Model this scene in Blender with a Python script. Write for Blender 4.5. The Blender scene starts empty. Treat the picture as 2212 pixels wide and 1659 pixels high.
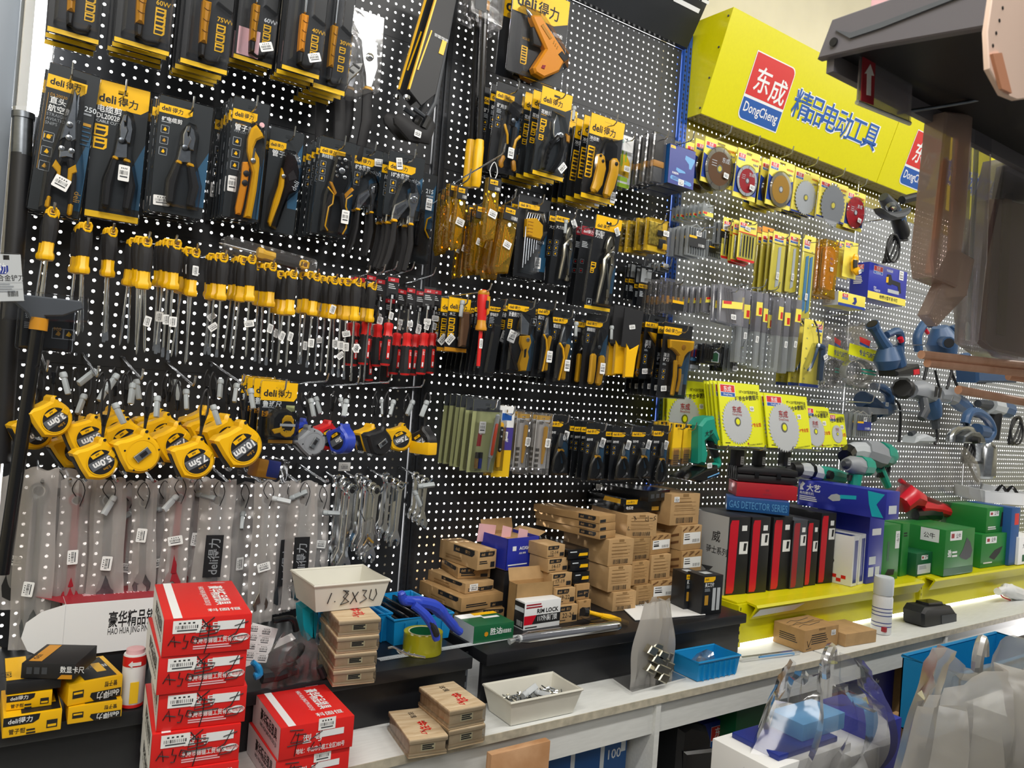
import bpy,bmesh,math,random
from mathutils import Vector,Matrix
SC=bpy.context.scene
COL=SC.collection
RN=random.Random(11)
PI=math.pi
# ---------------------------------------------------------------- camera, world, lights, exposure
W_PX,H_PX,F_PX=2212,1659,1660.0
CAM=Vector((0,-2.03,1.55))
_y,_p,_r=math.radians(34.64),math.radians(.65),math.radians(4.325)
_f=Vector((math.sin(_y)*math.cos(_p),math.cos(_y)*math.cos(_p),math.sin(_p)))
_a=Vector((math.cos(_y),-math.sin(_y),0))
_b=_a.cross(_f)
_ri=math.cos(_r)*_a+math.sin(_r)*_b
_up=-math.sin(_r)*_a+math.cos(_r)*_b
cd=bpy.data.cameras.new('camera')
cam=bpy.data.objects.new('camera',cd)
COL.objects.link(cam)
cd.sensor_fit='HORIZONTAL';cd.sensor_width=36
cd.lens=36*F_PX/W_PX
cd.clip_start=.02;cd.clip_end=60
cd.dof.use_dof=True;cd.dof.focus_distance=1.95;cd.dof.aperture_fstop=11
m3=Matrix((_ri,_up,-_f)).transposed()
cam.matrix_world=Matrix.Translation(CAM) @ m3.to_4x4()
SC.camera=cam
def ray(x,y):
 return _f+_ri*((x-W_PX/2)/F_PX)-_up*((y-H_PX/2)/F_PX)
def at(x,y,d):
 """the point seen at (x, y) that lies d metres in front of the pegboard wall"""
 q=ray(x,y)
 return CAM+q*((-d-CAM.y)/q.y)
def atz(x,y,z):
 """the point seen at (x, y) on the level z"""
 q=ray(x,y)
 return CAM+q*((z-CAM.z)/q.z)
def atx(x,y,X):
 q=ray(x,y)
 return CAM+q*((X-CAM.x)/q.x)
wd=bpy.data.worlds.new('room_air');SC.world=wd;wd.use_nodes=True
wd.node_tree.nodes['Background'].inputs[0].default_value=(.93,.97,1,1)
wd.node_tree.nodes['Background'].inputs[1].default_value=.16
def area(name,loc,tgt,sx,sy,power,col=(1,.97,.92)):
 l=bpy.data.lights.new(name,'AREA');l.shape='RECTANGLE';l.size=sx;l.size_y=sy
 l.energy=power;l.color=col
 o=bpy.data.objects.new(name,l);COL.objects.link(o);o.location=loc
 o.rotation_euler=(Vector(tgt)-Vector(loc)).to_track_quat('-Z','Y').to_euler()
 return o
for lx in (-.3,1.5,3.3,5.1):
 area('ceiling_tube_light',(lx,-1.75,3.35),(lx+.1,-.2,1.1),1.2,.14,27)
area('near_fill_light',(-.5,-3.2,3.2),(1.2,-.6,1.2),1.6,.8,40)  # fill light added behind and left to brighten goods close to the camera
for lx,lz in ((1.22,1.19),(1.42,1.2),(1.62,1.19),(1.82,1.2),(.5,1.19),(.8,1.19),(2.4,1.2),(2.8,1.2)):
 l=bpy.data.lights.new('led_spot','POINT');l.energy=5;l.shadow_soft_size=.004;l.color=(1,.97,.92)
 o=bpy.data.objects.new('led_spot',l);COL.objects.link(o);o.location=(lx,.11,lz)
SC.view_settings.view_transform='Standard'
SC.view_settings.look='None'
SC.view_settings.exposure=0.0
SC.view_settings.gamma=1
SC.cycles.max_bounces=9
SC.cycles.diffuse_bounces=3
SC.cycles.glossy_bounces=3
SC.cycles.transmission_bounces=4
SC.cycles.transparent_max_bounces=28
SC.cycles.sample_clamp_indirect=4
SC.cycles.caustics_reflective=False
SC.cycles.caustics_refractive=False
# ---------------------------------------------------------------- materials
MATS={}
def hexc(h):
 c=[int(h[i:i+2],16)/255 for i in (0,2,4)]
 return tuple(v/12.92 if v <= .04045 else ((v+.055)/1.055)**2.4 for v in c)
def nodes_of(name):
 m=bpy.data.materials.new(name);m.use_nodes=True
 nt=m.node_tree;nt.nodes.clear()
 out=nt.nodes.new('ShaderNodeOutputMaterial')
 return m,nt,out
def mat(name,col,rough=.5,metal=0,var=0,scale=40,bump=0,emit=0,stretch=None,coat=0):
 m,nt,out=nodes_of(name)
 b=nt.nodes.new('ShaderNodeBsdfPrincipled')
 c=hexc(col) if isinstance(col,str) else col
 b.inputs['Base Color'].default_value=(*c,1)
 b.inputs['Roughness'].default_value=rough
 b.inputs['Metallic'].default_value=metal
 if coat:
  b.inputs['Coat Weight'].default_value=coat
  b.inputs['Coat Roughness'].default_value=.12
 if emit:
  b.inputs['Emission Color'].default_value=(*c,1)
  b.inputs['Emission Strength'].default_value=emit
 if var or bump:
  tc=nt.nodes.new('ShaderNodeTexCoord')
  src=tc.outputs['Object']
  if stretch:
   mp=nt.nodes.new('ShaderNodeMapping');mp.inputs['Scale'].default_value=stretch
   nt.links.new(src,mp.inputs[0]);src=mp.outputs[0]
  n=nt.nodes.new('ShaderNodeTexNoise');n.inputs['Scale'].default_value=scale
  n.inputs['Detail'].default_value=3
  nt.links.new(src,n.inputs['Vector'])
  if var:
   r=nt.nodes.new('ShaderNodeValToRGB')
   r.color_ramp.elements[0].position=.3;r.color_ramp.elements[1].position=.72
   r.color_ramp.elements[0].color=(*[v*(1-var) for v in c],1)
   r.color_ramp.elements[1].color=(*[min(1,v*(1+var)) for v in c],1)
   nt.links.new(n.outputs[0],r.inputs[0]);nt.links.new(r.outputs[0],b.inputs['Base Color'])
  if bump:
   bp=nt.nodes.new('ShaderNodeBump');bp.inputs['Strength'].default_value=bump
   bp.inputs['Distance'].default_value=.003
   nt.links.new(n.outputs[0],bp.inputs['Height']);nt.links.new(bp.outputs[0],b.inputs['Normal'])
 nt.links.new(b.outputs[0],out.inputs[0])
 MATS[name]=m
 return m
def film(name,tint=(.93,.94,.95),base=.05,rough=.07,wrinkle=0,scale=30,milk=0,milkcol=(.8,.8,.8),stretch=None):
 """thin clear plastic: lets light straight through, mirrors more at grazing angles"""
 m,nt,out=nodes_of(name)
 t=nt.nodes.new('ShaderNodeBsdfTransparent');t.inputs[0].default_value=(*tint,1)
 g=nt.nodes.new('ShaderNodeBsdfGlossy');g.inputs['Roughness'].default_value=rough
 lw=nt.nodes.new('ShaderNodeLayerWeight');lw.inputs[0].default_value=.22
 ma=nt.nodes.new('ShaderNodeMath');ma.operation='MULTIPLY_ADD'
 ma.inputs[1].default_value=.75;ma.inputs[2].default_value=base
 nt.links.new(lw.outputs['Fresnel'],ma.inputs[0])
 ma.use_clamp=True
 mx=nt.nodes.new('ShaderNodeMixShader')
 nt.links.new(ma.outputs[0],mx.inputs[0])
 nt.links.new(g.outputs[0],mx.inputs[2])
 base_sh=t.outputs[0]
 if milk:
  d=nt.nodes.new('ShaderNodeBsdfDiffuse');d.inputs[0].default_value=(*milkcol,1)
  tr=nt.nodes.new('ShaderNodeBsdfTranslucent');tr.inputs[0].default_value=(*milkcol,1)
  a=nt.nodes.new('ShaderNodeMixShader');a.inputs[0].default_value=.5
  nt.links.new(d.outputs[0],a.inputs[1]);nt.links.new(tr.outputs[0],a.inputs[2])
  mm=nt.nodes.new('ShaderNodeMixShader');mm.inputs[0].default_value=milk
  nt.links.new(t.outputs[0],mm.inputs[1]);nt.links.new(a.outputs[0],mm.inputs[2])
  base_sh=mm.outputs[0]
 nt.links.new(base_sh,mx.inputs[1])
 if wrinkle:
  tc=nt.nodes.new('ShaderNodeTexCoord')
  src=tc.outputs['Object']
  if stretch:
   mp=nt.nodes.new('ShaderNodeMapping');mp.inputs['Scale'].default_value=stretch
   nt.links.new(src,mp.inputs[0]);src=mp.outputs[0]
  n=nt.nodes.new('ShaderNodeTexNoise');n.inputs['Scale'].default_value=scale;n.inputs['Detail'].default_value=1
  n.inputs['Distortion'].default_value=1.2
  nt.links.new(src,n.inputs['Vector'])
  bp=nt.nodes.new('ShaderNodeBump');bp.inputs['Strength'].default_value=wrinkle;bp.inputs['Distance'].default_value=.008
  nt.links.new(n.outputs[0],bp.inputs['Height'])
  nt.links.new(bp.outputs[0],g.inputs['Normal']);nt.links.new(bp.outputs[0],lw.inputs['Normal'])
 nt.links.new(mx.outputs[0],out.inputs[0])
 MATS[name]=m
 return m
def perforated(name,col,rough,metal=0,pitch=.025,rad=.0036,var=.05):
 """powder-coated sheet with a square grid of punched holes, in the panel's own coordinates"""
 m,nt,out=nodes_of(name)
 N=nt.nodes.new;L=nt.links.new
 b=N('ShaderNodeBsdfPrincipled');b.inputs['Base Color'].default_value=(*hexc(col),1)
 b.inputs['Roughness'].default_value=rough;b.inputs['Metallic'].default_value=metal
 t=N('ShaderNodeBsdfTransparent')
 tc=N('ShaderNodeTexCoord');sp=N('ShaderNodeSeparateXYZ');L(tc.outputs['Object'],sp.inputs[0])
 def math_(op,a,bb=None,c=None):
  k=N('ShaderNodeMath');k.operation=op
  for i,v in enumerate((a,bb,c)):
   if v is None: continue
   if hasattr(v,'is_linked'): L(v,k.inputs[i])
   else: k.inputs[i].default_value=v
  return k.outputs[0]
 d=[]
 for ax in (0,2):
  q=math_('DIVIDE',sp.outputs[ax],pitch)
  d.append(math_('SUBTRACT',math_('FRACT',q),.5))
 r2=math_('ADD',math_('MULTIPLY',d[0],d[0]),math_('MULTIPLY',d[1],d[1]))
 hole=math_('LESS_THAN',r2,(rad/pitch)**2)
 mx=N('ShaderNodeMixShader');L(hole,mx.inputs[0]);L(b.outputs[0],mx.inputs[1]);L(t.outputs[0],mx.inputs[2])
 L(mx.outputs[0],out.inputs[0])
 MATS[name]=m
def glow(name,col,strength,bands=None):
 """LED light sheet: rows of tubes behind the board, brighter in bands"""
 m,nt,out=nodes_of(name)
 N=nt.nodes.new;L=nt.links.new
 e=N('ShaderNodeEmission');e.inputs[0].default_value=(*col,1);e.inputs[1].default_value=strength
 if bands:
  tc=N('ShaderNodeTexCoord');sp=N('ShaderNodeSeparateXYZ');L(tc.outputs['Object'],sp.inputs[0])
  s=N('ShaderNodeMath');s.operation='MULTIPLY';s.inputs[1].default_value=2*PI/bands;L(sp.outputs[2],s.inputs[0])
  w=N('ShaderNodeMath');w.operation='SINE';L(s.outputs[0],w.inputs[0])
  r=N('ShaderNodeMath');r.operation='MULTIPLY_ADD';r.inputs[1].default_value=strength*.45;r.inputs[2].default_value=strength
  L(w.outputs[0],r.inputs[0]);L(r.outputs[0],e.inputs[1])
 L(e.outputs[0],out.inputs[0])
 m.cycles.emission_sampling='NONE' if bands else 'AUTO'
 MATS[name]=m
def wood(name,c0,c1,scale=(3,40,3),rough=.55):
 m,nt,out=nodes_of(name)
 N=nt.nodes.new;L=nt.links.new
 b=N('ShaderNodeBsdfPrincipled');b.inputs['Roughness'].default_value=rough
 tc=N('ShaderNodeTexCoord');mp=N('ShaderNodeMapping');mp.inputs['Scale'].default_value=scale
 n=N('ShaderNodeTexNoise');n.inputs['Scale'].default_value=3;n.inputs['Detail'].default_value=6;n.inputs['Distortion'].default_value=.8
 r=N('ShaderNodeValToRGB');r.color_ramp.elements[0].color=(*hexc(c0),1);r.color_ramp.elements[1].color=(*hexc(c1),1)
 r.color_ramp.elements[0].position=.35;r.color_ramp.elements[1].position=.65
 L(tc.outputs['Object'],mp.inputs[0]);L(mp.outputs[0],n.inputs['Vector']);L(n.outputs[0],r.inputs[0]);L(r.outputs[0],b.inputs['Base Color'])
 L(b.outputs[0],out.inputs[0])
 MATS[name]=m
for a in [
 ('yel','f0b90c',.38),('yelcard','f2c41c',.42),('yeltool','f3b414',.33),('orange','f29a1f',.35),('amber','c98a1a',.4),
 ('blk','15161a',.5),('blk_sh','101114',.22),('card','15181d',.4),('cardblue','24506f',.42),('card2','1d2328',.42),('rub','1b1b1e',.7),
 ('wht','e6e8ea',.5),('paper','eceded',.6),('ink','17181b',.6),('dim','8f959c',.5),('gold','b98a2a',.4),('lt','cfd6dc',.5),
 ('red','d3201f',.42),('redbox','d62220',.4),('dred','9c2430',.45),('redplas','c8142a',.3),('pink','e9b9c0',.5),('hotpink','e6546e',.4),
 ('sgn','dedb00',.3),('sgnblue','1f57a8',.4),('sgnred','d0312f',.4),('dcyel','f0e05a',.45),('dcy2','dfe11c',.45),('dcblue','1d3f9a',.4),
 ('navy','1b2f86',.4),('royal','2330a0',.38),('gas','14508f',.45),('toolblue','35557d',.42),('toolblue2','2b4a70',.45),('bluebin','1687c4',.35),('cutblue','2b45b8',.35),
 ('teal','17917c',.4),('green','1d7a32',.42),('dgreen','145c38',.4),('lime','a6cf3a',.45),('grn_lt','2f9a48',.4),('olive','a3a878',.5),
 ('grey','8b8f95',.5),('lgrey','b7bcc0',.55),('tag','9fa6aa',.45),('dgrey','3c4046',.5),('mgrey','5b6067',.5),('shelfgrey','6b6970',.45),('blackshelf','16171b',.4),
 ('kraftd','8a6a40',.7),('spot','f6d9c8',.5),('orangered','f0522a',.35),('brown','6e4a2a',.6),('purple','4a3f92',.45),('sky','5b9bd0',.4),('copper','d99a7a',.4),
 ('violetfilm','6a5a70',.3),('cyan','20b4cc',.3),('cream','d9cfa8',.5),('cabinet','dcdcd8',.45),('crimson','b3202c',.4),('brownred','6b3a30',.45),
]:
 mat(*a)
mat('steel','c3c7cb',.24,1,var=.12,scale=60);mat('chrome','d9dcdf',.12,1);mat('dsteel','7d8288',.35,1,var=.2,scale=50)
mat('nickel','a9a596',.3,1,var=.15,scale=40);mat('brass','b8935a',.35,1,var=.2,scale=80)
mat('kraft','a98556',.75,var=.1,scale=25,bump=.06);mat('kraft2','b39164',.75,var=.1,scale=25,bump=.06);mat('kraft3','9c7c50',.75,var=.12,scale=22,bump=.06)
mat('whitelam','d6d8d6',.42,var=.05,scale=18,stretch=(1,8,8));mat('edge','b5ae9c',.6,var=.2,scale=50)
mat('wallpaint','e8e2cf',.8,var=.05,scale=4);mat('floorpaint','8d8a85',.6,var=.2,scale=6);mat('whitewall','eee4e2',.8,var=.03,scale=5)
mat('postdark','2a2d33',.42,.3,var=.1,scale=8);mat('postblue','2453b0',.35,.2);mat('postgrey','6c737b',.45,.3)
mat('sgnpaint','dcd500',.34,var=.02,scale=90,bump=.03,coat=.25);mat('yelpaint','d8d004',.36,coat=.2)
mat('headblack','24272c',.4,var=.08,scale=6);mat('tray','d8d6cb',.42,var=.04,scale=10);mat('glowtube',(1,.99,.97),.3,emit=9)
mat('silver','c9cdd1',.38,.35);mat('goldbit','c9b04a',.3,.7,var=.5,scale=120);mat('greybag','b4aca6',.35,var=.15,scale=7)
wood('woodprint','b99f7c','d6c2a2');wood('plywood','a8794f','caa07a',(2,18,2));wood('handlewood','d7a183','e8b79c',(8,8,1.5),.45)
film('clear');film('blister',(.9,.91,.93),.035,.09);film('bag',(.9,.9,.91),.05,.12,.12,16,.06,(.85,.83,.82));film('bagv',(.92,.9,.89),.025,.3,0,9,.4,(.97,.94,.92))
film('frost',(.8,.83,.85),.05,.3,0,30,.45,(.72,.76,.78));film('yelbag',(.86,.62,.05),.06,.14,.5,40,.22,(.75,.55,.05));film('milkbag',(.8,.8,.78),.05,.2,.45,18,.5,(.72,.7,.66))
film('gbag',(.88,.87,.85),.06,.3,.3,12,.55,(.85,.83,.8));film('hose',(.92,.93,.9),.08,.15,.1,30,.35,(.8,.82,.76));film('tapeyel',(.85,.82,.1),.06,.1,0,30,.55,(.78,.76,.05))
film('copperfilm',(.85,.74,.7),.06,.18,.2,12,.4,(.85,.68,.62));film('smoke',(.55,.55,.58),.06,.12);film('frosttint',(.86,.85,.9),.07,.14,0,30,.22,(.75,.73,.8))
perforated('board','2b2d31',.5);perforated('board_lt','8f9294',.45);perforated('board_y_refl','8c7f28',.42)  # the olive one: yellow sign underside, also the sign's painted reflection
glow('led',(1,.985,.96),6.5,.332);glow('ledw',(1,1,1),8)
# ---------------------------------------------------------------- mesh helpers
_TX={}
def glyphs(s,bold=0):
 k=(s,bold)
 if k not in _TX:
  cu=bpy.data.curves.new('t','FONT');cu.body=s;cu.resolution_u=2;cu.size=1;cu.offset=bold
  ob=bpy.data.objects.new('t',cu)
  me=bpy.data.meshes.new_from_object(ob)
  vs=[(v.co.x,v.co.y) for v in me.vertices];fs=[tuple(p.vertices) for p in me.polygons]
  x0=min(v[0] for v in vs);x1=max(v[0] for v in vs)
  _TX[k]=([(x-x0,y) for x,y in vs],fs,x1-x0)
  bpy.data.objects.remove(ob);bpy.data.curves.remove(cu);bpy.data.meshes.remove(me)
 return _TX[k]
X3,Y3,Z3=Vector((1,0,0)),Vector((0,1,0)),Vector((0,0,1))
class MB:
 def __init__(s):
  s.v=[];s.f=[];s.m=[];s.names=[]
 def add(s,vs,fs,mat):
  o=len(s.v)
  s.v += [tuple(v) for v in vs]
  if mat not in s.names: s.names.append(mat)
  i=s.names.index(mat)
  s.f += [tuple(k+o for k in f) for f in fs]
  s.m += [i]*len(fs)
  return s
 def box(s,x0,x1,y0,y1,z0,z1,mat,bev=0,M=None):
  if bev:
   bm=bmesh.new();bmesh.ops.create_cube(bm,size=1)
   for v in bm.verts:
    v.co=Vector((x0+(v.co.x+.5)*(x1-x0),y0+(v.co.y+.5)*(y1-y0),z0+(v.co.z+.5)*(z1-z0)))
   bmesh.ops.bevel(bm,geom=bm.edges[:],offset=bev,segments=2,affect='EDGES',profile=.6)
   bm.verts.index_update()
   vs=[v.co.copy() for v in bm.verts];fs=[[v.index for v in f.verts] for f in bm.faces];bm.free()
  else:
   vs=[Vector((x,y,z)) for z in (z0,z1) for y in (y0,y1) for x in (x0,x1)]
   fs=[(0,2,3,1),(4,5,7,6),(0,1,5,4),(2,6,7,3),(0,4,6,2),(1,3,7,5)]
  if M: vs=[M @ v for v in vs]
  return s.add(vs,fs,mat)
 def poly(s,pts,y0,y1,mat,cham=0,back=True,M=None):
  """outline (x, z) pushed from the front y0 back to y1; cham softens the front rim"""
  n=len(pts)
  A=sum(pts[i][0]*pts[(i+1) % n][1]-pts[(i+1) % n][0]*pts[i][1] for i in range(n))
  if A<0: pts=pts[::-1]
  rings=[(pts,y1),(pts,y0+(cham if cham else 0))]
  if cham:
   ins=[]
   for i in range(n):
    p,a,b=Vector(pts[i]),Vector(pts[i-1]),Vector(pts[(i+1) % n])
    e1,e2=(p-a),(b-p)
    if e1.length<1e-9 or e2.length<1e-9: ins.append(tuple(p));continue
    e1.normalize();e2.normalize()
    n1,n2=Vector((-e1.y,e1.x)),Vector((-e2.y,e2.x))
    q=n1+n2
    q=q/max(q.length_squared*.5,.35)
    ins.append(tuple(p+q*cham*.9))
   rings.append((ins,y0))
  vs=[(p[0],y,p[1]) for r,y in rings for p in r]
  fs=[]
  for k in range(len(rings)-1):
   for i in range(n):
    j=(i+1) % n
    fs.append((k*n+i,k*n+j,(k+1)*n+j,(k+1)*n+i))
  fs.append(tuple((len(rings)-1)*n+i for i in range(n)))
  if back: fs.append(tuple(n-1-i for i in range(n)))
  if M: vs=[M @ Vector(v) for v in vs]
  return s.add(vs,fs,mat)
 def tube(s,path,r,mat,n=8,closed=False,caps=True,flat=None):
  P=[Vector(p) for p in path];m=len(P)
  rr=r if isinstance(r,(list,tuple)) else [r]*m
  vs=[];fs=[]
  up=None
  for i in range(m):
   if closed: t=P[(i+1) % m]-P[i-1]
   else: t=P[min(i+1,m-1)]-P[max(i-1,0)]
   t.normalize()
   if up is None:
    up=Y3 if abs(t.y)<.9 else X3
   a=up-t*up.dot(t)
   if a.length<1e-5: a=t.orthogonal()
   a.normalize();up=a;b=t.cross(a)
   fl=flat or 1
   for k in range(n):
    an=2*PI*k/n
    vs.append(P[i]+a*(math.cos(an)*rr[i]*fl)+b*(math.sin(an)*rr[i]))
  for i in range(m if closed else m-1):
   j=(i+1) % m
   for k in range(n):
    l=(k+1) % n
    fs.append((i*n+k,j*n+k,j*n+l,i*n+l))
  if caps and not closed:
   fs.append(tuple(range(n))[::-1]);fs.append(tuple((m-1)*n+k for k in range(n)))
  return s.add(vs,fs,mat)
 def stroke(s,pts,w,y,dy,mat,n=8):
  """a rounded bar along points (x, z); w = half widths, dy = half thickness"""
  m=len(pts);ww=list(w) if isinstance(w,(list,tuple)) else [w]*m
  P=[Vector((p[0],y,p[1])) for p in pts]
  e0=(P[0]-P[1]).normalized();e1=(P[-1]-P[-2]).normalized()
  P=[P[0]+e0*ww[0]*.55]+P+[P[-1]+e1*ww[-1]*.55];ww=[ww[0]*.45]+ww+[ww[-1]*.45]
  vs=[];fs=[];m += 2
  for i in range(m):
   t=(P[min(i+1,m-1)]-P[max(i-1,0)]).normalized()
   b=Vector((-t.z,0,t.x))
   d=dy*min(1,ww[i]/max(ww)*1.5)
   for k in range(n):
    an=2*PI*(k+.5)/n
    ca,sa=math.cos(an),math.sin(an)
    vs.append(P[i]+b*(ww[i]*ca)+Y3*(d*sa))
  for i in range(m-1):
   for k in range(n):
    l=(k+1) % n
    fs.append((i*n+k,(i+1)*n+k,(i+1)*n+l,i*n+l))
  fs.append(tuple(range(n))[::-1]);fs.append(tuple((m-1)*n+k for k in range(n)))
  return s.add(vs,fs,mat)
 def lathe(s,prof,mat,n=20,M=None,cap=True):
  vs=[];fs=[];m=len(prof)
  for r,z in prof:
   for k in range(n):
    an=2*PI*k/n
    vs.append(Vector((r*math.cos(an),r*math.sin(an),z)))
  for i in range(m-1):
   for k in range(n):
    l=(k+1) % n
    fs.append((i*n+k,i*n+l,(i+1)*n+l,(i+1)*n+k))
  if cap:
   fs.append(tuple(range(n))[::-1]);fs.append(tuple((m-1)*n+k for k in range(n)))
  if M: vs=[M @ v for v in vs]
  return s.add(vs,fs,mat)
 def cyl(s,p0,p1,r,mat,n=14,r1=None):
  return s.tube([p0,p1],[r,r if r1 is None else r1],mat,n)
 def disc(s,c,r,mat,y=0,n=28,r0=0,M=None):
  """flat disc (or ring) facing the front at (x, z)"""
  vs=[(c[0]+r*math.cos(2*PI*k/n),y,c[1]+r*math.sin(2*PI*k/n)) for k in range(n)]
  if r0:
   vs += [(c[0]+r0*math.cos(2*PI*k/n),y,c[1]+r0*math.sin(2*PI*k/n)) for k in range(n)]
   fs=[(k,(k+1) % n,n+(k+1) % n,n+k) for k in range(n)]
  else: fs=[tuple(range(n))]
  if M: vs=[M @ Vector(v) for v in vs]
  return s.add(vs,fs,mat)
 def quad(s,a,b,c,d,mat): return s.add([a,b,c,d],[(0,1,2,3)],mat)
 def text(s,t,O,U,V,h,mat,al='l',bold=0,wmax=None,rot=0):
  if not t: return s
  vs,fs,w=glyphs(t,bold)
  k=h/.72
  kx=k if not wmax or w*k <= wmax else wmax/w
  O,U,V=Vector(O),Vector(U),Vector(V)
  if rot:
   c,sn=math.cos(rot),math.sin(rot);U,V=U*c+V*sn,V*c-U*sn
  dx={'l': 0,'c': -w/2,'r': -w}[al]
  return s.add([O+U*((x+dx)*kx)+V*(y*k) for x,y in vs],fs,mat)
 def build(s,name,parent=None,loc=None,rot=None,flat=False):
  me=bpy.data.meshes.new(name)
  me.from_pydata(s.v,[],s.f)
  for n in s.names: me.materials.append(MATS[n])
  me.polygons.foreach_set('material_index',s.m)
  if not flat:
   me.polygons.foreach_set('use_smooth',[True]*len(s.f))
   me.set_sharp_from_angle(angle=.62)
  me.update()
  o=bpy.data.objects.new(name,me);COL.objects.link(o)
  if parent: o.parent=parent
  if loc is not None: o.location=loc
  if rot is not None: o.rotation_euler=rot
  return o
def crumple(mb,x0,x1,z0,z1,dep,mat,seed=0,nx=10,nz=16,amp=.004,pinch=.0,folds=3,lean=0):
 """a soft plastic bag: bulging front and back sheets with folds running down it"""
 r=random.Random(seed);ph=[(r.uniform(0,6.3),r.uniform(.6,1.8),r.uniform(1,folds*2.2),r.uniform(-2.5,2.5)) for _ in range(5)]
 for s,k in ((-1,1.0),(1,.6)):
  vs=[]
  for j in range(nz+1):
   v=j/nz
   ww=1-pinch*v**3-.05*math.sin(v*9+ph[0][0])
   for i in range(nx+1):
    u=i/nx*2-1
    bulge=(1-abs(u)**3)*math.sin(PI*min(1,max(.03,1-v)*1.15)**.6)**.5 if v>.02 else 0
    wr=sum(math.sin(a+f*u*3+g*v*2.2) for a,_q,f,g in ph)*amp*(1-u**4)
    vs.append(((x0+x1)/2+u*(x1-x0)/2*ww+lean*v,s*k*(dep*.5*bulge+wr*.6),z0+(z1-z0)*v+amp*1.5*math.sin(u*5+ph[1][0])*(v>.9)))
  n=nx+1
  mb.add(vs,[(j*n+i,j*n+i+1,(j+1)*n+i+1,(j+1)*n+i) for j in range(nz) for i in range(nx)],mat)
 return mb
class Kit(dict):
 """the parts of one thing, by name; a '#' in the key tells equal parts apart"""
 def __missing__(s,k):
  s[k]=MB();return s[k]
 def build(s,root):
  out={}
  for k,mb in s.items():
   if not mb.f: continue
   out[k]=mb.build(k.split('#')[0].split('/')[-1],out[k.split('/')[0]] if '/' in k else root)
  return out
def tag(o,label,cat,group=None):
 o['label']=label;o['category']=cat
 if group: o['group']=group
 return o
def thing(name,label,cat,loc=(0,0,0),rz=0,group=None,rot=None):
 o=bpy.data.objects.new(name,None);COL.objects.link(o)
 o.location=loc;o.rotation_euler=rot or (0,0,rz);o.empty_display_size=.02
 return tag(o,label,cat,group)
def kind(o,k='structure'): o['kind']=k;return o
def dup(root,loc=None,label=None,rot=None):
 r=root.copy();COL.objects.link(r)
 for ch in list(root.children):
  c=ch.copy();COL.objects.link(c);c.parent=r
  for g in list(ch.children):
   d=g.copy();COL.objects.link(d);d.parent=c
 if loc is not None: r.location=loc
 if rot is not None: r.rotation_euler=rot
 if label: r['label']=label
 return r
ORD=['front','second','third','fourth','fifth','sixth','seventh','eighth','ninth','tenth','eleventh','twelfth','thirteenth','fourteenth','fifteenth','sixteenth','seventeenth','eighteenth']
def spline(pts,n=6):
 P=[Vector(p) for p in pts];out=[]
 for i in range(len(P)-1):
  a,b,c,d=P[max(i-1,0)],P[i],P[i+1],P[min(i+2,len(P)-1)]
  for k in range(n):
   t=k/n
   out.append(.5*((2*b)+(c-a)*t+(2*a-5*b+4*c-d)*t*t+(3*b-a-3*c+d)*t**3))
 return out+[P[-1]]
def rrect(x0,x1,z0,z1,r,n=4):
 out=[]
 for cx,cz,a in ((x1-r,z1-r,0),(x0+r,z1-r,1),(x0+r,z0+r,2),(x1-r,z0+r,3)):
  for k in range(n+1):
   an=(a+k/n)*PI/2
   out.append((cx+r*math.cos(an),cz+r*math.sin(an)))
 return out
def bars(mb,O,U,V,w,h,mat='ink',n=14,seed=0):
 """a bar code"""
 r=random.Random(seed);x=0;O,U,V=Vector(O),Vector(U),Vector(V)
 st=w/n
 for i in range(n):
  bw=st*r.choice((.25,.4,.65))
  a=O+U*(i*st)
  mb.quad(a,a+U*bw,a+U*bw+V*h,a+V*h,mat)
def sticker(mb,x,z,y,rot=0,w=.026,h=.018,col='paper'):
 """white price sticker, its characters too small to read: short dark dashes over a bar code"""
 U=Vector((math.cos(rot),0,math.sin(rot)));V=Vector((-math.sin(rot),0,math.cos(rot)))
 O=Vector((x,y,z))
 pts=rrect(-w/2,w/2,-h/2,h/2,.002,2)
 mb.add([O+U*a+V*b for a,b in pts],[tuple(range(len(pts)))],col)
 O2=O+Vector((0,-.0003,0))
 for k in range(4):
  a=O2+U*(-w*.26+k*w*.15)+V*(h*.26)
  mb.quad(a,a+U*w*.07,a+U*w*.07+V*h*.09,a+V*h*.09,'ink')
 bars(mb,O2-U*w*.38-V*h*.1,U,V,w*.76,h*.26,'ink',12,int(abs(x)*999) % 50)
 a=O2-U*w*.34-V*h*.27
 mb.quad(a,a+U*w*.68,a+U*w*.68+V*h*.09,a+V*h*.09,'dgrey')
def wire_hook(loc,d,rise=.0,desc=None,tip=.028,r=.0021,drop=0,zz=0):
 """a steel display hook: starts at the board, ends d in front of it with a bent-up tip; loc = (x, z) where goods hang"""
 mb=MB();x,z=loc
 P=[Vector((x,.004,z-drop)),Vector((x,-.012,z-drop)),Vector((x,-d,z+rise)),Vector((x,-d-.010,z+rise+.006)),Vector((x,-d-.016,z+rise+tip))]
 base=P[0].copy()
 mb.tube([p-base for p in P],r,'steel',8)
 o=mb.build('display_hook',None,base)
 pl=MB();pl.box(-.014,.014,.0005,.0025,-.012,.012,'steel',.0008)
 pl.build('hook_plate',o)
 tag(o,'steel display hook holding the '+desc,'hook','display hooks')
 return o
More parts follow.
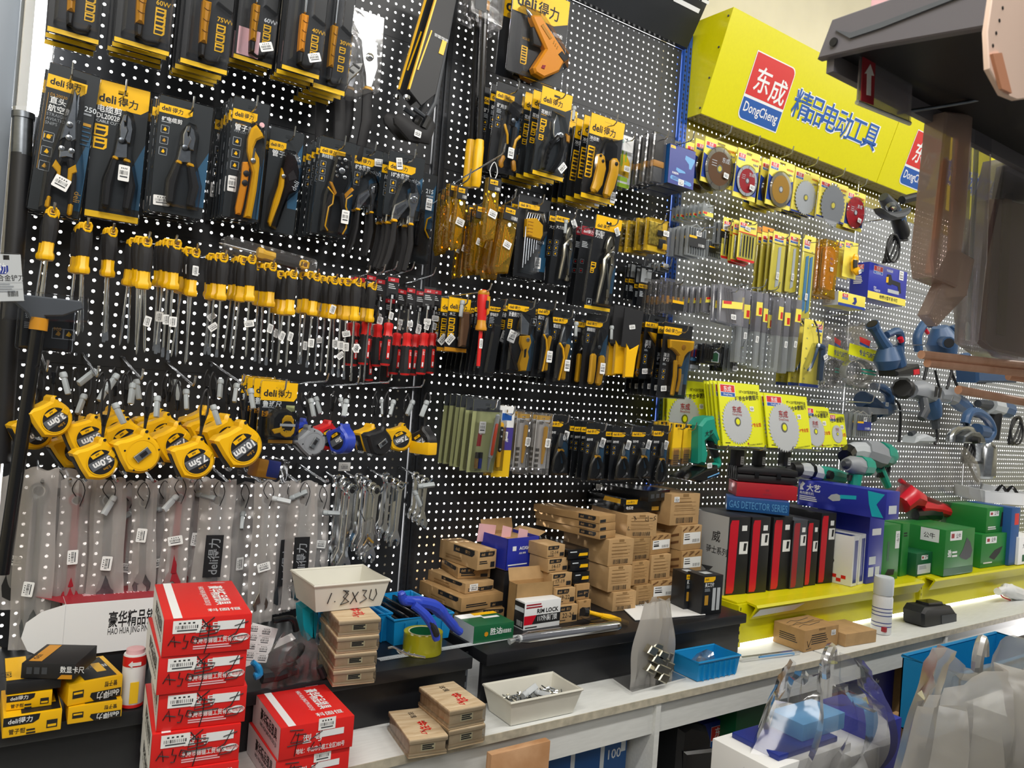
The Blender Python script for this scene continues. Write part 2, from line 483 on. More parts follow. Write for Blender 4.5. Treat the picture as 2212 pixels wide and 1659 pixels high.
def strip_slot(x0,x1,z0,z1,slot):
 """a rectangle less the hanging slot, as rectangles"""
 a0,a1,b0,b1=slot
 if x1 <= a0 or x0>=a1 or z1 <= b0 or z0>=b1: return [(x0,x1,z0,z1)]
 out=[]
 if z1>b1: out.append((x0,x1,b1,z1))
 if z0<b0: out.append((x0,x1,z0,b0))
 m0,m1=max(z0,b0),min(z1,b1)
 if x0<a0: out.append((x0,a0,m0,m1))
 if x1>a1: out.append((a1,x1,m0,m1))
 return out
class Card:
 SU=.5
 """a hang card: printed backing with a hanging slot, prints placed by (u, v) from its top-left corner"""
 def __init__(s,w,h,base='card',slot=True,clear_rim=True,t=.0012,su=None,slotw=.1,part='backing_card',sv=None):
  s.w,s.h,s.k,s.part=w,h,Kit(),part
  su=Card.SU if su is None else su
  s.t=t;zc=h-(sv if sv is not None else min(.018,h*.07));hw=max(.006,w*slotw);cx=(su-.5)*w
  s.zs=zc;s.su=su
  s.slot=(cx-hw,cx+hw,zc-.0042,zc+.0042) if slot else (9,9,9,9)
  m=s.k[part]
  for r in strip_slot(-w/2,w/2,0,h,s.slot):
   m.box(r[0],r[1],-t,0,r[2],r[3],base)
  if clear_rim:
   p=rrect(-w/2-.002,w/2+.002,-.002,h+.002,.006,3)
   s.k['blister'].tube([(a,-t*.5,b) for a,b in p],.0012,'blister',5,closed=True)
  s.lay=0
 def pt(s,u,v): return (-s.w/2+u*s.w,s.h*(1-v))
 def P(s,uv): return [s.pt(*p) for p in uv]
 def y(s): s.lay += 1;return -s.t-.00025-.00006*s.lay
 def rect(s,u0,v0,u1,v1,mat):
  a,b=s.pt(u0,v1),s.pt(u1,v0);y=s.y();m=s.k[s.part]
  for r in strip_slot(a[0],b[0],a[1],b[1],s.slot):
   m.quad((r[0],y,r[2]),(r[1],y,r[2]),(r[1],y,r[3]),(r[0],y,r[3]),mat)
  return s
 def shape(s,uv,mat):
  y=s.y();p=s.P(uv)
  s.k[s.part].add([(a,y,b) for a,b in p],[tuple(range(len(p)))],mat);return s
 def disc(s,u,v,r,mat,r0=0):
  s.k[s.part].disc(s.pt(u,v),r,mat,s.y(),32,r0);return s
 def text(s,u,v,hm,t,mat,al='l',bold=.012,rot=0,wmax=None):
  x,z=s.pt(u,v)
  s.k[s.part].text(t,(x,s.y(),z),X3,Z3,hm,mat,al,bold,wmax,rot);return s
 def lines(s,u,v,n,wm,hm,mat='dim',gap=1.7,seed=3):
  r=random.Random(seed)
  for i in range(n):
   x,z=s.pt(u,v);z -= i*hm*gap;y=s.y();L=wm*r.uniform(.55,1)
   s.k[s.part].quad((x,y,z),(x+L,y,z),(x+L,y,z+hm),(x,y,z+hm),mat)
  return s
 def badge(s,u,v,sz=.016):
  x,z=s.pt(u,v);y=s.y();m=s.k[s.part]
  m.add([(x,y,z),(x+sz,y,z),(x+sz,y,z-sz*.75),(x+sz*.8,y,z-sz*.95),(x,y,z-sz*.95)],[(0,4,3,2,1)],'yel')
  y=s.y();m.quad((x+sz*.1,y,z-sz*.82),(x+sz*.72,y,z-sz*.82),(x+sz*.88,y,z-sz*.5),(x+sz*.1,y,z-sz*.5),'ink')
  m.quad((x+sz*.15,y,z-sz*.34),(x+sz*.8,y,z-sz*.34),(x+sz*.8,y,z-sz*.16),(x+sz*.15,y,z-sz*.16),'ink')
  return s
 def icon(s,u,v,sz=.012,fill='yel'):
  x,z=s.pt(u,v);y=s.y();m=s.k[s.part];t=sz*.07
  for a,b,c,d in ((0,1,0,t/sz),(0,1,1-t/sz,1),(0,t/sz,0,1),(1-t/sz,1,0,1)):
   m.quad((x+a*sz,y,z-d*sz),(x+b*sz,y,z-d*sz),(x+b*sz,y,z-c*sz),(x+a*sz,y,z-c*sz),'dim')
  m.add([(x+sz*.28,y,z-sz*.62),(x+sz*.5,y,z-sz*.2),(x+sz*.72,y,z-sz*.5),(x+sz*.6,y,z-sz*.72)],[(0,3,2,1)],fill)
  return s
 def head(s,v0,v1,u1=.8,u0=0,cut=.1,mat='yel',ink='ink',ts=.62):
  """the yellow maker's tab with its lettering"""
  hh=(v1-v0)
  if u1>=1:
   s.rect(0,v0,1,v1-hh*.22,mat)
   s.shape([(0,v1-hh*.225),(1,v1-hh*.225),(1-cut,v1),(0,v1)],mat)
  else:
   s.shape([(u0,v0),(u1,v0),(u1,v1-hh*.35),(u1-cut,v1),(u0,v1)],mat)
  lo=v0 if u1<1 else max(v0,(1-s.zs/s.h)+.01)
  W_=(u1-u0)*s.w;hh2=v1-lo
  th=min(hh2*s.h*.52,W_*.185)
  x,z=s.pt(u0+(u1-u0)*.07,lo+hh2*.46+th*.5/s.h);y=s.y()
  s.k[s.part].text('deli',(x,y,z),X3,Z3,th,ink,'l',.03,W_*.46)
  wd=min(glyphs('deli',.03)[2]*th/.72,W_*.46)
  s.k[s.part].text('得力',(x+wd+W_*.035,y,z),X3,Z3,th*.86,ink,'l',.02,W_*.38)
  return s
 def blue(s,v0=.45,v1=1,u0=.6):
  return s.shape([(1,v0),(1,v1),(u0+.1,v1),(u0,v0+(v1-v0)*.45)],'cardblue')
 def dome(s,uv,depth=.018,part='blister',film_='blister'):
  s.k[part].poly(s.P(uv),-depth,-s.t-.0004,film_,min(.006,depth*.35),back=False);return s
 def stick(s,u,v,rot=0,y=None,w=.026,h=.018):
  x,z=s.pt(u,v)
  sticker(s.k['price_sticker'],x,z,s.y()-.0004 if y is None else y,rot,w,h);return s
 def finish(s,name,label,cat,group=None):
  root=thing(name,label,cat,group=group);s.k.build(root);return root
def place(TL,BR,d,tilt=0):
 P=at(*TL,d);h=P.z-at(*BR,d).z
 for _ in range(3):
  d2=d-h*math.sin(tilt);Q=at(*BR,d2);h=(P.z-Q.z)/math.cos(tilt)
 return Q.x-P.x,h,Vector(((P.x+Q.x)/2,-d2,Q.z))
def stack(build,TL,BR,d,n,sp,name,cat,desc,hook=True,rise=-.01,ext=.03,jit=.004,rz=0,more='',grp=None,ry=0,tilt=.1,slope=.05,su=.5):
 """n equal hang cards on one hook, the front one filling the given frame of the photo; they lean back a little"""
 w,h,loc=place(TL,BR,d,tilt)
 Card.SU=su
 c=build(w,h)
 dep=-min(v[1] for m in c.k.values() for v in m.v)+max(v[1] for m in c.k.values() for v in m.v)+.001
 sp=max(sp,dep);n=max(1,min(n,int((d-.015)/sp)+1))
 g=grp or (desc+' cards' if n>1 else None)
 root=c.finish(name,(desc+' at the front of its hook' if n>1 else desc)+more,cat,g)
 root.location=loc;root.rotation_euler=(tilt,ry,rz)
 for k in range(1,n):
  dup(root,loc+Vector((RN.uniform(-jit,jit),sp*k,RN.uniform(-jit,jit)*.8+slope*sp*k)),ORD[k]+' '+desc+' from the front',
   (tilt,ry+RN.uniform(-.012,.012),rz+RN.uniform(-.02,.02)))
 if hook:
  top=loc+Vector(((c.su-.5)*w,-math.sin(tilt)*c.zs,math.cos(tilt)*c.zs))
  wire_hook((top.x,top.z),-top.y+ext,rise,desc,drop=-slope*-top.y)
 return root
# printed boxes: x right, y back, z up; prints by face and (u, v) from its lower left corner
FACES={'F': lambda w,d,h: ((-w/2,-d/2,0),X3,Z3,Vector((0,-1,0)),w,h),'T': lambda w,d,h: ((-w/2,-d/2,h),X3,Y3,Z3,w,d),
   'L': lambda w,d,h: ((-w/2,d/2,0),-Y3,Z3,-X3,d,h),'R': lambda w,d,h: ((w/2,-d/2,0),Y3,Z3,X3,d,h)}
class Carton:
 def __init__(s,w,d,h,base='kraft',faces=None,bev=.0015,part='carton',lid=True):
  s.w,s.d,s.h,s.k,s.part=w,d,h,Kit(),part
  s.k[part].box(-w/2,w/2,-d/2,d/2,0,h,base,bev)
  s.lay=0
  for f,m in (faces or {}).items(): s.rect(f,.004,.004,.996,.996,m)
  if lid and base.startswith('kraft') and h>.05:
   s.rect('T',0,.47,1,.53,'kraftd');s.rect('F',.4,.9,.6,.995,'kraftd')
 def fr(s,f):
  O,U,V,N,a,b=FACES[f](s.w,s.d,s.h);s.lay += 1
  return Vector(O)+N*(.00035+s.lay*.00005),Vector(U),Vector(V),a,b
 def rect(s,f,u0,v0,u1,v1,m):
  O,U,V,a,b=s.fr(f)
  q=[O+U*(u*a)+V*(v*b) for u,v in ((u0,v0),(u1,v0),(u1,v1),(u0,v1))]
  s.k[s.part].quad(*q,m);return s
 def shape(s,f,uv,m):
  O,U,V,a,b=s.fr(f)
  s.k[s.part].add([O+U*(u*a)+V*(v*b) for u,v in uv],[tuple(range(len(uv)))],m);return s
 def text(s,f,u,v,hm,t,m,al='l',bold=.012,wmax=None,rot=0):
  O,U,V,a,b=s.fr(f)
  s.k[s.part].text(t,O+U*(u*a)+V*(v*b),U,V,hm,m,al,bold,wmax,rot);return s
 def lines(s,f,u,v,n,wu,hm,m='dim',gap=1.8,seed=5):
  O,U,V,a,b=s.fr(f);r=random.Random(seed)
  for i in range(n):
   q=O+U*(u*a)+V*(v*b-i*hm*gap);L=U*(wu*a*r.uniform(.5,1))
   s.k[s.part].quad(q,q+L,q+L+V*hm,q+V*hm,m)
  return s
 def bars(s,f,u,v,wu,hv,m='ink',n=18,seed=1):
  O,U,V,a,b=s.fr(f)
  bars(s.k[s.part],O+U*(u*a)+V*(v*b),U,V,wu*a,hv*b,m,n,seed);return s
 def scrawl(s,f,pts,m='ink',r=.0009):
  """felt-pen handwriting"""
  O,U,V,a,b=s.fr(f)
  for st in pts:
   s.k[s.part].tube([O+U*(u*a)+V*(v*b) for u,v in st],r,m,4)
  return s
 def stick(s,f,u,v,w=.026,h=.018):
  O,U,V,a,b=s.fr(f);m=s.k['price_sticker'];C=O+U*(u*a)+V*(v*b)
  N=U.cross(V)
  m.quad(C,C+U*w,C+U*w+V*h,C+V*h,'paper')
  C2=C+N*.0003
  for k in range(4): m.quad(*[C2+U*(w*(.2+.16*k+e))+V*(h*g) for e,g in ((0,.72),(.08,.72),(.08,.84),(0,.84))],'ink')
  bars(m,C2+U*w*.1+V*h*.34,U,V,w*.8,h*.26,'ink',12,4)
  m.quad(*[C2+U*(w*e)+V*(h*g) for e,g in ((.15,.16),(.85,.16),(.85,.26),(.15,.26))],'dgrey')
  return s
 def logo(s,f,u0,v0,u1,v1,m='ink',ink='kraft',slant=.1):
  s.shape(f,[(u0,v0),(u1-slant*(u1-u0),v0),(u1,v0+(v1-v0)*.4),(u1,v1),(u0,v1)],m)
  O,U,V,a,b=s.fr(f);W_=(u1-u0)*a;H=(v1-v0)*b
  th=min(H*.5,W_*.18)
  q=O+U*(u0*a+W_*.1)+V*(v0*b+(H-th)/2)
  s.k[s.part].text('deli',q,U,V,th,ink,'l',.02,W_*.42)
  s.k[s.part].text('得力',q+U*W_*.46,U,V,th*.86,ink,'l',.015,W_*.34);return s
 def dc(s,f,u0,v0,u1,v1,rot=False):
  """red over blue maker's sign"""
  s.rect(f,u0-.006,v0-.006,u1+.006,v1+.006,'wht')
  vm=v0+(v1-v0)*.36
  s.rect(f,u0,vm+.006,u1,v1,'sgnred');s.rect(f,u0,v0,u1,vm-.006,'sgnblue')
  O,U,V,a,b=s.fr(f);W_=(u1-u0)*a;H=(v1-v0)*b
  q=O+U*(u0*a+W_*.5)+V*(vm*b+H*.16)
  s.k[s.part].text('东成',q,U,V,H*.36,'wht','c',.01,W_*.8)
  q=O+U*(u0*a+W_*.5)+V*(v0*b+H*.1)
  s.k[s.part].text('DongCheng',q,U,V,H*.17,'wht','c',.01,W_*.84);return s
 def finish(s,name,label,cat,loc=(0,0,0),rz=0,group=None):
  root=thing(name,label,cat,loc,rz,group);s.k.build(root);return root
def foot(FBL,FBR,FTL,z):
 """footing of a box that stands on level z: width, height, heading and front-left corner from three corners of its front face"""
 A,B=atz(*FBL,z),atz(*FBR,z)
 v=B-A;rz=math.atan2(v.y,v.x);w=v.length
 h=at(*FTL,-A.y).z-z
 return w,h,rz,A
def at_corner(A,rz,w,d):
 """centre of a w x d footprint whose front-left corner is A"""
 return A+Vector((math.cos(rz),math.sin(rz),0))*(w/2)+Vector((-math.sin(rz),math.cos(rz),0))*(d/2)
# ---------------------------------------------------------------- the setting and the shelving
ZS=.90           # black base shelf level
ZY=.915          # yellow base shelf level
ZC=.767          # white counter level
ZB0,PH=.876,.332
MODS=[(.055,1.05),(1.092,2.055),(2.098,3.249),(3.251,4.42),(4.422,5.6)]
MLAB=['charcoal perforated pegboard behind the yellow screwdrivers and tape measures','charcoal perforated pegboard behind the pliers cards and cutter packs',
  'pale grey perforated pegboard behind the saw blade packs','pale grey perforated pegboard behind the blue power tools','pale grey perforated pegboard at the far end of the wall']
for i,(x0,x1) in enumerate(MODS):
 dark=i<2
 t=thing('pegboard',MLAB[i],'pegboard',(x0,0,ZB0),group='pegboards')
 top=6
 for k in range(top):
  yel=(not dark) and k==top-1  # pale modules: the yellow sign's reflection is painted into the top panel's colour
  mb=MB();w=x1-x0
  nc=int((w-.006)/.025);off=(w-nc*.025)/2
  pm='board_y_refl' if yel else ('board' if dark else 'board_lt')
  mb.box(-off+.001,w-off-.001,0,.0012,-.010,PH-.011,pm)
  for e in (-.0105,PH-.0175): mb.box(-off+.001,w-off-.001,.0012,.016,e,e+.007,'dgrey' if dark else 'lgrey')
  mb.build('perforated_panel',t,(off,.0008*(k % 2),k*PH+.010))
for i,(x0,x1) in enumerate(MODS):
 mb=MB();mb.quad((x0,.12,ZB0),(x1,.12,ZB0),(x1,.12,ZB0+PH*6+.1),(x0,.12,ZB0+PH*6+.1),'led')
 mb.quad((x0,.13,ZB0),(x1,.13,ZB0),(x1,.13,ZB0+PH*6+.1),(x0,.13,ZB0+PH*6+.1),'wht')
 o=mb.build('backlight_sheet');tag(o,'white backlight sheet of the '+MLAB[i].replace('perforated ',''),'light','backlights')
UPR=[(1.071,'postdark','dark slotted upright between the tape measures and the tester pens'),(2.076,'postblue','blue slotted upright beside the yellow sign')]
for x,m,lab in UPR:
 mb=MB()
 for s in (-1,1):
  a,b=sorted((x+s*.001,x+s*.0195))
  mb.box(a,b,-.012,.04,.05,2.93,m,.002)
  for k in range(56):
   z=.93+k*.035
   c=x+s*.0105
   mb.poly([(c-.0035,z),(c+.0035,z),(c+.0035,z+.007),(c+.0012,z+.009),(c+.0012,z+.015),(c+.0035,z+.017),(c+.0035,z+.024),(c-.0035,z+.024),(c-.0035,z+.017),(c-.0012,z+.015),(c-.0012,z+.009),(c-.0035,z+.007)],-.0125,-.0122,'blk',back=False)
 o=mb.build('slotted_upright');tag(o,lab,'upright post','slotted uprights')
# dark header above the charcoal boards
t=thing('header_sign','black header sign above the charcoal pegboards with white and orange stripe','sign',(1.06,0,2.868))
mb=MB();mb.poly([(0,0),(.02,0),(.32,.5),(0,.5)],-.93,1.0,'headblack',M=Matrix(((0,1,0,0),(-1,0,0,0),(0,0,1,0),(0,0,0,1))))
p0,p1=at(1440,-5,.10)-Vector((1.06,0,2.868)),at(1500,25,.10)-Vector((1.06,0,2.868))
mb.build('sign_box',t)
def onslant(X,v,lift=.002):
 """a point on the leaning front of the black header; v runs up it"""
 return Vector((X-1.06,-.02-.30*v-lift,.5*v))
mb=MB()
U=X3;V=Vector((0,-.30,.5)).normalized()
mb.quad(onslant(1.62,.2),onslant(1.90,.2),onslant(1.90,.225),onslant(1.62,.225),'orange')
mb.quad(onslant(1.91,.2),onslant(2.04,.2),onslant(2.04,.225),onslant(1.91,.225),'wht')
mb.text('NE',onslant(1.965,.27),U,V,.06,'wht','l',.02)
mb.build('lettering',t)
# yellow lettered signs
SG0,SG1=2.622,2.971
def sgn(X,v,lift=.001):
 return Vector((X,-.075-.118*v-lift,(SG1-SG0)*v))
for i,(x0,x1) in enumerate([(2.098,3.262),(3.266,4.44),(4.444,5.6)]):
 t=thing('brand_sign',['yellow lettered sign beside the black header','second yellow lettered sign partly hidden by hanging packs','third yellow lettered sign at the far end of the wall'][i],'sign',(x0,0,SG0),group='yellow signs')
 w=x1-x0
 mb=MB()
 M=Matrix(((0,-1,0,0),(1,0,0,0),(0,0,1,0),(0,0,0,1)))
 mb.add([(0,-.0025,0),(0,-.075,0),(0,-.193,SG1-SG0),(0,-.0025,SG1-SG0+.01),(w,-.0025,0),(w,-.075,0),(w,-.193,SG1-SG0),(w,-.0025,SG1-SG0+.01)],
     [(0,3,2,1),(4,5,6,7),(1,2,6,5),(2,3,7,6),(3,0,4,7)],'sgnpaint')
 mb.build('sign_box',t)
 mb=MB();mb.box(0,w,-.0012,0,.004,.0735,'board_y_refl')
 mb.build('perforated_underside',t,(0,0,-.0005),(PI/2,0,0))
 for k in range(4):
  mb=MB();v=.06+.29*k
  mb.lathe([(.004,0),(.004,.002),(.0025,.003)],'dgrey',8,Matrix.Translation((-.0005,-.075-.118*v+.012,(SG1-SG0)*v)) @ Matrix.Rotation(-PI/2,4,'Y'))
  mb.build('screw',t)
 if i<2:
  mb=MB();V=Vector((0,-.118,SG1-SG0)).normalized()
  L0,L1,z0,z1=[(.185,.415,.10,.74),(.16,.39,.10,.74)][i]
  zm=z0+(z1-z0)*.34
  r=.025
  def rr(xa,xb,va,vb,m,lift,ca=(0,0,0,0)):
   H=(SG1-SG0);pts=[]
   for (cx,cv,a,on) in ((xb,vb,0,ca[0]),(xa,vb,1,ca[1]),(xa,va,2,ca[2]),(xb,va,3,ca[3])):
    if not on: pts.append((cx,cv));continue
    sx=-1 if a in (0,3) else 1;sv=-1 if a in (0,1) else 1
    for k in range(5):
     an=(a+k/4)*PI/2
     pts.append((cx+sx*r+r*math.cos(an),cv+(sv*r+r*math.sin(an))/H))
   mb.add([sgn(a,b,lift) for a,b in pts],[tuple(range(len(pts)))],m)
  rr(L0-.004,L1+.004,z0-.012,z1+.012,'wht',.0012,(1,0,1,0))
  rr(L0,L1,zm+.014,z1,'sgnred',.0018,(1,0,0,0));rr(L0,L1,z0,zm-.014,'sgnblue',.0018,(0,0,1,0))
  mb.text('东',sgn(L0+.03,zm+.09,.0024),X3,V,.07,'wht','l',.012)
  mb.text('成',sgn(L0+.125,zm+.055,.0024),X3,V,.07,'wht','l',.012)
  mb.text('DongCheng',sgn((L0+L1)/2,z0+.075,.0024),X3,V,.036,'wht','c',.012,.2)
  x=L1+.045
  for ch in '精品电动工具':
   mb.text(ch,sgn(x-.002,.33,.0014),X3,V,.086,'wht','l',.03)
   mb.text(ch,sgn(x,.335,.002),X3,V,.083,'sgnblue','l',.008);x += .099
  mb.build('lettering',t)
# walls, ceiling, floor
def struct(name,vs,fs,m):
 mb=MB();mb.add(vs,fs,m);return kind(mb.build(name))
struct('wall_back',[(-1.5,.3,0),(7,.3,0),(7,.3,4.0),(-1.5,.3,4.0)],[(0,1,2,3)],'wallpaint')
struct('wall_right',[(7,.3,0),(7,-5,0),(7,-5,4),(7,.3,4)],[(0,1,2,3)],'wallpaint')
struct('wall_left',[(-1.5,.3,0),(-1.5,-5,0),(-1.5,-5,4),(-1.5,.3,4)],[(0,3,2,1)],'wallpaint')
struct('floor',[(-1.5,-5,0),(7,-5,0),(7,.3,0),(-1.5,.3,0)],[(0,1,2,3)],'floorpaint')
struct('ceiling',[(-1.5,-5,4),(7,-5,4),(7,.3,4),(-1.5,.3,4)],[(0,3,2,1)],'wallpaint')
# black base shelves
for i,(x0,x1) in enumerate([(.022,1.035),(1.075,2.07)]):
 t=thing('base_shelf',['black metal base shelf carrying the boxed locks and blue bins','black metal base shelf carrying the brown tool cartons'][i],'shelf',(x0,0,0),group='black base shelves')
 w=x1-x0
 mb=MB();mb.box(0,w,-.455,-.002,ZS-.03,ZS,'blackshelf',.004);mb.build('shelf_top',t)
 mb=MB();mb.box(.004,w-.004,-.432,-.418,ZC+.001,ZS-.031,'blackshelf',.002);mb.build('kick_panel',t)
 mb=MB();mb.box(w+.002,w+.017,-.41,-.02,ZC+.002,ZS-.02,'mgrey',.002)
 for k in range(4): mb.box(w+.005,w+.012,-.412,-.41,ZC+.025+k*.03,ZC+.04+k*.03,'blk')
 mb.build('side_bracket',t)
# yellow base shelves with folded lip
YL=[(2.105,3.24),(3.26,4.41),(4.43,5.6)]
for i,(x0,x1) in enumerate(YL):
 t=thing('base_shelf',['yellow base shelf carrying the red and black boxes','yellow base shelf carrying the green tool boxes','yellow base shelf at the far end of the wall'][i],'shelf',(x0,0,0),group='yellow base shelves')
 w=x1-x0
 mb=MB();mb.box(0,w,-.385,0,ZY-.006,ZY,'yelpaint',.002);mb.build('shelf_top',t)
 mb=MB();mb.poly([(-.38,ZY),(-.428,ZY-.004),(-.434,ZY-.012),(-.408,ZY-.055),(-.404,ZY-.053),(-.425,ZY-.012),(-.38,ZY-.006)],.045,w-.02,'yelpaint',M=Matrix(((0,1,0,0),(1,0,0,0),(0,0,1,0),(0,0,0,1))))
 mb.build('folded_lip',t)
 mb=MB();mb.box(0.012,w-.012,-.392,-.38,ZC+.012,ZY-.0065,'yelpaint',.001);mb.build('front_panel',t)
 mb=MB();mb.box(-.008,.012,-.40,-.02,ZC+.003,ZY-.0065,'yelpaint',.001)
 for k in range(5): mb.box(.001,.004,-.4007,-.40,ZC+.02+k*.026,ZC+.03+k*.026,'blk')
 mb.build('side_panel',t)
 if i==0:
  mb=MB()
  a=[(.055,-.4345,ZY-.0145),(.30,-.4345,ZY-.0145),(.26,-.4205,ZY-.038),(.04,-.4175,ZY-.042)]
  mb.add([Vector(p)+Vector((0,-.002,-.002)) for p in a],[(0,1,2,3)],'paper');mb.build('torn_label',t)
 mb=MB();mb.box(x0+.03,x1-.03,-.379,-.370,ZC+.002,ZC+.01,'ledw')
 o=mb.build('light_strip');tag(o,['thin white light strip under the yellow shelf behind the brown cartons','thin white light strip under the yellow shelf behind the spray can','thin white light strip under the far yellow shelf'][i],'light','light strips')
# white counter
CAB=[(-.35,2.342),(2.352,5.2)]
for i,(x0,x1) in enumerate(CAB):
 t=thing('counter_cabinet',['white counter cabinet under the black shelves','white counter cabinet under the yellow shelves'][i],'cabinet',(x0,0,0),group='white counter cabinets')
 w=x1-x0
 mb=MB();mb.box(0,w,-.583,-.06,ZC-.02,ZC-.0005,'whitelam',.001);mb.box(0,w,-.5855,-.583,ZC-.02,ZC-.0005,'edge');mb.build('counter_top',t)
 mb=MB();mb.box(.02,w-.02,-.571,-.555,ZC-.105,ZC-.021,'whitelam');mb.build('front_rail',t)
 sides=[.0,.9,1.9,w-.02] if i==0 else [0,.752,1.9,w-.02]
 for k,s in enumerate(sides):
  mb=MB();mb.box(s,s+.018,-.582,-.07,.0,ZC-.0215,'whitelam');mb.build('side_panel',t)
 mb=MB();mb.box(.02,w-.02,-.078,-.07,.0,ZC-.0215,'whitewall');mb.build('back_panel',t)
 mb=MB();mb.box(.02,w-.02,-.56,-.08,.335,.355,'whitelam');mb.build('lower_shelf',t)
area('under_counter_tube_light',(4.6,-.75,.55),(4.4,-.08,.5),.5,.2,7,(1,.97,.97))
# left end: light tube, grey frame and dark post
t=thing('tube_lamp','bright white vertical light tube at the end of the pegboard','lamp',(.062,-.07,2.07))
mb=MB();mb.tube([(0,0,.0),(0,0,.9)],.019,'glowtube',16);mb.build('tube',t)
mb=MB();mb.tube([(-.012,-.012,0),(-.012,-.012,.9)],.034,'clear',16,caps=False);mb.build('clear_cover',t)
t=thing('end_frame','grey steel end frame beside the vertical light tube','frame',(0,0,.9))
mb=MB();mb.box(-.06,.018,-.06,.02,-.0,2.1,'postgrey',.003);mb.build('frame_post',t)
mb=MB();mb.box(-.3,-.065,-.03,.02,0,2.1,'dgrey',.002);mb.build('frame_sheet',t)
MATS['board_y_refl']=MATS['board_y_refl']
# ---------------------------------------------------------------- hang cards on the first charcoal board
def S(c,part,uv,wf,y,dy,m,n=8):
 """a rounded bar on a card; wf = half width as a share of the card's width"""
 w=[q*c.w for q in wf] if isinstance(wf,(list,tuple)) else wf*c.w
 c.k[part].stroke(c.P(uv),w,y,dy,m,n)
def PL(c,part,uv,y0,y1,m,ch=.0015): c.k[part].poly(c.P(uv),y0,y1,m,ch)
def DI(c,part,u,v,r,m,y,r0=0): c.k[part].disc(c.pt(u,v),r,m,y,16,r0)
def RV(c,part,u,v,r,m,y0,y1):
 x,z=c.pt(u,v);c.k[part].lathe([(r,0),(r,y1-y0-.001),(r*.7,y1-y0)],m,12,Matrix.Translation((x,y1,z)) @ Matrix.Rotation(PI/2,4,'X'))
def iron(watt,pink=False):
 def b(w,h):
  c=Card(w,h)
  c.head(0,.12,1);c.rect(0,.965,1,1,'yelcard')
  if pink: c.rect(.06,.72,.62,.955,'pink')
  x0=.40
  PL(c,'handle',[(x0-.09,.52),(x0+.09,.52),(x0+.09,.6),(x0+.07,.7),(x0+.075,.83),(x0-.07,.83),(x0-.085,.7),(x0-.09,.6)],-.026,-.004,'amber' if watt != '40W' else 'orange',.006)
  for v in (.58,.66,.74): c.k['handle'].tube([(*c.pt(x0-.07,v)[:1],-.0265,c.pt(0,v)[1]),(c.pt(x0,v)[0],-.0268,c.pt(0,v+.012)[1]),(c.pt(x0+.07,v+.01)[0],-.0265,c.pt(0,v+.01)[1])],.0007,'brown',4)
  PL(c,'cable_boot',[(x0-.07,.83),(x0+.07,.83),(x0+.06,.93),(x0-.05,.93)],-.022,-.004,'blk',.004)
  c.k['cable_boot'].tube([(c.pt(x0,.92)[0],-.01,c.pt(0,.92)[1]),(c.pt(x0+.15,.945)[0],-.012,c.pt(0,.945)[1]),(c.pt(x0+.35,.93)[0],-.01,c.pt(0,.93)[1]),(c.pt(x0+.4,.88)[0],-.01,c.pt(0,.88)[1])],.0035,'blk',6)
  S(c,'heating_barrel',[(x0,.2),(x0,.5)],.045,-.014,.006,'steel')
  S(c,'copper_tip',[(x0,.14),(x0,.2)],[.01,.025],-.014,.004,'brass')
  c.text(.68,.62,.010,watt,'yel' if not pink else 'wht');c.badge(.68,.64,w*.2);c.badge(.68,.71,w*.2);c.badge(.68,.78,w*.2)
  c.dome([(.1,.1),(.62,.1),(.62,.5),(.96,.55),(.96,.93),(.1,.93)],.03)
  if watt in ('60W','40W'): c.stick(.72,.86,.4,-.031,.03,.02)
  return c
 return b
stack(iron('50W'),(127,-225),(212,97),.24,3,.047,'soldering_iron_pack','soldering iron','first soldering iron pack from the lamp end')
stack(iron('60W '),(272,-190),(364,122),.26,4,.04,'soldering_iron_pack','soldering iron','second soldering iron pack from the lamp end')
stack(iron('75W'),(418,-160),(489,163),.25,4,.04,'soldering_iron_pack','soldering iron','third soldering iron pack from the lamp end')
stack(iron('60W',True),(530,-130),(586,149),.2,3,.04,'soldering_iron_pack','soldering iron','soldering iron pack with a pink slip')
stack(iron('40W'),(636,-110),(688,172),.24,4,.034,'soldering_iron_pack','soldering iron','wide orange forty watt soldering iron pack')
stack(iron('30W'),(708,-100),(743,208),.2,5,.034,'soldering_iron_pack','soldering iron','slim thirty watt soldering iron pack')
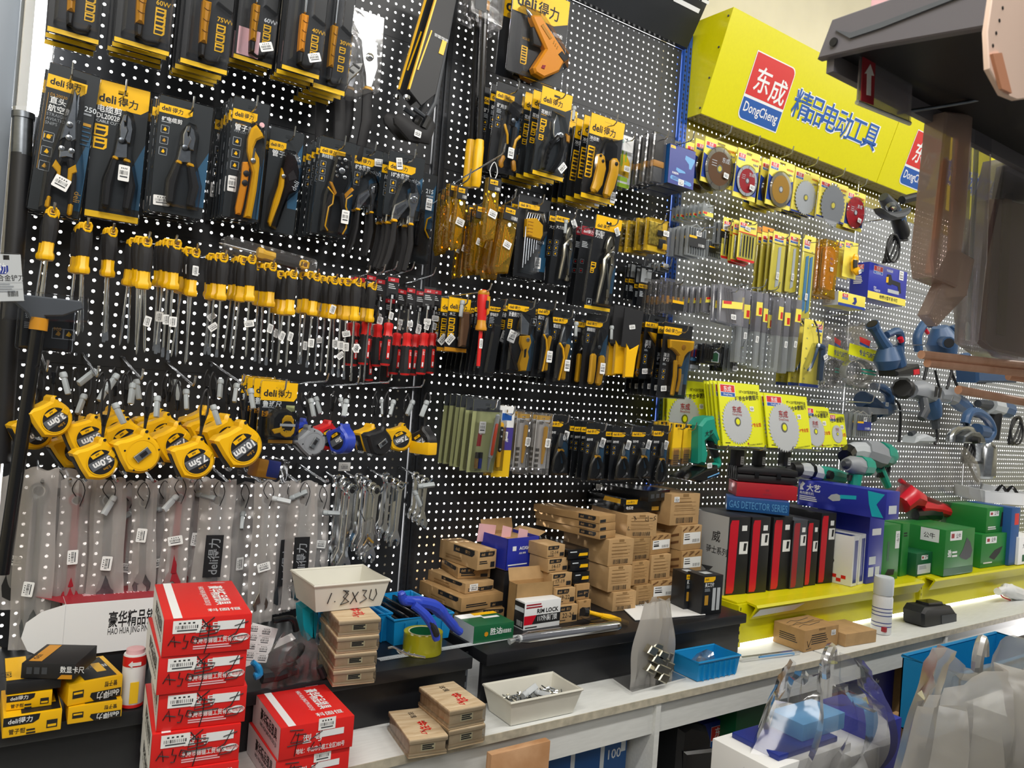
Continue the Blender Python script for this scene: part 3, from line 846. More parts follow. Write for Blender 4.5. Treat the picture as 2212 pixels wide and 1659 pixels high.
def snips(w,h):
 c=Card(w,h,'card2',slotw=.14);c.blue(.4,.95,.78)
 c.head(.075,.165,.77)
 c.text(.1,.215,.006,'DL20030','gold',bold=0);c.text(.1,.26,.011,'直头','wht');c.text(.09,.315,.011,'航空剪','wht')
 c.text(.08,.35,.0065,'STRAIGHT CUT','dim',bold=0);c.text(.08,.38,.0065,'AVIATION','dim',bold=0);c.text(.08,.41,.0065,'SNIPS','dim',bold=0)
 c.rect(.055,.2,.063,.72,'gold');c.icon(.08,.46,.020);c.text(.1,.505,.009,'10"','yel');c.icon(.08,.56,.02);c.icon(.08,.66,.02,'gold')
 c.text(.78,.255,.011,'250','lt');c.lines(.78,.28,1,.022,.004,'dim');c.lines(.8,.37,5,.02,.003,'cardblue',3);c.rect(.8,.335,.96,.355,'gold')
 PL(c,'blade',[(.52,.13),(.6,.17),(.66,.34),(.72,.47),(.62,.5),(.5,.48),(.4,.5),(.42,.42),(.5,.28)],-.014,-.004,'dsteel',.003)
 PL(c,'blade',[(.6,.17),(.64,.15),(.67,.25),(.66,.34)],-.016,-.006,'steel',.002)
 PL(c,'lever_head',[(.42,.48),(.7,.47),(.74,.6),(.66,.64),(.44,.65),(.4,.57)],-.013,-.004,'blk_sh',.003)
 PL(c,'lever_head',[(.55,.42),(.7,.58),(.45,.58)],-.016,-.012,'blk',.0015)
 for u,v in ((.54,.38),(.56,.47),(.46,.555),(.65,.555)): RV(c,'lever_head',u,v,.006,'steel',-.019,-.013)
 PL(c,'lever_head',[(.43,.57),(.68,.55),(.7,.6),(.58,.6),(.44,.62)],-.0175,-.013,'steel',.001)
 S(c,'handle',[(.46,.63),(.36,.74),(.34,.86),(.36,.95)],[.08,.085,.075,.06],-.013,.009,'rub');S(c,'handle',[(.36,.9),(.36,.965)],.055,-.015,.009,'yeltool')
 S(c,'handle#2',[(.66,.62),(.76,.73),(.8,.86),(.8,.98)],[.08,.085,.075,.06],-.013,.009,'rub');S(c,'handle#2',[(.8,.92),(.8,.985)],.055,-.015,.009,'yeltool')
 PL(c,'handle',[(.38,.64),(.5,.68),(.52,.78),(.45,.78),(.44,.72),(.33,.69)],-.024,-.016,'yeltool',.002)
 PL(c,'handle#2',[(.64,.68),(.77,.64),(.82,.69),(.74,.71),(.74,.78),(.66,.77)],-.024,-.016,'yeltool',.002)
 x,z=c.pt(.83,.86);c.k['handle#2'].text('deli',(x,-.0245,z),-Z3,X3,.012,'gold','c')
 c.dome([(.5,.1),(.72,.1),(.8,.45),(.97,.7),(.95,.985),(.2,.985),(.2,.7),(.34,.45)],.028)
 c.stick(.55,.79,-.3,-.029,.03,.026)
 return c
stack(snips,(86,131),(169,470),.17,4,.032,'snips_pack','tin snips','clear pack of black and yellow aviation snips',su=.6,ry=.06)
def cutter(n8):
 def b(w,h):
  c=Card(w,h,'card2',slotw=.09);c.blue(.4,.9,.75)
  if not n8:
   c.head(0,.185,1,cut=.14);c.rect(0,.955,1,1,'yelcard')
   c.text(.06,.225,.012,'电缆剪','wht');c.text(.06,.275,.011,'DL20028','wht',wmax=w*.42);c.text(.06,.305,.006,'CABLE CUTTER','lt',bold=0)
   c.badge(.04,.32,.026);c.badge(.04,.415,.026)
  else:
   c.head(.07,.145,.62);c.text(.06,.21,.008,'8"电缆剪','wht');c.lines(.06,.225,1,.03,.002)
   for k in range(3): c.icon(.06,.25+.095*k,.017,'gold' if k==1 else 'yel')
  o=-.02 if n8 else 0
  PL(c,'jaw',[(.6+o,.21),(.68+o,.24),(.73+o,.31),(.71+o,.42),(.64+o,.42),(.58+o,.39),(.63+o,.33),(.6+o,.3)],-.014,-.005,'dsteel',.002)
  PL(c,'jaw#2',[(.6+o,.21),(.53+o,.22),(.48+o,.3),(.49+o,.38),(.55+o,.43),(.6+o,.4),(.64+o,.33),(.6+o,.295),(.57+o,.31),(.555+o,.27),(.59+o,.27)],-.017,-.006,'steel',.002)
  PL(c,'jaw',[(.46+o,.4),(.56+o,.43),(.66+o,.42),(.68+o,.53),(.42+o,.55)],-.013,-.005,'dsteel',.002)
  RV(c,'jaw#2',.53+o,.41,.006,'dsteel',-.019,-.013)
  S(c,'handle',[(.44+o,.57),(.36+o,.75),(.36+o,.9)],[.07,.1,.08],-.013,.01,'rub');S(c,'handle#2',[(.68+o,.57),(.78+o,.73),(.74+o,.9)],[.07,.1,.08],-.013,.01,'rub')
  S(c,'handle',[(.42+o,.545),(.48+o,.552)],.045,-.014,.009,'yeltool');S(c,'handle#2',[(.63+o,.55),(.71+o,.555)],.045,-.014,.009,'yeltool')
  c.dome([(.56+o,.19),(.7+o,.2),(.78+o,.3),(.76+o,.5),(.92+o,.72),(.9+o,.94),(.24+o,.94),(.24+o,.72),(.4+o,.5),(.44+o,.28)],.026)
  if n8: c.stick(.2,.9,.05,-.003,.034,.022)
  else: c.stick(.62,.65,0,-.027,.022,.034)
  return c
 return b
stack(cutter(0),(209,169),(297,484),.15,2,.03,'cable_cutter_pack','cable cutter','cable cutter pack with broad yellow header')
stack(cutter(1),(347,204),(436,474),.2,6,.029,'cable_cutter_pack','cable cutter','cable cutter pack with small yellow tab',su=.55)
def pipecut(w,h):
 c=Card(w,h,'card2');c.blue(.45,.98,.72)
 c.head(.1,.185,.68);c.disc(.83,.18,.006,'pink')
 c.text(.1,.225,.004,'DL350042','gold',bold=0);c.text(.08,.265,.011,'管子割刀','wht');c.text(.08,.29,.005,'PIPE CUTTER','dim',bold=0)
 for k in range(3): c.icon(.07,.33+.1*k,.019)
 PL(c,'cutter_body',[(.62,.2),(.82,.26),(.86,.29),(.68,.33),(.62,.39),(.7,.43),(.8,.47),(.83,.53),(.82,.75),(.76,.985),(.56,.985),(.6,.9),(.66,.6),(.56,.52),(.46,.43),(.44,.33),(.5,.24)],-.022,-.005,'yeltool',.005)
 PL(c,'cutter_lever',[(.36,.53),(.5,.52),(.56,.56),(.56,.7),(.5,.9),(.46,.97),(.33,.97),(.3,.92),(.38,.7)],-.019,-.006,'orange',.004)
 for u,v in ((.48,.62),(.47,.7)): RV(c,'cutter_lever',u,v,.007,'blk',-.0225,-.018)
 RV(c,'cutter_body',.62,.505,.006,'steel',-.026,-.02)
 PL(c,'blade',[(.6,.4),(.66,.4),(.64,.49),(.58,.5)],-.0235,-.02,'dsteel',0)
 c.dome([(.5,.18),(.86,.22),(.92,.5),(.88,.99),(.2,.99),(.22,.7),(.36,.5),(.4,.28)],.027)
 c.stick(.17,.72,.02,-.003,.02,.036)
 return c
stack(pipecut,(507,207),(556,480),.19,6,.03,'pipe_cutter_pack','pipe cutter','yellow pipe cutter pack')
def pipecut36(w,h):
 c=Card(w,h,'card2');c.blue(.1,.75,.62);c.head(.13,.21,.5);c.text(.1,.27,.012,'管子割刀','wht')
 c.text(.74,.285,.015,'36','lt');c.rect(.72,.31,.95,.34,'dim')
 PL(c,'cutter_body',[(.5,.22),(.72,.24),(.82,.3),(.9,.38),(.92,.5),(.86,.58),(.68,.62),(.5,.82),(.4,.98),(.28,.96),(.3,.88),(.46,.6),(.5,.5),(.4,.4),(.44,.3)],-.024,-.006,'blk_sh',.006)
 PL(c,'cutter_lever',[(.38,.38),(.5,.44),(.52,.56),(.44,.72),(.24,.96),(.16,.92),(.26,.7),(.36,.55)],-.021,-.006,'yeltool',.004)
 RV(c,'cutter_lever',.44,.46,.005,'steel',-.025,-.02)
 PL(c,'cutter_body',[(.55,.44),(.7,.38),(.84,.46),(.6,.5)],-.026,-.023,'blk',.001)
 x,z=c.pt(.83,.58);c.k['cutter_body'].text('deli',(x,-.0245,z),Vector((.3,0,.95)),Vector((-.95,0,.3)),.013,'lt','l')
 c.dome([(.4,.2),(.75,.2),(.97,.36),(.97,.56),(.6,.7),(.4,.99),(.1,.96),(.1,.7),(.3,.45)],.028)
 return c
stack(pipecut36,(586,272),(633,508),.135,3,.03,'pipe_cutter_pack','pipe cutter','black pipe cutter pack with yellow lever',su=.55)
def crimper(w,h):
 c=Card(w,h,'card2');c.blue(.35,.95,.8);c.head(.11,.175,.72)
 c.text(.06,.21,.007,'剥线钳','lt');[c.icon(.05,.25+.075*k,.014) for k in range(3)]
 PL(c,'crimper_head',[(.42,.17),(.7,.16),(.8,.2),(.84,.42),(.76,.52),(.68,.6),(.48,.6),(.4,.5),(.34,.4),(.38,.26)],-.018,-.005,'blk_sh',.004)
 for u,v,r in ((.5,.2,.004),(.66,.2,.005),(.46,.28,.004),(.72,.27,.004),(.6,.32,.008),(.48,.38,.004),(.7,.38,.005),(.58,.24,.003),(.44,.34,.003)): RV(c,'crimper_head',u,v,r,'steel',-.021,-.017)
 S(c,'handle',[(.44,.56),(.34,.72),(.32,.86),(.36,.96)],[.09,.1,.1,.09],-.014,.01,'rub');S(c,'handle#2',[(.7,.56),(.82,.72),(.82,.86),(.76,.96)],[.09,.1,.1,.09],-.014,.01,'rub')
 for p,uv in (('handle',[(.24,.52),(.42,.58),(.42,.68),(.32,.72),(.28,.92),(.36,.96)]),('handle#2',[(.94,.55),(.8,.6),(.8,.68),(.88,.74),(.88,.9),(.8,.97)])):
  S(c,p,uv,.022,-.025,.002,'yeltool',6)
 PL(c,'handle',[(.26,.46),(.34,.46),(.5,.56),(.46,.59)],-.027,-.02,'amber',.001);PL(c,'handle#2',[(.98,.49),(.9,.47),(.72,.56),(.76,.6)],-.027,-.02,'amber',.001)
 c.dome([(.38,.14),(.8,.14),(.92,.42),(.98,.6),(.98,.985),(.16,.985),(.16,.6),(.3,.4)],.029)
 c.stick(.8,.79,0,-.03,.02,.034)
 return c
stack(crimper,(695,293),(746,515),.16,5,.031,'crimper_pack','crimping tool','black studded crimping tool pack')
def pump(size,num,big=1):
 def b(w,h):
  c=Card(w,h,'card2');c.blue(.3,.85,.6);c.head(.17,.3,.76)
  c.text(.1,.39,.011,size+'水泵钳','wht',wmax=w*.5);c.text(.7,.44,.012,num,'lt');c.icon(.1,.44,.016);c.icon(.1,.56,.016)
  PL(c,'jaw',[(.38,.48),(.52,.42),(.72,.46),(.84,.58),(.78,.64),(.82,.74),(.76,.9),(.62,.98),(.62,1.1),(.72,1.1),(.8,.98),(.86,.8),(.9,.6),(.76,.44),(.56,.38),(.42,.42)],-.018,-.006,'steel',.003)
  PL(c,'jaw',[(.62,.6),(.84,.56),(.88,.72),(.82,.86),(.8,1.1),(.66,1.1),(.66,.86),(.58,.74)],-.02,-.006,'steel',.003)
  PL(c,'jaw#2',[(.24,.84),(.56,.7),(.66,.8),(.36,1.08),(.2,1.08),(.2,.98)],-.015,-.004,'steel',.003);PL(c,'jaw#2',[(.3,.9),(.52,.78),(.56,.8),(.34,.98)],-.016,-.0145,'dgrey',0)
  RV(c,'jaw',.72,.7,.009,'chrome',-.026,-.018)
  S(c,'handle',[(.3,1.12),(.3,1.4),(.24,1.66),(.14,1.85)],[.07,.085,.085,.06],-.012,.009,'rub');S(c,'handle',[(.23,1.085),(.33,1.085)],.05,-.012,.009,'yeltool')
  S(c,'handle#2',[(.74,1.12),(.8,1.4),(.76,1.66),(.7,1.85)],[.07,.085,.085,.06],-.015,.009,'rub');S(c,'handle#2',[(.7,1.09),(.78,1.09)],.05,-.015,.009,'yeltool')
  c.dome([(.34,.36),(.8,.38),(.94,.6),(.92,.99),(.14,.99),(.14,.8)],.029)
  if num=='200': c.stick(.88,.2,.1,-.004,.028,.02)
  else: c.stick(.28,.17,.2,-.004,.018,.03)
  return c
 return b
stack(pump('8"','200'),(766,313),(814,452),.11,2,.032,'pump_pliers_pack','water pump pliers','smaller water pump pliers pack')
stack(pump('10"','250'),(843,325),(902,477),.17,4,.032,'pump_pliers_pack','water pump pliers','larger water pump pliers pack')
def card215(w,h):
 c=Card(w,h,'card2');c.blue(.1,.6,.5);c.disc(.2,.09,.004,'lt');c.text(.45,.21,.012,'215','lt');c.rect(.5,.23,.9,.25,'dim')
 c.stick(.7,.33,0,-.003,.02,.034)
 S(c,'handle',[(.3,.45),(.15,.6),(.2,.8)],.09,-.01,.008,'rub');S(c,'handle#2',[(.8,.47),(.6,.5),(.55,.62),(.8,.7)],.04,-.014,.003,'yeltool')
 c.dome([(.1,.4),(.9,.4),(.9,.96),(.1,.96)],.022);return c
stack(card215,(907,371),(921,573),.06,1,.02,'pliers_pack','pliers','narrow pliers pack marked two hundred fifteen beside the upright',hook=False)
def big_pump(k):
 P=at(790-40*k,120,.09-.04*k)
 t=thing('water_pump_pliers',['large silver water pump pliers with black grips hanging below the header','second large water pump pliers behind the front pair'][k],'water pump pliers',P,group='large water pump pliers')
 K=Kit();M=lambda x,y: ((x)/1000,(y)/1000)
 K['jaw'].poly([M(-45,120),M(-5,105),M(30,30),M(38,-35),M(28,-80),M(22,-108),M(-2,-108),M(-6,-70),M(-20,-20),M(-30,40),M(-60,80)],-.018,-.006,'steel',.004)
 K['jaw#2'].poly([M(-92,-100),M(-40,-40),M(-10,-30),M(-18,-60),M(-50,-100),M(-68,-150),M(-92,-150)],-.014,-.002,'chrome',.004)
 for q in range(3): K['jaw#2'].tube([(-.085+q*.018,-.016,-.085+q*.02),(-.06+q*.018,-.016,-.095+q*.02)],.003,'dgrey',5)
 K['jaw'].lathe([(.013,0),(.013,.004),(.008,.007)],'chrome',14,Matrix.Translation((.005,-.018,-.01)) @ Matrix.Rotation(PI/2,4,'X'))
 K['handle'].stroke([M(-80,-160),M(-72,-260),M(-70,-370)],[.018,.019,.015],-.008,.01,'rub');K['handle'].stroke([M(-90,-153),M(-70,-153)],.008,-.008,.011,'yeltool')
 K['handle#2'].stroke([M(10,-118),M(14,-220),M(-4,-345)],[.018,.019,.015],-.012,.01,'rub');K['handle#2'].stroke([M(0,-112),M(20,-112)],.008,-.012,.011,'yeltool')
 K['clear_bag'].poly([M(-100,130),M(45,130),M(48,-110),M(-40,-160),M(-100,-160)],-.024,.004,'bag',.004)
 K.build(t)
 t.scale=(.82,1,.82)
big_pump(0);big_pump(1)
def hacksaw():
 for k in range(2):
  P=at(905-22*k,205,.16-.05*k)
  t=thing('hacksaw',['carded hacksaw with yellow edged sleeve beside the dark upright','second hacksaw hanging behind the front carded hacksaw'][k],'hacksaw',P,group='hacksaws')
  t.rotation_euler=(0,.12,0)
  K=Kit()
  K['sleeve'].poly([(-.035,0),(.01,-.028),(.045,.02),(.055,.33),(-.0,.33),(-.03,.06)],-.006,.0,'blk',.001)
  K['sleeve'].poly([(-.036,0),(-.031,0),(.002,.33),(-.003,.33)],-.0075,.001,'yel',.0005)
  K['sleeve'].poly([(-.022,.06),(-.018,.06),(.0,.18),(-.004,.18)],-.0078,-.006,'yel',0)
  K['sleeve'].poly([(.03,.13),(.045,.13),(.048,.17),(.034,.17)],-.0078,-.006,'yel',0)
  for q in range(3): K['sleeve'].text('钢锯',(.008+q*.012,-.0072,.17+.0*q),X3,Z3,.007,'wht')
  K['frame'].tube([(.05,.004,.33),(.052,.004,.0),(.035,.004,-.05),(-.005,.004,-.04)],.007,'dgrey',8)
  K['wing_nut'].lathe([(.004,-.008),(.009,-.004),(.009,.004),(.004,.008)],'chrome',10,Matrix.Translation((-.034,-.003,-.022)))
  K['handle'].stroke([(.045,-.06),(.04,-.1),(.0,-.105),(-.045,-.085)],[.02,.026,.026,.02],.002,.014,'rub')
  K['handle'].tube([(.04,-.002,-.05),(.03,-.002,-.085)],.012,'blk_sh',8)
  if k==0: sticker(K['price_sticker'],.012,-.108,-.0135,0,.02,.018)
  K.build(t)
hacksaw()
# ---------------------------------------------------------------- yellow and black screwdrivers
def screwdriver_mesh(root,blade,flat_tip,r=.0158):
 K=Kit()
 g=K['grip']
 n=10
 prof=[(.0135,-.004),(.0165,-.018),(.0172,-.04),(.0155,-.06),(.0142,-.074)]
 g.lathe([(a*r/.0158,z) for a,z in prof],'rub',n)
 h=K['hanging_cap']
 h.lathe([(.006,.008),(.0125,.004),(.0142,-.004),(.0135,-.012)],'yel',n)
 h.tube([(-.0075,-.0105,-.009),(-.0085,-.0115,.003),(-.006,-.0125,.008),(.006,-.0125,.008),(.0085,-.0115,.003),(.0075,-.0105,-.009),(.004,-.014,-.013),(-.004,-.014,-.013)],.0034,'yel',6,closed=True)
 h.lathe([(.0045,0),(.0045,.0015)],'brown',8,Matrix.Translation((0,-.0125,.0)) @ Matrix.Rotation(PI/2,4,'X'))
 c=K['collar']
 c.lathe([(.0132,-.070),(.0130,-.098),(.0165,-.104),(.0168,-.112),(.0145,-.117),(.006,-.119)],'yel',8)
 s=K['blade']
 if flat_tip:
  s.tube([(0,0,-.117),(0,0,-.117-blade*.86)],.0033,'steel',8)
  z0=-.117-blade*.86;z1=-.117-blade
  s.add([(-.0033,-.002,z0),(.0033,-.002,z0),(.0033,.002,z0),(-.0033,.002,z0),(-.0045,-.0006,z1+.004),(.0045,-.0006,z1+.004),(.0045,.0006,z1+.004),(-.0045,.0006,z1+.004),(-.0035,-.0003,z1),(.0035,-.0003,z1),(.0035,.0003,z1),(-.0035,.0003,z1)],
     [(0,1,5,4),(1,2,6,5),(2,3,7,6),(3,0,4,7),(4,5,9,8),(5,6,10,9),(6,7,11,10),(7,4,8,11),(8,9,10,11)],'steel')
 else:
  s.tube([(0,0,-.117),(0,0,-.117-blade+.012),(0,0,-.117-blade+.006),(0,0,-.117-blade)],[.0032,.0032,.0026,.0006],'steel',8)
 return K
SCREWS=[(115,446,4,.1),(187,478,4,.12),(242,489,3,.13),(318,508,6,.125),(376,514,5,.14),(421,531,4,.14),(482,545,4,.12),(540,549,4,.12),(585,563,3,.13),(631,581,4,.115),(680,583,3,.12),(720,594,3,.13),(767,598,4,.14),(803,605,2,.15)]
WORD=['first','second','third','fourth','fifth','sixth','seventh','eighth','ninth','tenth','eleventh','twelfth','thirteenth','fourteenth']
protos={}
for i,(x,y,n,bl) in enumerate(SCREWS):
 d=.075+.042*n
 P=at(x,y+12,d)
 key=(round(bl,3),i % 2)
 for k in range(n):
  lab=(f'yellow and black screwdriver at the front of the {WORD[i]} screwdriver hook' if k==0 else f'{ORD[k]} yellow and black screwdriver along the {WORD[i]} screwdriver hook')
  loc=P+Vector((RN.uniform(-.003,.003),.044*k,.11*.044*k+RN.uniform(-.003,.002)))
  rot=(RN.uniform(-.02,.02),RN.uniform(-.07,.07) if k else RN.uniform(-.03,.03),RN.uniform(-.3,.3))
  if key not in protos:
   t=thing('screwdriver',lab,'screwdriver',loc,group='screwdrivers',rot=rot)
   screwdriver_mesh(t,bl*1.3,i % 2==0).build(t);protos[key]=t;t.scale=(.82,)*3
  else: t=dup(protos[key],loc,lab,rot)
  if RN.random()<.4 or k==0:
   if RN.random()<.75:
    mb=MB();zz=RN.choice((-.05,-.07,-.09,-.2,-.225,-.18)) if k==0 else RN.uniform(-.15,-.24)
    sticker(mb,0,0,0,RN.choice((.2,-.35,1.3,1.57,.7)),.026,.018)
    o=mb.build('price_sticker',t,(0,-.0178,zz),(0,0,RN.uniform(-.4,.4)))
 wire_hook((P.x,P.z+.0),d+.012,.0,f'{WORD[i]} row of yellow screwdrivers',.014,.0026,drop=-.11*d)
# a pair in a clear bag on top of the row
t=thing('screwdriver','bagged yellow and black screwdriver lying flat on top of the row','screwdriver',at(655,573,.13),rot=(0,PI/2+.10,0))
K=screwdriver_mesh(t,.09,False);K['clear_bag'].poly(rrect(-.02,.02,-.20,.03,.01),-.02,.02,'bag',.006)
K.build(t)
# ---------------------------------------------------------------- red-handled screwdrivers hanging blade up from black tags
REDS=[(800,603,755,.0),(830,605,782,.0),(862,608,800,.0),(885,620,823,.0),(905,612,843,.01),(925,618,868,0),(935,622,893,0)]
RT=[(768,700,.11),(792,697,.14),(816,703,.1),(840,700,.15),(858,722,.1),(880,722,.15),(900,725,.11),(918,722,.15),(934,722,.12),(800,735,.075),(836,742,.06),(760,700,.08)]
for i,(x,y,d) in enumerate(RT):
 P=at(x,y,d)
 lab=f'{WORD[i]} red and black screwdriver hung handle down from a black tag' if i<9 else ['red and black screwdriver deep behind the third red one','red and black screwdriver deep behind the fifth red one','red and black screwdriver half hidden beside yellow blades'][i-9]
 if i==0:
  t=thing('screwdriver',lab,'screwdriver',P,group='red screwdrivers')
  K=Kit()
  K['collar'].lathe([(.006,.004),(.0125,.001),(.0135,-.006),(.0115,-.014),(.0118,-.026),(.0145,-.034)],'red',8)
  K['grip'].lathe([(.0145,-.032),(.0135,-.045),(.0155,-.07),(.0165,-.09),(.014,-.106),(.009,-.11)],'rub',10)
  K['grip'].lathe([(.0143,-.104),(.0125,-.111),(.006,-.1125)],'red',10)
  K['grip'].box(-.004,.004,-.0172,-.014,-.094,-.042,'red',.001)
  K['grip'].text('deli',(-.0024,-.0174,-.048),-Z3,X3,.0055,'wht','l',0);K['grip'].box(-.002,.002,-.0176,-.017,-.09,-.078,'wht')
  K['blade'].tube([(0,0,0),(0,0,.09)],.003,'steel',8)
  m=K['hang_tag']
  m.box(-.016,.016,-.004,-.003,.075,.13,'blk');m.box(-.009,.009,-.006,.002,.068,.083,'blk_sh',.001)
  m.quad((-.015,-.0042,.113),(.015,-.0042,.113),(.015,-.0042,.124),(-.015,-.0042,.124),'crimson');m.text('deli',(-.008,-.0044,.1155),X3,Z3,.006,'wht','l',0)
  for q in range(3): m.quad(*[(a,-.0043,.095+.005*q+b) for a,b in ((-.012,0),(.008-.003*q,0),(.008-.003*q,.002),(-.012,.002))],'lt')
  m.quad((-.003,-.0062,.068),(.003,-.0062,.068),(.003,-.0062,.078),(-.003,-.0062,.078),'lgrey')
  K.build(t);p=t
 else: t=dup(p,P,lab,(0,RN.uniform(-.04,.04),RN.uniform(-.5,.5)))
 if i % 2==0 or i>3:
  mb=MB();sticker(mb,0,0,0,RN.choice((0,.5,1.4)),.02,.016);mb.build('price_sticker',t,(.002,-.006,RN.uniform(.012,.05)),(0,0,RN.uniform(-.5,.5)))
for i,(x,y) in enumerate([(790,600),(822,597),(848,590),(884,591),(930,603)]):
 P=at(x,y,.16);wire_hook((P.x,P.z),.17,.01,f'red screwdriver tags, {WORD[i]} such hook',.02)
# ---------------------------------------------------------------- tape measures on wrist straps
def sec_tag(mb,P,dirn,s=1.0,m='tag'):
 """grey hammer-shaped security tag: a flat body under a round head"""
 d=Vector(dirn).normalized();a=d.orthogonal().normalized();b=d.cross(a)
 M=Matrix((a,b,d)).transposed().to_4x4();M.translation=Vector(P)
 mb.lathe([(.006*s,0),(.0075*s,.004*s),(.0072*s,.011*s),(.0055*s,.013*s)],m,12,M)
 mb.box(-.0065*s,.0065*s,-.0045*s,.0045*s,.012*s,.046*s,m,.0025*s,M)
def tape_body(K,R,size,length,back=False,body='yel',T=.034):
 o=[(-.42,.9),(-.2,1.02),(-.16,1.22),(-.02,1.34),(.16,1.3),(.3,1.02)]+[(math.cos(a),math.sin(a)) for a in [math.radians(66-14*k) for k in range(1,13)]]
 o += [(-.62,-.92),(-1.0,-.35),(-1.22,.05),(-1.42,.42),(-1.2,.62),(-.8,.72)]
 pts=[(x*R,z*R) for x,z in o]
 K['case'].poly(pts,-T/2,T/2,body,R*.16)
 K['case'].disc((.08*R,1.2*R),R*.09,'blk',-T/2-.0003,10)
 K['mouth'].poly([(-1.3*R,.3*R),(-.6*R,-.9*R),(-.7*R,-.96*R),(-1.38*R,.2*R)],-T*.3,T*.3,'blk',.001)
 K['tape_hook'].poly([(-.66*R,-.86*R),(-.5*R,-1.02*R),(-.62*R,-1.14*R),(-.8*R,-.94*R)],-T*.28,T*.28,'steel',.001)
 y=-T/2
 if back:
  K['case'].disc((0,0),R*.78,body,y-.0006,28,R*.74)
  c,s_=math.cos(.75),math.sin(.75)
  q=[(-.42,-.2),(.42,-.2),(.42,.2),(-.42,.2)]
  K['belt_clip'].poly([((a*c-b*s_)*R,(a*s_+b*c)*R) for a,b in q],y-.006,y-.001,'steel',.001)
  q=[(-.14,-.11),(.24,-.11),(.24,.11),(-.14,.11)]
  K['belt_clip'].poly([((a*c-b*s_)*R,(a*s_+b*c)*R) for a,b in q],y-.0066,y-.006,'blk')
  for a in (20,75,170,-60,-110): K['case'].disc((.88*R*math.cos(math.radians(a)),.88*R*math.sin(math.radians(a))),R*.055,'blk',y-.0006,8)
 else:
  K['case'].disc((0,0),R*.74,body,y-.0012,32,R*.68)
  K['case'].disc((0,0),R*.68,'blk',y-.0016,32)
  an=math.radians(213);c,s_=math.cos(an),math.sin(an)
  U=Vector((c,0,s_));V=Vector((-s_,0,c))
  band=[Vector((0,y-.0019,0))+U*(a*R)+V*(b*R) for a,b in ((-.64,-.24),(.64,-.24),(.62,.26),(-.62,.26))]
  K['case'].quad(*band,'mgrey')
  K['case'].text(size,Vector((0,y-.0022,0))-U*R*.52-V*R*.12,U,V,R*.36,'wht','l',.04,R*1.12)
  K['case'].text(length,Vector((0,y-.0022,0))-U*R*.3+V*R*.36,U,V,R*.15,'gold','l',.01,R*.6)
  q=[Vector((0,y-.0022,0))+U*(a*R)+V*(b*R) for a,b in ((-.3,-.58),(.34,-.58),(.3,-.36),(-.34,-.36))]
  K['case'].quad(*q,'yel');K['case'].text('deli',q[0]+U*R*.18+V*R*.06+Vector((0,-.0002,0)),U,V,R*.11,'ink','l',.02)
  q=[(.28,.42),(.62,.2),(.74,.5),(.42,.68)]
  K['lock_button'].poly([(a*R,b*R) for a,b in q],y-.004,y-.0015,body,.001)
def tape_measure(x,y,d,R,size,length,lab,hook_y,back=False,rz=.25,tagdir=(.3,-.3,-1),tags=1,body='yel',grp='tape measures on wrist straps',T=.034,ry=0):
 P=at(x,y,d)
 t=thing('tape_measure',lab,'tape measure',P,group=grp,rot=(0,ry,rz))
 K=Kit();tape_body(K,R,size,length,back,body,T)
 ztop=at(x,hook_y,d).z-P.z
 e=Vector((.08*R,-T*.1,1.22*R))
 for s in (-.0035,.0035):
  K['wrist_strap'].tube(spline([e,e+Vector((s*.6,0,.03)),e+Vector((s*2.2,0,.06)),Vector((e.x+s*1.8,s,ztop-.01)),Vector((e.x+s*.3,s,ztop+.002))],4),.0024,'blk',6)
 K['wrist_strap'].tube([e+Vector((0,0,.028)),e+Vector((0,0,.05))],.0048,'blk_sh',8)
 for q in range(tags):
  sec_tag(K['security_tag'],e+Vector((.012-.03*q,-.012,min(.075,ztop*.55)+.02*q)),(tagdir[0]-.5*q,tagdir[1],tagdir[2]),1.0)
 K.build(t)
 return t
TM=[(110,905,.24,.036,'3.0m','2.0m','three metre yellow tape measure beside the black pole',806,0,1,2),(72,935,.15,.034,'3.0m','2.0m','yellow tape measure behind the three metre one',800,0,0,3),
   (190,946,.21,.038,'5.0m','2.0m','five metre yellow tape measure higher of the two lettered ones',803,0,2,4),(160,972,.14,.037,'5.0m','2.0m','yellow tape measure half hidden behind the upper five metre one',797,0,1,5),(170,945,.09,.036,'5.0m','2.0m','yellow tape measure deepest on the second strap hook',792,0,0,6),
   (212,996,.27,.037,'5.0m','2.0m','five metre yellow tape measure lowest on the second strap hook',820,0,1,2),
   (300,980,.27,.040,'','','yellow tape measure showing its steel belt clip',822,1,1,7),(270,952,.2,.04,'5.0m','2.6m','yellow tape measure just behind the one showing its clip',808,0,2,2),(252,935,.14,.039,'5.0m','2.6m','third yellow tape measure behind the one showing its clip',800,0,1,4),(240,925,.08,.038,'5.0m','2.6m','deepest yellow tape measure behind the one showing its clip',795,0,0,4),
   (420,994,.27,.040,'7.5m','2.6m','seven and a half metre yellow tape measure',840,0,1,1),(374,960,.2,.04,'7.5m','2.6m','yellow tape measure just behind the seven and a half metre one',822,0,1,2),(352,938,.14,.039,'7.5m','2.6m','third yellow tape measure behind the seven and a half metre one',808,0,1,1),(336,928,.08,.038,'7.5m','2.6m','deepest yellow tape measure behind the seven and a half metre one',800,0,1,1),
   (520,965,.27,.046,'10.0m','2.6m','ten metre yellow tape measure beside the carded tape',834,0,1,3),(482,948,.2,.044,'10.0m','2.6m','yellow tape measure just behind the ten metre one',815,0,1,1),(455,935,.14,.043,'10.0m','2.6m','third yellow tape measure behind the ten metre one',805,0,1,2),(438,925,.08,.042,'10.0m','2.6m','deepest yellow tape measure behind the ten metre one',800,0,0,1)]
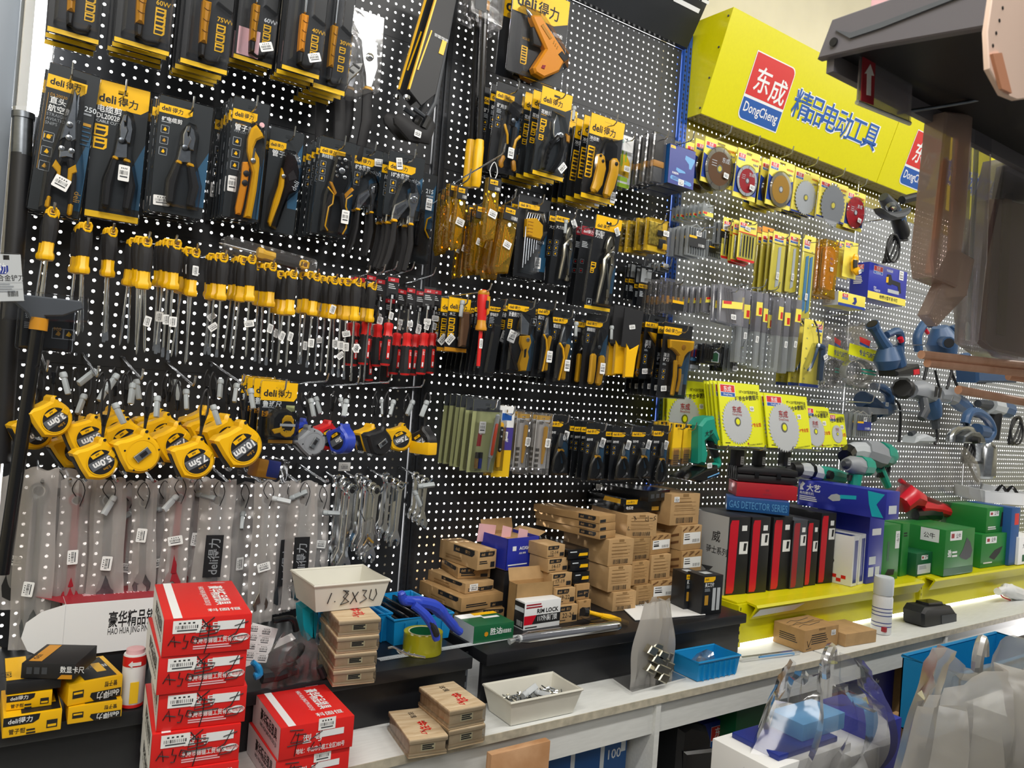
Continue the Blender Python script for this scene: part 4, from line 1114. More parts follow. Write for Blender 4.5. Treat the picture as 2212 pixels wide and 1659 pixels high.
for x,y,d,R,s1,s2,lab,hy,bk,tg,sd in TM:
 r=random.Random(sd*7+int(x))
 tape_measure(x,y,d,R,s1,s2,lab,hy,bool(bk),.15+r.uniform(-.1,.25),(r.uniform(-.5,.6),-.3,-1),tg,ry=r.uniform(-.12,.12))
for i,(xa,ya) in enumerate([(100,800),(208,812),(303,818),(415,832),(520,828)]):
 P=at(xa,ya,.30);wire_hook((P.x,P.z),.31,-.0,f'{WORD[i]} bunch of strapped tape measures',.02,.0026,drop=-.045)
def tapecard(w,h):
 c=Card(w,h,'card',su=.5);c.head(0,.305,1,cut=.08);c.text(.06,.4,.011,'鲁班尺','lt');c.lines(.06,.425,1,.04,.002)
 c.rect(.07,.48,.24,.57,'amber');c.text(.09,.56,.012,'5','ink');c.shape([(.72,.37),(.96,.37),(.96,.44),(.84,.5),(.72,.44)],'olive')
 c.rect(.3,.945,.98,1,'gold')
 PL(c,'tape_case',[(.2,.56),(.34,.44),(.62,.41),(.82,.48),(.9,.6),(.92,.78),(.86,.88),(.7,.9),(.3,.86),(.2,.74)],-.038,-.004,'blk_sh',.008)
 o=[(.5,.58),(.56,.52),(.64,.51),(.74,.52),(.8,.58),(.82,.66),(.86,.72),(.84,.8),(.76,.86),(.62,.87),(.52,.84),(.46,.8),(.32,.82),(.24,.76),(.28,.74),(.44,.72),(.5,.66)]
 PL(c,'tape_case',o,-.043,-.037,'yel',.002);c.disc
 x,z=c.pt(.64,.69);c.k['tape_case'].disc((x,z),w*.155,'blk',-.0435,24)
 c.k['tape_case'].text('deli得力',(x,-.044,z+.012),X3,Z3,.006,'yel','c',.02);c.k['tape_case'].text('5m',(x-.003,-.044,z-.018),X3,Z3,.013,'yel','c',.02)
 c.k['tape_case'].quad((x-.018,-.044,z),(x+.018,-.044,z),(x+.018,-.044,z+.006),(x-.018,-.044,z+.006),'lt')
 c.dome([(.08,.5),(.34,.38),(.84,.4),(.97,.55),(.97,.91),(.1,.91)],.048);return c
stack(tapecard,(566,823),(632,958),.24,4,.058,'tape_measure_pack','tape measure','black tape measure on a yellow headed card',jit=.002,tilt=.03)
for i,(x,y,d,col,lab,bk,hy,rz,ry) in enumerate([(672,955,.2,'grey','grey tape measure showing its black clip',1,848,.1,-.3),(703,944,.15,'red','red five metre tape measure behind the grey one',0,845,.2,.1),(650,940,.12,'cutblue','blue tape measure behind the grey one',0,845,.1,.1),
           (738,952,.2,'cutblue','blue and grey tape measure turned on edge',0,850,-1.15,.05),(818,956,.2,'blk','black tape measure with yellow rim showing its back',1,845,.15,.1),(863,948,.16,'yel','black and yellow seven metre tape measure beside the upright',0,850,-.2,.1),(795,950,.12,'yel','yellow rimmed black tape measure half behind the black one',0,845,.4,.1),
           (915,955,.2,'blk','black and yellow tape measure turned sideways at the upright',0,850,-1.2,0)]):
 t=tape_measure(x,y,d,.033,('5m','7.5m')[i>3],'',lab,hy,bool(bk),rz,(RN.uniform(-.4,.4),-.4,-1),1,col,'coloured tape measures',.032,ry)
 if i==7:
  mb=MB();mb.box(-.034,.034,-.0185,.0185,-.032,.002,'yel',.004);mb.build('rubber_guard',t)
for i,(xa,ya) in enumerate([(700,834),(765,840),(835,835),(905,845)]):
 P=at(xa,ya,.22);wire_hook((P.x,P.z),.23,.012,f'{WORD[i]} bunch of coloured tape measures',.02)
t=thing('tape_measure_pack','clear boxed tape measure with dark blue end lying on the bag hooks','tape measure',at(570,1012,.2),rot=(0,.18,.3))
K=Kit();K['tape_case'].box(-.03,.03,-.02,.02,-.022,.022,'amber',.006);K['tape_case'].box(-.005,.031,-.021,.021,-.018,.023,'navy',.004);K['clear_box'].box(-.055,.055,-.026,.026,-.027,.03,'blister',.01);K.build(t)
# ---------------------------------------------------------------- spanners, loose and in clear sleeves
def spanner_outline(L,w,a,kind):
 """outline (x, z) hanging from the ring end at the top"""
 r=w*1.15;o=[]
 for k in range(9):
  an=math.radians(-60+300*k/8);o.append((r*math.cos(an),r*math.sin(an)))
 o += [(-w*.55,-r*1.4),(-w*.5,-L+w*3)]
 if kind=='open': o += [(-w*1.1,-L+w*1.8),(-w*1.5,-L+w*.6),(-w*1.15,-L-w*.6),(-w*.7,-L-w*.4),(-w*.7,-L+w*.7),(w*.1,-L+w*1.0),(w*.75,-L+w*.4),(w*.75,-L-w*.6),(w*1.3,-L-w*.1),(w*1.45,-L+w*1.0),(w*.95,-L+w*2)]
 else: o += [(-w*1.1,-L+w),(-w*.9,-L-w*.5),(0,-L-w),(w*.9,-L-w*.5),(w*1.1,-L+w)]
 o += [(w*.5,-L+w*3),(w*.55,-r*1.4)]
 return o
def spanner(K,L,w,kind,m='steel',y=0):
 K['spanner'].poly(spanner_outline(L,w,0,kind),y-.004,y+.004,m,.0015)
 K['spanner'].disc((0,0),w*.62,'blk',y-.0043,12)
 K['spanner'].disc((0,0),w*.8,'chrome',y-.0042,12,w*.62)
BAGW=[(40,1075,1300,'ring','blk',.16,'black headed ratchet'),(85,1060,1385,'ring','dsteel',.2,'long'),(122,1062,1340,'ring','lgrey',.16,'pale'),(165,1080,1320,'open','dred',.19,'red gripped'),(200,1078,1325,'open','dsteel',.15,'tagged'),
  (235,1080,1310,'ring','dsteel',.2,'barcoded'),(272,1085,1310,'open','dred',.15,'red tinted'),(312,1085,1290,'open','dsteel',.2,'grey gripped'),(350,1080,1280,'ring','steel',.16,'bright'),(388,1075,1285,'open','dred',.2,'crimson gripped'),
  (428,1075,1270,'open','steel',.17,'plain'),(470,1080,1290,'ring','steel',.2,'curled'),(520,1085,1320,'ring','steel',.16,'bent neck'),(575,1080,1330,'open','steel',.22,'long double ended'),(620,1082,1310,'ring','dsteel',.18,'lettered sleeve'),(655,1080,1300,'ring','steel',.2,'second lettered sleeve'),(690,1088,1270,'ring','steel',.16,'offset ring')]
for i,(x,y0,y1,kd,m,d,ds) in enumerate(BAGW):
 P=at(x,y0,d);L=max(.1,P.z-at(x,y1,d).z-.02)
 t=thing('spanner_in_sleeve',f'{ds} spanner in a clear plastic sleeve','spanner',P,group='spanners in clear sleeves',rot=(0,RN.uniform(-.05,.03),RN.uniform(-.4,.4)))
 K=Kit();w=.0125 if kd=='open' else .016
 spanner(K,L,w,kd,m)
 if 'red' in ds or 'crimson' in ds: K['spanner'].box(-w*.62,w*.62,-.006,.006,-L*.85,-L*.3,m,.003)
 rr0=random.Random(i+50);bw=w*rr0.uniform(2.0,2.8);rr=random.Random(i)
 crumple(K['sleeve'],-bw*1.05,bw*1.05,-L-.035,.045,.024,'bagv',i,8,22,.0028,.1,3)
 if 'lettered' in ds or ds in ('curled',):
  K['sleeve'].quad((-bw*.5,-.0146,-L*.85),(bw*.5,-.0146,-L*.85),(bw*.5,-.0146,-L*.38),(-bw*.5,-.0146,-L*.38),'blk')
  K['sleeve'].text('deli得力',(bw*.28,-.015,-L*.82),Z3,-X3,bw*.5,'grey','l',.01,L*.4)
 else:
  sticker(K['price_sticker'],rr.uniform(-.004,.004),-L*rr.uniform(.3,.75),-.0152,rr.choice((1.45,.2,1.57,-.2)),.03,.02,'paper')
 if i>1:
  K['cord'].tube(spline([(0,-.012,.005),(-.012,-.014,.025),(0,-.01,.045),(.012,-.014,.022),(.004,-.013,-.012)],4),.001,'blk',5)
  if i % 4 != 3: sec_tag(K['security_tag'],(rr.uniform(-.01,.015),-.02,rr.uniform(-.02,.02)),(rr.uniform(-1,1),-.3,rr.uniform(-1,.3)),.95,'lgrey' if i % 2 else 'tag')
 K.build(t)
for i,x in enumerate((35,90,150,250,330,410,490,560,640,700)):
 P=at(x,1040,.2);wire_hook((P.x,P.z),.21,.0,f'{(WORD + ["last"])[i]} group of sleeved spanners',.004,.003,drop=-.02)
 o=bpy.data.objects['display_hook']
for i,(x,y0,y1,n) in enumerate([(762,1058,1245,4),(815,1060,1225,5),(862,1050,1190,4),(920,1040,1145,3)]):
 d=.08+.03*n
 P=at(x,y0,d);L=P.z-at(x,y1,d).z-.02
 nm=['largest','bag laden','forked','adjustable'][i]
 kd=['open','open','open','open'][i]
 for k in range(n):
  lab=f'{nm} chrome spanner at the front of its hook' if k==0 else f'{ORD[k]} {nm} chrome spanner counted from the front'
  loc=P+Vector((RN.uniform(-.004,.004),.03*k,.004*k))
  if k==0:
   t=thing('spanner',lab,'spanner',loc,group='bare chrome spanners',rot=(0,.04,.25));K=Kit();spanner(K,L,.0145-.0012*i,kd,'chrome')
   if i==3: K['jaw'].poly([(.006,-L+.012),(.022,-L+.002),(.016,-L-.016),(.004,-L-.006)],-.005,.005,'steel',.001)
   K.build(t);p=t
  else: t=dup(p,loc,lab,(0,.04+RN.uniform(-.05,.05),.25+RN.uniform(-.15,.15)))
 wire_hook((P.x,P.z),d+.02,0,f'{nm} chrome spanners',.014,.0026,drop=-.02)
t=thing('hardware_bag','small clear zip bag of screws and a yellow plug hung among the chrome spanners','bag',at(792,1160,.24),rot=(0,-.2,.1))
K=Kit();K['clear_bag'].poly([(-.03,.035),(.022,.045),(.035,-.03),(-.022,-.04)],-.008,.008,'bag',.004)
for q in range(9):
 a=RN.uniform(0,6);K['screws'].tube([(RN.uniform(-.012,.008),RN.uniform(-.004,.004),RN.uniform(-.03,-.01)),(RN.uniform(-.006,.016),RN.uniform(-.004,.004),RN.uniform(-.022,.008))],.0018,('steel','brass','blk')[q % 3],6)
K['yellow_plug'].tube([(.002,-.004,-.002),(.014,-.004,-.018)],.003,'yel',8);K['cord'].tube([(-.0,0,.04),(-.006,.01,.07)],.0012,'blk',5)
K.build(t)
t=thing('security_tag','pair of loose grey security tags on the hook beside the upright','security tag',at(895,1060,.2));mb=MB();sec_tag(mb,(0,0,0),(.5,-.1,-1));sec_tag(mb,(.006,-.008,.012),(1,-.2,.15));mb.build('tag_body',t)
t=thing('price_plate','white price plate on the pegboard above the bare spanner hooks','price tag',at(744,1008,.02));mb=MB();mb.box(-.017,.017,-.001,0,-.012,.012,'paper');sticker(mb,0,0,-.0015,0,.028,.018);mb.build('plate',t)
# ---------------------------------------------------------------- dark goods at the end post
t=thing('floor_scraper','long black pole scraper with clear packed head at the pegboard end','scraper',at(100,655,.26))
K=Kit();S0=at(100,655,.26)
tip=at(5,1240,.26)-S0;nk=at(84,700,.26)-S0
K['pole'].tube([nk,tip],.0125,'blk_sh',12);K['collar'].tube([nk+(nk-tip).normalized()*.012,nk-(nk-tip).normalized()*.012],.016,'amber',12)
K['head'].poly([(-.055,.012),(.06,.012),(.064,-.004),(.03,-.022),(-.0,-.026),(nk.x+.012,nk.z),(nk.x-.012,nk.z),(-.03,-.024),(-.055,-.004)],-.006,.006,'mgrey',.003)
K['sleeve'].poly([(-.07,.02),(.072,.02),(.075,-.03),(-.07,-.04)],-.012,.012,'blister',.004)
K.build(t)
def darkcard(w,h):
 c=Card(w,h,'card',slot=False);c.icon(.62,.55,.022,'gold');c.icon(.82,.55,.022,'yel');c.text(.64,.6,.007,'900','gold');c.text(.1,.3,.01,'铝合金','lgrey',bold=0);c.text(.1,.4,.01,'铲刀','lgrey',bold=0);c.lines(.1,.5,4,.03,.002)
 c.dome([(.03,.02),(.97,.02),(.97,.985),(.03,.985)],.012);return c
stack(darkcard,(45,640),(152,760),.2,2,.03,'scraper_pack','scraper','black scraper pack with small gold marks behind the pole',hook=False,tilt=.05)
def whitecard(w,h):
 c=Card(w,h,'lgrey',su=.55);c.shape([(-.0,.24),(.58,.24),(.58,.36),(.5,.42),(-.0,.42)],'navy');c.text(.02,.385,.014,'deli得力','wht',wmax=w*.5);c.text(.02,.56,.009,'铝合金铲刀','ink',bold=0)
 c.lines(.04,.65,4,.05,.0025,'dim');bars(c.k[c.part],(c.pt(.5,0)[0],c.y(),c.pt(0,.9)[1]),X3,Z3,w*.34,h*.12,'ink',16,3);c.rect(0,.6,1,.605,'dim');c.rect(0,.74,1,.745,'dim')
 return c
stack(whitecard,(-18,545),(58,655),.36,1,.03,'scraper_pack','scraper','pale back of a scraper pack cut by the frame edge',hook=False,tilt=0,rz=.55,ry=-.16)
t=thing('pole','black pole with dark metal cap standing below the vertical light tube','pole',at(36,800,.12))
K=Kit();b0=at(30,800,.12);K['shaft'].tube([at(40,332,.12)-b0,at(-5,1000,.12)-b0],.019,'blk',14);K['cap'].tube([at(44,243,.12)-b0,at(40,335,.12)-b0],.019,'dsteel',14);K['cap'].tube([at(44.5,243,.12)-b0,at(44,256,.12)-b0],.0215,'dsteel',14)
K.build(t)
# ---------------------------------------------------------------- helpers for things read off the photo part by part
def mpp(x,y,d): return (at(x,y,d)-CAM).dot(_f)/F_PX
def pxthing(name,label,cat,d,base,parts,group=None,rz=0):
 """a thing whose parts lie around the plane d in front of the board: tubes (radius in picture units, real metres after scaling) and bevelled plates"""
 O=at(*base,d);s=mpp(*base,d)
 t=thing(name,label,cat,O,group=group,rz=rz)
 K=Kit()
 for p in parts:
  part,kd=p[0],p[1]
  L=[at(q[0],q[1],d)-O+Vector((0,(q[2] if len(q)>2 else 0),0)) for q in p[2]]
  if kd=='t':
   r=p[3]
   if len(p)>5:
    L=spline(L,4)
    if isinstance(r,list): r=[r[min(k // 4,len(r)-1)] for k in range(len(L))]
   K[part].tube(L,[q*s for q in r] if isinstance(r,list) else r*s,p[4],10)
  elif kd=='p':
   K[part].poly([(q.x,q.z) for q in L],p[3][0],p[3][1],p[4],p[3][2] if len(p[3])>2 else .003)
  elif kd=='c': crumple(K[part],L[0].x,L[1].x,L[1].z,L[0].z,p[3],p[4],len(parts),12,14,.006,.45)
  elif kd=='x':
   K[part].text(p[3],L[0],(L[1]-L[0]).normalized(),Z3,(p[5] if len(p)>5 else 6)*s,p[4],'l',.015)
  elif kd=='s':
   sticker(K[part],L[0].x,L[0].z,L[0].y,p[3],.024,.018)
 K.build(t);return t
# ---------------------------------------------------------------- the second charcoal board
def handles(c,a,b,m='rub',w=.08,y=-.013,dy=.009):
 S(c,'handle',a,w,y,dy,m);S(c,'handle#2',b,w,y,dy,m)
for i,(x0,y0,x1,y1) in enumerate([(1048,20,1036,303),(1031,35,1018,303),(1036,30,1027,303)]):
 d=.17-.05*i;O=at(x1,y1,d)
 t=thing('floor_scraper',['pole scraper with yellow grip hanging beside the dark upright','second pole scraper with yellow grip','third pole scraper mostly behind the other two'][i],'scraper',O,group='pole scrapers')
 K=Kit();T=at(x0,y0,d)-O;B=at(x1-9,y1+102,d)-O;u=T.normalized()
 K['pole'].tube([T,Vector((0,0,0))],.0095,'blk_sh',10);K['collar'].tube([T-u*.006,T+u*.02],.013,'amber',10)
 K['grip'].tube([Vector((0,0,0)),B*.12,B*.14,B*.5,B*.93,B],[.0125,.0135,.0145,.0145,.0145,.011],'yel',14)
 K['head'].poly([(T.x-.012,T.z+.02),(T.x+.012,T.z+.02),(T.x+.05,T.z+.09),(T.x-.05,T.z+.09)],-.004,.004,'lgrey',.001)
 K['clear_sleeve'].poly([(T.x-.06,T.z-.035),(T.x+.05,T.z-.045),(T.x+.055,T.z+.1),(T.x-.06,T.z+.1)],-.02,.008,'bag',.003)
 K['clear_sleeve'].quad((T.x-.045,-.021,T.z-.02),(T.x-.008,-.021,T.z-.02),(T.x-.008,-.021,T.z+.03),(T.x-.045,-.021,T.z+.03),'card2')
 K.build(t)
def gluegun(w,h):
 c=Card(w,h,'card');c.head(0,.34,1,cut=.25);c.text(.68,.445,.009,'热熔胶枪','wht');c.lines(.68,.46,1,.028,.0018,'gold');c.text(.68,.49,.004,'HOT MELT GLUE GUN','lt',bold=0,wmax=w*.28)
 c.text(.22,.61,.006,'3C认证','gold',wmax=w*.14);[c.badge(.22,.68+.06*k,w*.11) for k in range(3)]
 PL(c,'gun_body',[(.26,.37),(.42,.33),(.5,.38),(.88,.6),(.98,.69),(.9,.76),(.84,.86),(.58,.99),(.42,.97),(.38,.92),(.56,.67),(.28,.41)],-.03,-.005,'orange',.006)
 PL(c,'gun_body',[(.46,.42),(.64,.53),(.6,.56),(.42,.45)],-.032,-.029,'amber',.001);PL(c,'gun_body',[(.84,.63),(.97,.69),(.9,.74),(.78,.68)],-.0325,-.029,'blk',.001)
 for q in (.68,.715,.75): PL(c,'gun_body',[(q,.55+(q-.68)*.6),(q+.015,.555+(q-.68)*.6),(q+.0,.59+(q-.68)*.6),(q-.015,.585+(q-.68)*.6)],-.0315,-.029,'amber',0)
 x0,z0=c.pt(.3,.375);x1,z1=c.pt(.19,.31);c.k['nozzle'].tube([(x0,-.016,z0),(x0*.5+x1*.5,-.016,z0*.5+z1*.5),(x1,-.016,z1)],[.007,.006,.0025],'steel',10)
 PL(c,'trigger',[(.3,.48),(.36,.46),(.52,.62),(.5,.66),(.36,.66)],-.02,-.008,'blk_sh',.003);PL(c,'switch',[(.52,.86),(.58,.85),(.56,.9),(.5,.9)],-.032,-.029,'dred',.001)
 c.dome([(.1,.3),(.45,.3),(.99,.62),(.99,.78),(.62,.995),(.2,.995),(.1,.7)],.035);return c
stack(gluegun,(1113,-48),(1211,193),.2,2,.055,'glue_gun_pack','glue gun','orange glue gun pack',tilt=.05)
def mining(w,h):
 c=Card(w,h,'card');c.blue(.32,.6,.62);c.head(.11,.19,.7);c.text(.07,.28,.009,'矿用剪','wht');c.lines(.08,.31,3,.02,.0025);c.icon(.09,.37,.014);c.icon(.09,.45,.014)
 PL(c,'jaw',[(.45,.2),(.9,.28),(.86,.38),(.78,.36),(.76,.48),(.5,.46),(.52,.34),(.4,.3)],-.016,-.005,'blk_sh',.004);RV(c,'jaw',.64,.4,.007,'dsteel',-.02,-.015)
 handles(c,[(.5,.48),(.42,.66),(.36,.9)],[(.76,.48),(.76,.68),(.86,.9)],w=.1)
 S(c,'handle',[(.3,.48),(.44,.58),(.48,.68)],.04,-.022,.004,'yeltool',6);S(c,'handle#2',[(.92,.56),(.78,.62),(.74,.72)],.05,-.022,.004,'yeltool',6)
 S(c,'handle',[(.4,.84),(.34,.9),(.36,.95)],.08,-.02,.006,'amber',6);S(c,'handle#2',[(.8,.86),(.86,.95)],.08,-.02,.006,'amber',6)
 c.text(.86,.75,.008,'deli','gold',rot=-PI/2);c.dome([(.3,.17),(.94,.22),(.9,.5),(.98,.7),(.98,.97),(.15,.97),(.2,.6)],.027);c.stick(.62,.78,0,-.028,.02,.03);return c
stack(mining,(1075,175),(1108,380),.2,4,.031,'cutter_pack','cutter','black cutter pack with curled yellow handle ends',tilt=.08)
def pruner(w,h):
 c=Card(w,h,'card2');c.head(0,.2,1,cut=.18);c.text(.05,.3,.009,'花枝剪','wht');c.lines(.05,.32,1,.03,.0018,'gold');[c.badge(.06,.36+.09*k,w*(.2 if k==0 else .15)) for k in range(3)];c.rect(0,.955,1,1,'yelcard')
 PL(c,'blade',[(.48,.28),(.54,.3),(.64,.42),(.68,.56),(.56,.6),(.44,.5),(.42,.38)],-.014,-.005,'chrome',.002);RV(c,'blade',.66,.5,.008,'steel',-.022,-.015)
 handles(c,[(.6,.52),(.42,.62),(.3,.75),(.26,.92)],[(.74,.52),(.78,.66),(.7,.8),(.52,.94)],'blk_sh',.065)
 for q in range(5): c.k['handle'].lathe([(.006,0),(.004,.004)],'blk_sh',8,Matrix.Translation((c.pt(.34-.02*q,0)[0],-.022,c.pt(0,.62+.06*q)[1])) @ Matrix.Rotation(PI/2,4,'X'))
 PL(c,'lock',[(.82,.46),(.95,.48),(.96,.56),(.86,.55)],-.02,-.012,'amber',.002);S(c,'spring_wire',[(.66,.48),(.8,.5),(.86,.6),(.74,.72)],.012,-.02,.0015,'blk',6)
 c.dome([(.3,.26),(.7,.28),(.97,.5),(.92,.8),(.6,.95),(.1,.95),(.1,.7),(.3,.5)],.026);c.stick(.78,.87,.9,-.027,.03,.02)
 sec_tag(c.k['security_tag'],(c.pt(.9,0)[0],-.03,c.pt(0,.15)[1]),(-.05,-.1,-1),.9);return c
stack(pruner,(1172,185),(1214,393),.24,5,.03,'pruner_pack','pruner','garden pruner pack with white curved blade',tilt=.08)
def clampcard(w,h):
 c=Card(w,h,'card2');c.head(0,.2,1);S(c,'clamp_jaw',[(.3,.2),(.4,.45),(.8,.6)],.16,-.014,.008,'dsteel');S(c,'handle',[(.5,.65),(.4,.95)],.16,-.012,.008,'blk');return c
def ycrimp(w,h):
 c=Card(w,h,'card');c.head(0,.24,1,cut=.25);c.text(.04,.305,.009,'冷压钳','wht');c.lines(.05,.325,1,.02,.0018);[c.badge(.03,.38+.09*k,w*.2) for k in range(4)];c.rect(0,.945,1,1,'yelcard')
 PL(c,'crimper_head',[(.44,.3),(.62,.24),(.82,.3),(.84,.46),(.78,.5),(.5,.52),(.38,.46)],-.016,-.005,'blk_sh',.005)
 S(c,'handle',[(.3,.5),(.38,.62),(.34,.8),(.26,.9)],[.13,.13,.13,.1],-.017,.012,'yeltool');S(c,'handle#2',[(.74,.5),(.76,.62),(.7,.8),(.64,.92)],[.13,.13,.13,.1],-.017,.012,'yeltool')
 for p,u,v,r in (('handle',.26,.49,.004),('handle',.34,.545,.005),('handle#2',.74,.53,.006)): RV(c,p,u,v,r,'blk',-.031,-.027)
 c.dome([(.3,.26),(.86,.24),(.94,.5),(.9,.94),(.12,.94),(.12,.5)],.033);c.stick(.93,.91,0,-.004,.02,.034);return c
stack(ycrimp,(1278,243),(1325,444),.24,5,.037,'crimper_pack','crimping tool','yellow handled crimping tool pack',tilt=.1)
def greencard(w,h):
 c=Card(w,h,'paper');c.disc(.3,.12,.005,'teal',.003);c.shape([(.1,.4),(.6,.35),(.9,.5),(.9,.8),(.1,.75)],'yelcard');c.rect(.3,.3,.42,.6,'lime');c.rect(.55,.32,.65,.5,'lime');c.rect(.1,.8,.85,.88,'lime');c.rect(0,.92,1,1,'lime')
 c.dome([(.08,.32),(.9,.32),(.9,.96),(.08,.96)],.02);c.stick(.5,.66,0,-.021);return c
stack(greencard,(1337,288),(1357,409),.14,2,.03,'green_pack','hang card','white and lime green hang pack',tilt=.06)
def brushbag(w,h):
 c=Card(w,h,'bag',slot=False,clear_rim=False);del c.k['backing_card']
 c.k['brush'].box(-w*.3,w*.3,-.008,.004,h*.45,h*.97,'blk',.003);c.k['brush'].box(-w*.36,w*.36,-.011,.007,h*.34,h*.47,'amber',.004);c.k['brush'].box(-w*.3,w*.3,-.008,.004,h*.05,h*.34,'dgrey',.003)
 c.k['clear_bag'].poly([(-w*.5,0),(w*.48,.005),(w*.42,h),(-w*.45,h*1.01)],-.0125,.0085,'bag',.004);return c
stack(brushbag,(1408,285),(1430,404),.22,6,.034,'bagged_brush','brush','bagged black brush with orange ferrule',tilt=.02)
stack(clampcard,(1234,238),(1228,424),.13,1,.03,'clamp_pack','clamp','grey clamp pack squeezed behind the pruner packs',tilt=.05,hook=False)
# blue glue gun boxes on a hook
def hangbox(TL,BR,d,depth,base,faces,n,sp,name,cat,desc,deco,hook=True,side='L'):
 w,h,loc=place(TL,BR,d)
 c=Carton(w,depth,h,base,faces,.001,'box',False);deco(c)
 t=c.finish(name,desc+(' at the front' if n>1 else ''),cat,loc+Vector((0,depth/2,0)),group=desc+' group' if n>1 else None)
 for k in range(1,n): dup(t,loc+Vector((RN.uniform(-.003,.003),depth/2+sp*k,0)),f'{ORD[k]} {desc} from the front')
 if hook:
  c.k  # hang tab above the box
  mb=MB()
  for r in strip_slot(-.016,.016,h,h+.026,(-.007,.007,h+.011,h+.019)): mb.box(r[0],r[1],-.0005,.0005,r[2],r[3],base)
  tab=mb.build('hang_tab',t)
  wire_hook((loc.x,loc.z+h+.015),d+.03,0,desc)
 return t
def bluegun(c):
 c.shape('F',[(.03,.9),(.22,.9),(.22,.94),(.2,.97),(.03,.97)],'yel');c.text('F',.05,.915,.004,'deli','ink')
 c.shape('F',[(.62,.82),(.98,.78),(.98,.72),(.86,.5),(.78,.5),(.76,.62),(.6,.72)],'sky');c.shape('F',[(.3,.45),(.62,.4),(.66,.36),(.4,.33),(.28,.38)],'sky')
 c.rect('F',.1,.24,.45,.28,'navy');c.shape('F',[(.08,.16),(.12,.22),(.88,.16),(.92,.1),(.86,.06),(.1,.12)],'sky');c.text('F',.14,.27,.006,'热熔胶枪','wht',wmax=.03);c.lines('F',.16,.17,2,.6,.0025,'navy');c.stick('F',.4,.02,.026,.02)
hangbox((1448,309),(1497,411),.24,.05,'card',{'F': 'navy','L': 'gas','T': 'gas'},3,.053,'glue_gun_box','box','dark blue box with a light blue glue gun picture',bluegun)
# yellow hex key pouches
def pouch(TLc,BRc,d,n,sp,desc,keys=True,hook=True,rz=0,lean=0,tie=False):
 w,h,loc=place(TLc,BRc,d)
 K=Kit();r=random.Random(int(TLc[0]))
 K['pouch'].poly([(-w*.42,h),(w*.44,h),(w*.5,h*.45),(w*.42,.01),(-w*.3,0),(-w*.5,h*.1),(-w*.46,h*.5)],-.011,.008,'yelbag',.005)
 K['header_card'].poly([(-w*.43,h*.8),(w*.45,h*.8),(w*.45,h),(-w*.43,h)],-.0135,-.0115,'blk',0)
 K['header_card'].quad((-w*.36,-.0137,h*.9),(w*.2,-.0137,h*.9),(w*.2,-.0137,h*.97),(-w*.36,-.0137,h*.97),'yel');K['header_card'].text('deli得力',(-w*.33,-.0139,h*.915),X3,Z3,h*.03,'ink','l',.02,w*.48)
 bars(K['header_card'],(w*.02,-.0138,h*.82),X3,Z3,w*.36,h*.05,'wht',10,2)
 for q in range(7):
  x=w*(-.22+.085*q) if keys else w*.05*q;z1=h*(.12+.03*q);z0=h*(.74-.03*q)
  K['hex_keys'].tube([(x+w*.1,-.002+.0*q,z0),(x+w*.1,-.002,z1),(x-w*.12,-.002,z1-.002)],.0018,'nickel' if q % 2 else 'brass',6)
 if keys: sticker(K['price_sticker'],w*.05,h*.45,-.0125,-.25,.026,.02)
 K['pouch'].disc((0,h*.74),.006,'paper',-.0118,12)
 if tie: K['cable_tie'].tube(spline([(0,0,h-.01),(.012,0,h+.02),(0,.0,h+.045),(-.012,0,h+.02),(0,0,h-.008)],5),.0012,'wht',6)
 t=thing('hex_key_pouch',desc+(' at the front of its hook' if n>1 else ''),'hex keys',loc,group='yellow hex key pouches',rot=(.04,lean,rz));K.build(t)
 for k in range(1,n): dup(t,loc+Vector((RN.uniform(-.006,.006),sp*k,RN.uniform(-.012,.012))),f'{ORD[k]} {desc} counted from the front',(.04,lean+RN.uniform(-.06,.06),rz+RN.uniform(-.1,.1)))
 if hook: wire_hook((loc.x,loc.z+h-.008+(.045 if tie else 0)),d+.04,.02,desc,drop=.02)
pouch((980,402),(994,545),.2,4,.03,'bulging yellow hex key pouch near the dark upright')
pouch((1000,462),(1000,602),.1,2,.03,'brownish yellow hex key pouch tucked low behind the others',hook=False)
pouch((1020,442),(1040,592),.15,3,.028,'yellow hex key pouch of middle size')
pouch((1047,384),(1066,528),.3,1,.03,'slim yellow hex key pouch tied on with a white loop',tie=True)
pouch((1070,442),(1096,598),.24,4,.028,'broad yellow hex key pouch with a row of keys',lean=.08)
def hexcard(w,h):
 c=Card(w,h,'card');c.blue(.4,.9,.7);c.head(.1,.165,.66);c.text(.66,.55,.007,'内六角','wht');c.lines(.66,.58,4,.02,.0022);c.icon(.7,.64,.012)
 PL(c,'key_holder',[(.18,.3),(.48,.27),(.7,.34),(.72,.46),(.66,.53),(.2,.52)],-.024,-.005,'yeltool',.004)
 for q in range(5): c.k['key_holder'].box(c.pt(.19,0)[0],c.pt(.36,0)[0],-.0248,-.024,c.pt(0,.34+.04*q)[1],c.pt(0,.33+.04*q)[1],'amber')
 for q in range(6):
  x,z=c.pt(.2+.075*q,.52);c.k['hex_key'].tube([(x,-.014,z+.03),(x,-.014,c.pt(0,.9-.05*q)[1])],.0026-.0002*q,'steel',6)
  c.k['hex_key'].tube([(x,-.014,c.pt(0,.3)[1]),(x+.004,-.014,c.pt(0,.22-.005*q)[1]),(c.pt(.75,0)[0],-.014,c.pt(0,.2+.02*q)[1])],.002,'steel',6)
 c.shape([(.1,.95),(.62,.78),(.66,.96)],'card2');c.dome([(.1,.18),(.7,.18),(.86,.4),(.7,.6),(.62,.94),(.1,.94)],.028);c.stick(.74,.8,0,-.003,.022,.034);c.lines(.62,.88,3,.03,.002);return c
